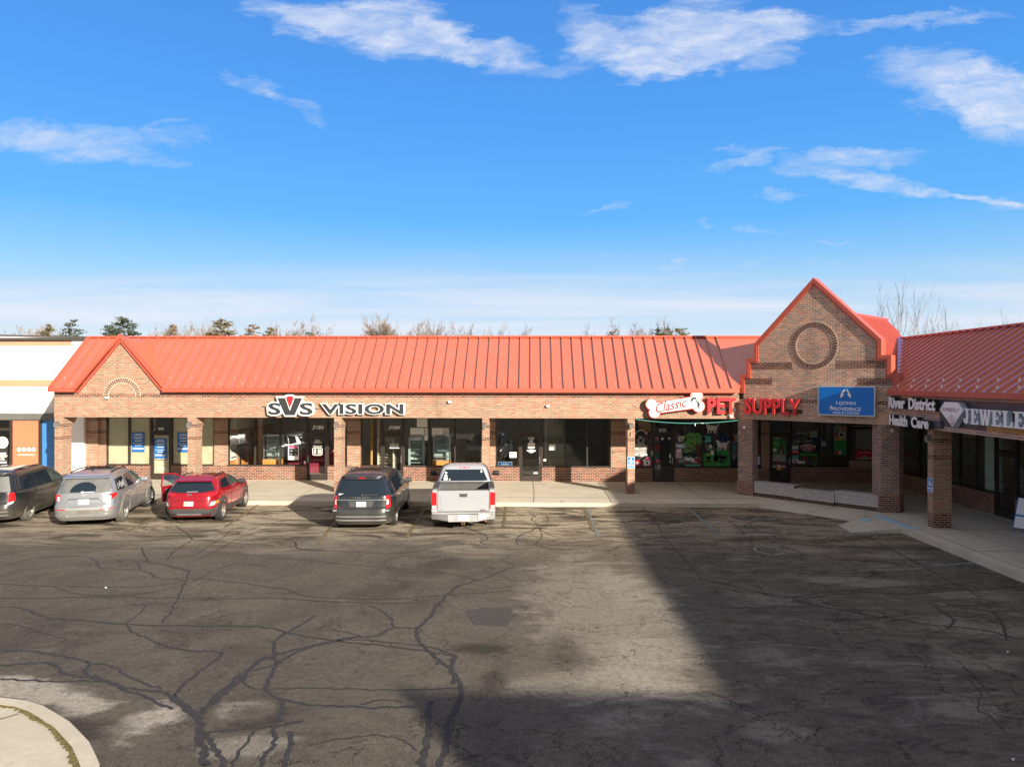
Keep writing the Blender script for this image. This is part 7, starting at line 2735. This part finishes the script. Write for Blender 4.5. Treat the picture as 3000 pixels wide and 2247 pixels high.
# ---------------------------------------------------------------- small red crossover, driver's door open
def crossover(loc, rz):
    root = thing('parked_crossover', 'glossy red small crossover with black cladding and its left front door open', 'car', loc, rz)
    c = Car(rear=[(.22, -.58), (.36, -.70), (.55, -.73), (.70, -.71), (.88, -.68), (.98, -.62), (1.05, -.55), (1.36, -.22), (1.44, -.10), (1.50, .25)],
            front=[(.22, 3.30), (.40, 3.42), (.70, 3.44), (.85, 3.36), (.96, 3.15), (1.02, 2.75), (1.05, 2.35), (1.25, 1.92), (1.40, 1.45), (1.47, 1.05), (1.50, .85)],
            half=[(.22, .82), (.40, .885), (.70, .905), (.95, .89), (1.05, .84), (1.30, .73), (1.40, .66), (1.46, .56), (1.49, .40), (1.50, .22)],
            n=5.5, zs=[.22, .30, .36, .45, .55, .62, .70, .78, .85, .92, .96, .99, 1.02, 1.05, 1.12, 1.20, 1.28, 1.36, 1.41, 1.44, 1.47, 1.49, 1.50])
    mb = MB()
    c.body(mb)
    b = L_(root, mb, 'body', ['paint_red', 'well'])
    cut_arches(b, (0, 2.6), .37, .89)
    for sg in (-1, 1):
        sf = lambda a, z, o_, sg=sg: c.side(a, z, o_, sg)
        for (bt, tp, gm, nm) in (([(-.02, 1.09), (.86, 1.06)], [(.22, 1.32), (.82, 1.37)], 'car_glass', 'rear_door_window'), ([(.94, 1.06), (1.92, 1.07)], [(.90, 1.37), (1.38, 1.37)], 'car_glass_clear', 'front_window')):
            mb = MB()
            c.patch(mb, bt, tp, sf, 8, 4, .008)
            L_(root, mb, nm, gm, 50)
        for y in (0, 2.6):
            arch_ring(c, root, y, .37, .10, 'cladding', sg, -18, 198)
        mb = MB()
        c.patch(mb, [(.42, .26), (2.2, .26)], [(.42, .43), (2.2, .40)], sf, 12, 2, .014)
        L_(root, mb, 'sill_cladding', 'cladding', 50)
    doors_lines(c, root, (.10, .90, 1.98), .44, 1.04)
    handle(c, root, .12, .92, 'paint_red')
    handle(c, root, 1.0, .90, 'paint_red')
    T = c.tail
    mb = MB()
    c.patch(mb, [(-.74, 1.06), (-.35, 1.015), (.35, 1.015), (.74, 1.06)], [(-.58, 1.32), (-.3, 1.33), (.3, 1.33), (.58, 1.32)], T, 15, 4, .012)
    L_(root, mb, 'rear_window', 'car_glass', 50)
    mb = MB()
    mb.tube([T(-.10, 1.04, .03), T(.26, 1.05, .035)], .012, 5)
    L_(root, mb, 'rear_wiper', 'grey_mid')
    mb = MB()
    mb.hexa([(-.60, -.30, 1.345), (.60, -.30, 1.345), (.58, .1, 1.45), (-.58, .1, 1.45)], [(-.58, -.31, 1.375), (.58, -.31, 1.375), (.52, .12, 1.485), (-.52, .12, 1.485)])
    L_(root, mb, 'spoiler', 'paint_red')
    for sg in (-1, 1):
        mb = MB()
        c.patch(mb, [(sg * .42, .945), (sg * .88, .93)], [(sg * .50, .975), (sg * .86, 1.0)], T, 6, 2, .016)
        L_(root, mb, 'tail_light', 'tail_red', 50)
        mb = MB()
        c.patch(mb, [(sg * .60, .55), (sg * .90, .57)], [(sg * .70, .74), (sg * .90, .77)], T, 5, 2, .014)
        hs_ = L_(root, mb, 'lamp_housing', 'cladding', 50)
        mb = MB()
        c.patch(mb, [(sg * .655, .59), (sg * .78, .60)], [(sg * .70, .70), (sg * .79, .72)], T, 4, 2, .030)
        L_(hs_, mb, 'reversing_light', 'tail_clear', 50)
        mb = MB()
        c.patch(mb, [(sg * .79, .64), (sg * .87, .65)], [(sg * .79, .72), (sg * .87, .73)], T, 4, 2, .030)
        L_(hs_, mb, 'indicator', 'amber', 50)
        mb = MB()
        c.patch(mb, [(sg * .66, .575), (sg * .87, .59)], [(sg * .66, .595), (sg * .87, .63)], T, 4, 1, .032)
        L_(hs_, mb, 'reflector', 'tail_red', 50)
    mb = MB()
    c.patch(mb, [(-.86, .26), (.86, .26)], [(-.86, .50), (-.56, .46), (-.48, .50), (.48, .50), (.56, .46), (.86, .50)], T, 20, 2, .014)
    bc = L_(root, mb, 'bumper_cladding', 'cladding', 50)
    mb = MB()
    c.patch(mb, [(-.36, .27), (.36, .27)], [(-.40, .33), (.40, .33)], T, 8, 1, .022)
    L_(bc, mb, 'skid_plate', 'grey_mid', 50)
    plate(c, root, .60, .74)
    mb = MB()
    c.patch(mb, [(-.15, .61), (-.11, .61)], [(-.15, .73), (-.11, .73)], T, 1, 1, .024, 0, .004)
    L_(root, mb, 'plate_patch', 'yellow_paint')
    # slanted H in an oval
    mb = MB()
    for i in range(16):
        t0, t1 = 2 * PI * i / 16, 2 * PI * (i + 1) / 16
        c.patch(mb, [(.075 * math.cos(t0), .965 + .04 * math.sin(t0)), (.075 * math.cos(t1), .965 + .04 * math.sin(t1))], [(.06 * math.cos(t0), .965 + .029 * math.sin(t0)), (.06 * math.cos(t1), .965 + .029 * math.sin(t1))], T, 1, 1, .018, 0, .01)
    for q_ in (((-.045, .94), (-.015, .99)), ((.015, .94), (.045, .99)), ((-.03, .962), (.03, .97))):
        (x0, z0), (x1, z1) = q_
        if abs(z1 - z0) > .02:
            c.patch(mb, [(x0, z0), (x0 + .016, z0)], [(x1 - .004, z1), (x1 + .012, z1)], T, 1, 1, .018, 0, .01)
        else:
            c.patch(mb, [(x0, z0), (x1, z1)], [(x0, z0 + .012), (x1, z1 + .012)], T, 1, 1, .018, 0, .01)
    L_(root, mb, 'badge', 'chrome')
    mb = MB()
    for pts in ([(-.60, .80), (-.72, 1.02)], [(.60, .80), (.72, 1.02)], [(-.60, .80), (-.45, .76), (.45, .76), (.60, .80)]):
        q = seam_line(c, root, pts)
        mb.add(q.v, q.f)
    L_(root, mb, 'tailgate_gap', 'well')
    roof_rails(c, root, .54, .02, 1.28, 1.43, 'black', .045)
    mb = MB()
    mb.tube([(0, .12, 1.49), (0, -.02, 1.66)], .006, 5)
    mb.lathe([(0, .03), (.025, .02)], 10, 'z', (0, .12, 1.485))
    L_(root, mb, 'aerial', 'black')
    mb = MB()
    c.patch(mb, [(-.76, 1.06), (.76, 1.06)], [(-.58, 1.40), (.58, 1.40)], lambda x, z, o_: c.tail(x, z, o_, 1), 10, 5, .01)
    L_(root, mb, 'windscreen', 'car_glass', 50)
    for sg in (-1, 1):
        mb = MB()
        c.patch(mb, [(sg * .55, .66), (sg * .55, .80)], [(sg * .88, .68), (sg * .88, .82)], lambda x, z, o_: c.tail(x, z, o_, 1), 5, 2, .015)
        L_(root, mb, 'headlight', 'tail_clear', 50)
        wheel(root, sg * .79, 0, .335, .22, 'rim_silver', 'rubber', 5)
        wheel(root, sg * .79, 2.6, .335, .22, 'rim_silver', 'rubber', 5)
        mirror_(root, .84, 1.80, 1.08, 'charcoal', sg)
    # open door swung out from the hinge at the left
    ang = R(42)
    hx, hy = -.87, 2.02

    def D(a, z, o_=0.0):
        """a: distance from hinge, door pointing back when shut"""
        bx = .0
        lean = -max(0, z - .95) * .30
        dx_, dy_ = -math.sin(ang), -math.cos(ang)
        nx, ny = dy_, -dx_
        return (hx + dx_ * a - nx * (o_ - lean * 0) + lean * nx * -1, hy + dy_ * a - ny * o_ - lean * ny, z)
    mb = MB()
    mb.prism([(0, .40), (1.08, .44), (1.10, .98), (0, 1.0)], lambda a, z, d: D(a, z, d), -.05, .05)
    dr = L_(root, mb, 'open_door', 'paint_red')
    mb = MB()
    fr = [(0.06, 1.0), (.42, 1.30), (.62, 1.38), (1.00, 1.40), (1.12, .98)]
    for p, q in zip(fr, fr[1:]):
        mb.tube([D(*p), D(*q)], .030, 6)
    L_(dr, mb, 'window_frame', 'paint_red')
    mb = MB()
    mb.prism([(.12, 1.0), (.44, 1.27), (.62, 1.35), (.97, 1.37), (1.07, 1.0)], lambda a, z, d: D(a, z, d), -.004, .004)
    L_(dr, mb, 'door_glass', 'shop_glass')
    mb = MB()
    mb.prism([(.1, .5), (1.0, .52), (1.02, .9), (.1, .92)], lambda a, z, d: D(a, z, d), .05, .075)
    mb.prism([(.1, .5), (1.0, .52), (1.02, .9), (.1, .92)], lambda a, z, d: D(a, z, d), -.075, -.05)
    L_(dr, mb, 'door_lining', 'cladding')
    mb = MB()
    mb.box(-.68, .68, -.4, 3.0, .18, .30)
    L_(root, mb, 'underbody', 'well')
    return root


crossover((-11.40, 23.82, 0), R(6.2))


# ---------------------------------------------------------------- pickup
def pickup(loc, rz):
    root = thing('parked_pickup', 'silver white crew cab pickup truck with open bed and black mirrors', 'pickup truck', loc, rz)
    WB = 3.64
    zb, zt = .52, 1.30
    lo = Car(rear=[(.45, -1.02), (.52, -1.05), (1.24, -1.05)], front=[(.45, 4.45), (.62, 4.60), (.95, 4.62), (1.10, 4.50), (1.16, 4.15), (1.22, 3.1), (1.24, 2.9)],
             half=[(.45, .92), (.55, .98), (.85, 1.01), (1.10, .99), (1.20, .965), (1.24, .95)], n=9.0,
             zs=[.45, .50, .55, .65, .75, .85, .95, 1.02, 1.08, 1.12, 1.16, 1.20, 1.24])
    # front clip and cab lower body only forward of the bed
    mb = MB()
    fc = Car(rear=[(.45, .62), (1.24, .62)], front=lo.front, half=lo.half, n=9.0, zs=lo.zs)
    fc.body(mb)
    b = L_(root, mb, 'cab_body', ['paint_pickup', 'well'])
    cut_arches(b, (WB,), .46, .99)
    cab = Car(rear=[(1.22, .66), (1.28, .68), (1.72, .90), (1.82, 1.02), (1.87, 1.35)], front=[(1.22, 2.98), (1.26, 2.88), (1.55, 2.42), (1.75, 2.02), (1.83, 1.80), (1.87, 1.45)],
              half=[(1.22, .955), (1.28, .94), (1.60, .83), (1.74, .76), (1.82, .66), (1.86, .45), (1.87, .35)], n=8.0, zs=[1.22, 1.26, 1.34, 1.44, 1.54, 1.64, 1.72, 1.77, 1.81, 1.84, 1.86, 1.87])
    mb = MB()
    cab.body(mb)
    L_(root, mb, 'cab', 'paint_pickup', 40)
    # bed sides
    mb = MB()
    for sg in (-1, 1):
        P_ = [(.975, .50), (1.005, .62), (1.01, .90), (.985, 1.10), (.975, 1.28), (.955, 1.30), (.83, 1.30), (.82, 1.26), (.82, .62), (.80, .5)]
        n_ = 30
        vs = []
        for i in range(n_ + 1):
            y = -1.03 + (0.60 + 1.03) * i / n_
            for (x, z) in P_:
                vs.append((sg * x, y, z))
        k = len(P_)
        fs = [(i * k + j, i * k + (j + 1) % k, (i + 1) * k + (j + 1) % k, (i + 1) * k + j) for i in range(n_) for j in range(k)]
        fs += [tuple(range(k)), tuple(range(n_ * k, n_ * k + k))]
        mb.add(vs, fs)
    bs = L_(root, mb, 'bed_side', ['paint_pickup', 'well'])
    cut_arches(bs, (0,), .46, .99)
    mb = MB()
    mb.box(-.82, .82, -.98, .62, .62, .68)
    mb.box(-.82, .82, .56, .62, .62, 1.27)
    for i in range(9):
        x = -.70 + i * .175
        mb.box(x - .03, x + .03, -.98, .56, .68, .70)
    for sg in (-1, 1):
        mb.box(sg * .82 - (0 if sg < 0 else .22), sg * .82 + (.22 if sg < 0 else 0), -.42, .42, .68, .92)
    L_(root, mb, 'bed', 'bed_liner')
    mb = MB()
    for sg in (-1, 1):
        mb.box(min(sg * .80, sg * .99), max(sg * .80, sg * .99), -.80, .62, 1.298, 1.318)
    mb.box(-.84, .84, .53, .64, 1.27, 1.318)
    L_(root, mb, 'bed_rail_cap', 'cladding')
    mb = MB()
    mb.prism([(-.80, .62), (.80, .62), (.81, 1.20), (.79, 1.27), (-.79, 1.27), (-.81, 1.20)], lambda a, z, d: (a, -1.03 + d, z), -.02, .06)
    tg = L_(root, mb, 'tailgate', 'paint_pickup')
    mb = MB()
    mb.prism([(-.70, .70), (-.66, .67), (.66, .67), (.70, .70), (.74, 1.14), (-.74, 1.14)], lambda a, z, d: (a, -1.03 - d, z), .0, .032)
    L_(tg, mb, 'tailgate_panel', 'paint_pickup')
    mb = MB()
    mb.box(-.80, .80, -1.05, -.96, 1.27, 1.295)
    L_(tg, mb, 'tailgate_cap', 'cladding')
    mb = MB()
    mb.prism([(-.13, 1.17), (-.11, 1.07), (.11, 1.07), (.13, 1.17)], lambda a, z, d: (a, -1.03 - d, z), .0, .045)
    hn = L_(tg, mb, 'tailgate_handle', 'cladding')
    mb = MB()
    mb.box(-.07, .07, -1.085, -1.07, 1.11, 1.145)
    mb2 = MB()
    L_(tg, mb, 'handle_grip', 'chrome')
    mb = MB()
    tf = lambda a, z, d: (a, -1.062 - d, z)
    text(mb, 'GMC', tf, .53, .72, .635, .675, 0, .012)
    L_(tg, mb, 'tailgate_badge', 'maroon')
    mb = MB()
    text(mb, 'SIERRA', tf, -.74, -.60, .655, .675, 0, .008)
    mb.box(-.74, -.42, -1.068, -1.055, .62, .632)
    L_(tg, mb, 'model_lettering', 'grey_mid')
    for sg in (-1, 1):
        mb = MB()
        a0, a1 = sorted((sg * .845, sg * 1.0))
        mb.prism([(a0, .70), (a1, .70), (a1, 1.20), (a0, 1.22)], lambda a, z, d: (a, -1.03 - d, z), -.10, .022)
        tl = L_(root, mb, 'tail_light', 'tail_red')
        mb = MB()
        mb.box(a0 + .02, a1 - .02, -1.06, -1.0, .71, .80)
        L_(tl, mb, 'reversing_light', 'tail_clear')
    # bumper
    mb = MB()
    for sg in (-1, 1):
        mb.hexa([(sg * .47, -1.27, .34), (sg * 1.0, -1.10, .40), (sg * 1.0, -1.0, .40), (sg * .47, -1.0, .34)], [(sg * .47, -1.27, .56), (sg * 1.0, -1.12, .58), (sg * 1.0, -1.0, .58), (sg * .47, -1.0, .56)])
    mb.box(-.98, .98, -1.05, -.99, .36, .56)
    bp = L_(root, mb, 'rear_bumper', 'alu')
    mb = MB()
    mb.box(-.47, .47, -1.24, -1.0, .32, .54)
    mb.box(-.97, .97, -1.24, -1.0, .565, .60)
    L_(bp, mb, 'bumper_step', 'grey_mid')
    mb = MB()
    mb.box(-.16, .16, -1.255, -1.235, .38, .54)
    pl_ = L_(root, mb, 'number_plate', 'plate_paint')
    mb = MB()
    q7 = random.Random(2)
    for i in range(7):
        mb.box(-.125 + i * .037, -.10 + i * .037, -1.260, -1.25, .43, .48)
    L_(pl_, mb, 'plate_digits', 'grey_mid')
    mb = MB()
    mb.box(-.055, .045, -1.20, -1.05, .22, .31)
    hit = L_(root, mb, 'tow_hitch', 'rust')
    mb = MB()
    mb.box(-.035, .025, -1.206, -1.195, .235, .295)
    L_(hit, mb, 'hitch_hole', 'well')
    mb = MB()
    mb.tube([(.30, -.4, .30), (.55, -.85, .28), (.72, -1.02, .30)], .035, 8)
    L_(root, mb, 'exhaust', 'rust', 60)
    # rear window of the cab
    mb = MB()
    cab.patch(mb, [(-.80, 1.335), (.80, 1.335)], [(-.64, 1.70), (.64, 1.70)], cab.tail, 12, 4, .010)
    rw = L_(root, mb, 'rear_window', 'car_glass', 50)
    mb = MB()
    for (x, z, w_, h_) in ((-.70, 1.36, .13, .09), (-.68, 1.47, .10, .05), (-.66, 1.56, .07, .06), (-.52, 1.36, .04, .04), (.56, 1.60, .05, .07)):
        cab.patch(mb, [(x, z), (x + w_, z)], [(x, z + h_), (x + w_, z + h_)], cab.tail, 2, 1, .014, 0, .004)
    L_(rw, mb, 'window_sticker', 'paper')
    mb = MB()
    cab.patch(mb, [(-.16, 1.745), (.16, 1.745)], [(-.15, 1.775), (.15, 1.775)], cab.tail, 4, 1, .018)
    bl = L_(root, mb, 'brake_light', 'tail_red', 50)
    mb = MB()
    for x in (-.10, .06):
        cab.patch(mb, [(x, 1.748), (x + .05, 1.748)], [(x, 1.772), (x + .05, 1.772)], cab.tail, 2, 1, .022)
    L_(bl, mb, 'cargo_light', 'tail_clear', 50)
    mb = MB()
    for x in (-.52, -.31, -.10, .10, .31, .52):
        mb.box(x - .012, x + .012, 1.12, 1.66, 1.850, 1.872)
    L_(root, mb, 'roof_rib', 'paint_pickup')
    for sg in (-1, 1):
        sf = lambda a, z, o_, sg=sg: cab.side(a, z, o_, sg)
        for (bt, tp, nm) in (([(.86, 1.33), (1.66, 1.31)], [(1.02, 1.70), (1.60, 1.71)], 'rear_door_window'), ([(1.74, 1.31), (2.66, 1.31)], [(1.68, 1.71), (2.06, 1.70)], 'front_window')):
            mb = MB()
            cab.patch(mb, bt, tp, sf, 8, 4, .008)
            L_(root, mb, nm, 'car_glass', 50)
        mb = MB()
        fc.patch(mb, [(.70, .52), (3.1, .52)], [(.70, .60), (3.1, .60)], lambda a, z, o_, sg=sg: fc.side(a, z, o_, sg), 12, 1, .02)
        L_(root, mb, 'side_moulding', 'paint_pickup', 50)
        mirror_(root, .99, 2.45, 1.38, 'black', sg)
        wheel(root, sg * .875, 0, .395, .27, 'alu', 'dusty_rubber', 6)
        wheel(root, sg * .875, WB, .395, .27, 'alu', 'rubber', 6)
        mb = MB()
        mb.box(min(sg * .74, sg * 1.0), max(sg * .74, sg * 1.0), -.44, -.425, .22, .60)
        L_(root, mb, 'mud_flap', 'rubber' if sg < 0 else 'cladding_dusty')
    handle(fc, root, .92, 1.10, 'chrome')
    handle(fc, root, 1.80, 1.10, 'chrome')
    doors_lines(fc, root, (1.70, 2.80), .62, 1.20)
    mb = MB()
    cab.patch(mb, [(-.86, 1.27), (.86, 1.27)], [(-.70, 1.76), (.70, 1.76)], lambda x, z, o_: cab.tail(x, z, o_, 1), 10, 5, .01)
    L_(root, mb, 'windscreen', 'car_glass', 50)
    for sg in (-1, 1):
        mb = MB()
        fc.patch(mb, [(sg * .60, .82), (sg * .60, 1.02)], [(sg * .95, .82), (sg * .95, 1.02)], lambda x, z, o_: fc.tail(x, z, o_, 1), 5, 2, .015)
        L_(root, mb, 'headlight', 'tail_clear', 50)
    mb = MB()
    mb.box(-.70, -.62, -.9, 4.2, .40, .55)
    mb.box(.62, .70, -.9, 4.2, .40, .55)
    mb.box(-.72, .72, -.06, .06, .33, .46)
    mb.box(-.6, .6, -.95, -.85, .32, .5)
    mb.box(-.78, .78, -1.0, .62, .50, .62)
    L_(root, mb, 'chassis', 'well')
    return root


pickup((-2.24, 23.42, 0), R(4.6))


# ================================================================ TREES BEYOND THE ROOF
mat('bark', (.19, .155, .13), .9, var=.3, vscale=2)
mat('bark_pale', (.42, .37, .33), .9, var=.3, vscale=3)
mat('twig_grey', (.30, .24, .20), .9, var=.2)
mat('needle_dark', (.075, .105, .045), .85, var=.35, vscale=1.5)
mat('needle_olive', (.20, .165, .075), .85, var=.35, vscale=1.5)
mat('needle_brown', (.29, .19, .11), .85, var=.35, vscale=1.5)


def bare_tree(label, u, v, h, spread=.32, seed=1, trunk_m='bark', twig_m='twig_grey', dense=1.0, lean=0.0, group='bare trees beyond the roof', depth=5, r0=None, fork=None, rmin=.02):
    q = random.Random(seed)
    t = thing('bare_tree', label, 'tree', (u, v, 0), 0, group)
    tr, tw = MB(), MB()
    r0 = r0 or h * .014
    maxd = depth

    def grow(p, d, ln, r, lev):
        n_ = 3 if lev < 3 else 2
        pts = [p]
        dd = d.copy()
        for i in range(n_):
            dd = (dd + Vector((q.uniform(-.13, .13), q.uniform(-.13, .13), q.uniform(-.02, .10)))).normalized()
            pts.append(pts[-1] + dd * ln / n_)
        (tr if lev < 2 else tw).tube(pts, r, 5 if lev < 2 else 3, 0, r * .62)
        if lev >= maxd:
            return
        k = {0: 7, 1: 5, 2: 4, 3: 4, 4: 3}.get(lev, 3)
        k = max(2, int(k * dense + .5))
        for i in range(k):
            f = q.uniform(.30 if lev == 0 else .25, 1.0)
            x = f * n_
            j = min(int(x), n_ - 1)
            bp = pts[j].lerp(pts[j + 1], x - j)
            az = q.uniform(0, 2 * PI)
            side = dd.orthogonal().normalized()
            side = Matrix.Rotation(az, 3, dd) @ side
            nd = (dd * q.uniform(.75, 1.15) + side * q.uniform(.45, 1.0) * spread * 2.2 + Vector((0, 0, .25))).normalized()
            grow(bp, nd, ln * q.uniform(.42, .66) * (1.15 - .35 * f), max(r * .46 * (1.2 - .5 * f), rmin), lev + 1)
        # leader goes on
        if lev > 0:
            grow(pts[-1], dd, ln * .6, r * .55, lev + 1)
    if fork:
        for (ax, l_) in fork:
            grow(Vector((u, v, 0)), Vector((ax, q.uniform(-.1, .1), 1)).normalized(), h * .62 * l_, r0, 0)
    else:
        grow(Vector((u, v, 0)), Vector((lean, 0, 1)).normalized(), h * .66, r0, 0)
    # stretch so that the tip reaches the height it has
    zt = max(p[2] for p in tw.v)
    for mb_ in (tr, tw):
        mb_.v = [(x, y, z * h * 1.06 / zt) for x, y, z in mb_.v]
    tr.build('trunk', trunk_m, t, uv=False)
    tw.build('twigs', twig_m, t, uv=False)
    return t


def conifer(label, u, v, h, w, seed=1, m='needle_dark', sparse=1.0, group='evergreen trees beyond the roof'):
    q = random.Random(seed)
    t = thing('conifer', label, 'tree', (u, v, 0), 0, group)
    tr, cr = MB(), MB()
    tr.tube([(u, v, 0), (u + q.uniform(-.1, .1), v, h * .5), (u, v, h * .98)], h * .016, 6, 0, .03)
    z = h * .12
    while z < h * .985:
        f = 1 - z / h
        R_ = w * (f ** .62) * q.uniform(.72, 1.15) + .12
        for k in range(int(6 + 5 * f)):
            az = q.uniform(0, 2 * PI)
            ln = R_ * q.uniform(.55, 1.12)
            tip = Vector((u + math.cos(az) * ln, v + math.sin(az) * ln, z + ln * q.uniform(-.06, .30)))
            b0 = Vector((u, v, z))
            tr.tube([b0, tip], .022, 3, 0, .008)
            ns = max(3, int(ln / .13 * sparse))
            for i in range(ns):
                a = .22 + .78 * (i + q.random()) / ns
                c_ = b0.lerp(tip, a) + Vector((q.uniform(-.1, .1), q.uniform(-.1, .1), q.uniform(-.08, .1)))
                for _ in range(3):
                    s = q.uniform(.14, .34)
                    d1 = Vector((q.uniform(-1, 1), q.uniform(-1, 1), q.uniform(-.25, .6))).normalized() * s
                    d2 = d1.cross(Vector((q.uniform(-1, 1), q.uniform(-1, 1), 1))).normalized() * s * .25
                    cr.add([c_ - d1 * .4 - d2, c_ + d1, c_ - d1 * .4 + d2], [(0, 1, 2)])
        z += q.uniform(.16, .30) * (h / 11)
    tr.build('trunk', 'bark', t, uv=False)
    cr.build('crown', m, t, uv=False)
    return t


def at(px, py, v):
    """top of a tree: photo position (2212 wide view) -> u and height at distance v"""
    a = math.tan(math.atan((px * 1.3562 - 1500) / 2079.0) - R(1.6))
    return a * v, 4.7 + (1119 - py * 1.3562) / 2079.0 * v


for i, (px, py, v, w, m, sp, lab) in enumerate((
        (107, 696, 78, 2.2, 'needle_olive', .9, 'small dark evergreen left of the two over the white store'), (155, 686, 74, 2.3, 'needle_dark', .7, 'open branched dark evergreen over the right end of the white store'),
        (237, 698, 84, 2.6, 'needle_dark', .8, 'lower dark evergreen left of the bushiest one above the roof end'), (268, 683, 82, 3.4, 'needle_dark', 1.2, 'bushiest dark evergreen above the left end of the red roof'),
        (372, 698, 88, 2.2, 'needle_brown', .8, 'small reddish brown evergreen among the bare trees left of centre'), (480, 686, 84, 3.4, 'needle_olive', 1.1, 'widest olive evergreen above the left part of the roof'), (545, 698, 90, 2.6, 'needle_brown', .9, 'rusty brown evergreen right of the olive one'), (583, 705, 90, 2.2, 'needle_olive', .9, 'short olive evergreen at the right of the left cluster'),
        (668, 715, 92, 1.6, 'needle_dark', .7, 'tiny dark evergreen beside the tall bare tree'), (1322, 713, 92, 1.6, 'needle_olive', .8, 'tiny olive evergreen left of centre right roofline'), (1420, 708, 88, 2.6, 'needle_dark', .7, 'low dark evergreen above the right part of the roof'), (1442, 707, 90, 2.0, 'needle_olive', .8, 'low olive evergreen beside the dark one on the right'), (1470, 707, 90, 2.6, 'needle_olive', .9, 'rightmost low olive evergreen above the roof'))):
    u, h = at(px, py, v)
    conifer(lab, u, v, h, w * 1.75, 30 + i, m, sp)
for i, (px, py, v, sp, dn, dp, lab) in enumerate((
        (45, 702, 92, .34, 1.0, 5, 'bare tree above the far left of the white store'), (75, 704, 95, .30, .9, 5, 'second bare tree above the white store'), (345, 705, 95, .34, .9, 5, 'thin bare tree right of the dark evergreens'), (425, 692, 90, .40, 1.0, 5, 'broad bare tree left of the olive evergreen'), (447, 690, 96, .36, .9, 5, 'bare tree just behind the olive evergreen'), (520, 700, 98, .32, .9, 5, 'bare tree between olive and rusty evergreens'),
        (618, 706, 96, .3, .9, 5, 'low bare tree right of the left cluster'), (645, 682, 92, .38, 1.1, 5, 'tallest rounded bare tree left of centre'), (760, 712, 100, .30, .9, 5, 'low bare tree beside the roof centre left'), (812, 684, 90, .18, .6, 4, 'slim bare tree with few upright limbs'), (852, 684, 88, .42, 1.2, 5, 'dense rounded bare tree near the roof centre'), (925, 704, 96, .32, 1.0, 5, 'low twiggy bare tree right of the dense one'), (945, 703, 99, .34, .9, 5, 'low twiggy bare tree behind another right of centre'), (977, 692, 94, .26, .8, 5, 'narrow bare tree right of centre'), (1040, 702, 95, .34, 1.0, 5, 'low broad bare tree right of centre'), (1062, 692, 99, .2, .6, 4, 'slim bare tree right of the low broad one'), (1105, 705, 101, .3, .8, 5, 'faint bare tree right of the roof centre'),
        (1262, 706, 100, .26, .7, 5, 'lone low bare tree above the middle right of the roof'), (1368, 696, 92, .36, 1.0, 5, 'bare tree left of the low right evergreens'), (1395, 702, 94, .34, 1.0, 5, 'second bare tree left of the low right evergreens'), (1425, 694, 97, .3, .8, 5, 'bare tree rising behind the low right evergreens'), (1720, 712, 120, .2, .6, 4, 'tiny bare tree tip left of the corner gable'))):
    u, h = at(px, py, v)
    bare_tree(lab, u, v, h, sp, 60 + i, dense=dn * 1.22, depth=dp, rmin=.015)
u, h = at(1918, 612, 58)
bare_tree('tall pale birch with forked trunk right of the corner gable', u, 58, h, .24, 7, 'bark_pale', 'twig_grey', .5, group='bare birches right of the gable', r0=.09, fork=((-.16, .8), (-.05, 1.0), (.10, 1.0)), depth=4, rmin=.008)
u, h = at(1996, 632, 60)
bare_tree('slender pale birch above the side wing roof', u, 60, h, .26, 11, 'bark_pale', 'twig_grey', .6, group='bare birches right of the gable', r0=.10, fork=((.0, 1.0), (.05, .9)), depth=4, rmin=.008)
for i, (px, py, v, lab) in enumerate(((1960, 690, 85, 'low faint bare tree between the two birches'), (2035, 680, 80, 'low faint bare tree right of the birches'), (2085, 678, 84, 'faintest bare tree at the right above the side roof'), (2180, 675, 90, 'faint bare tree at the far right above the side roof'))):
    u, h = at(px, py, v)
    bare_tree(lab, u, v, h, .28, 90 + i, 'bark_pale', 'bark_pale', .7, depth=4, rmin=.008)
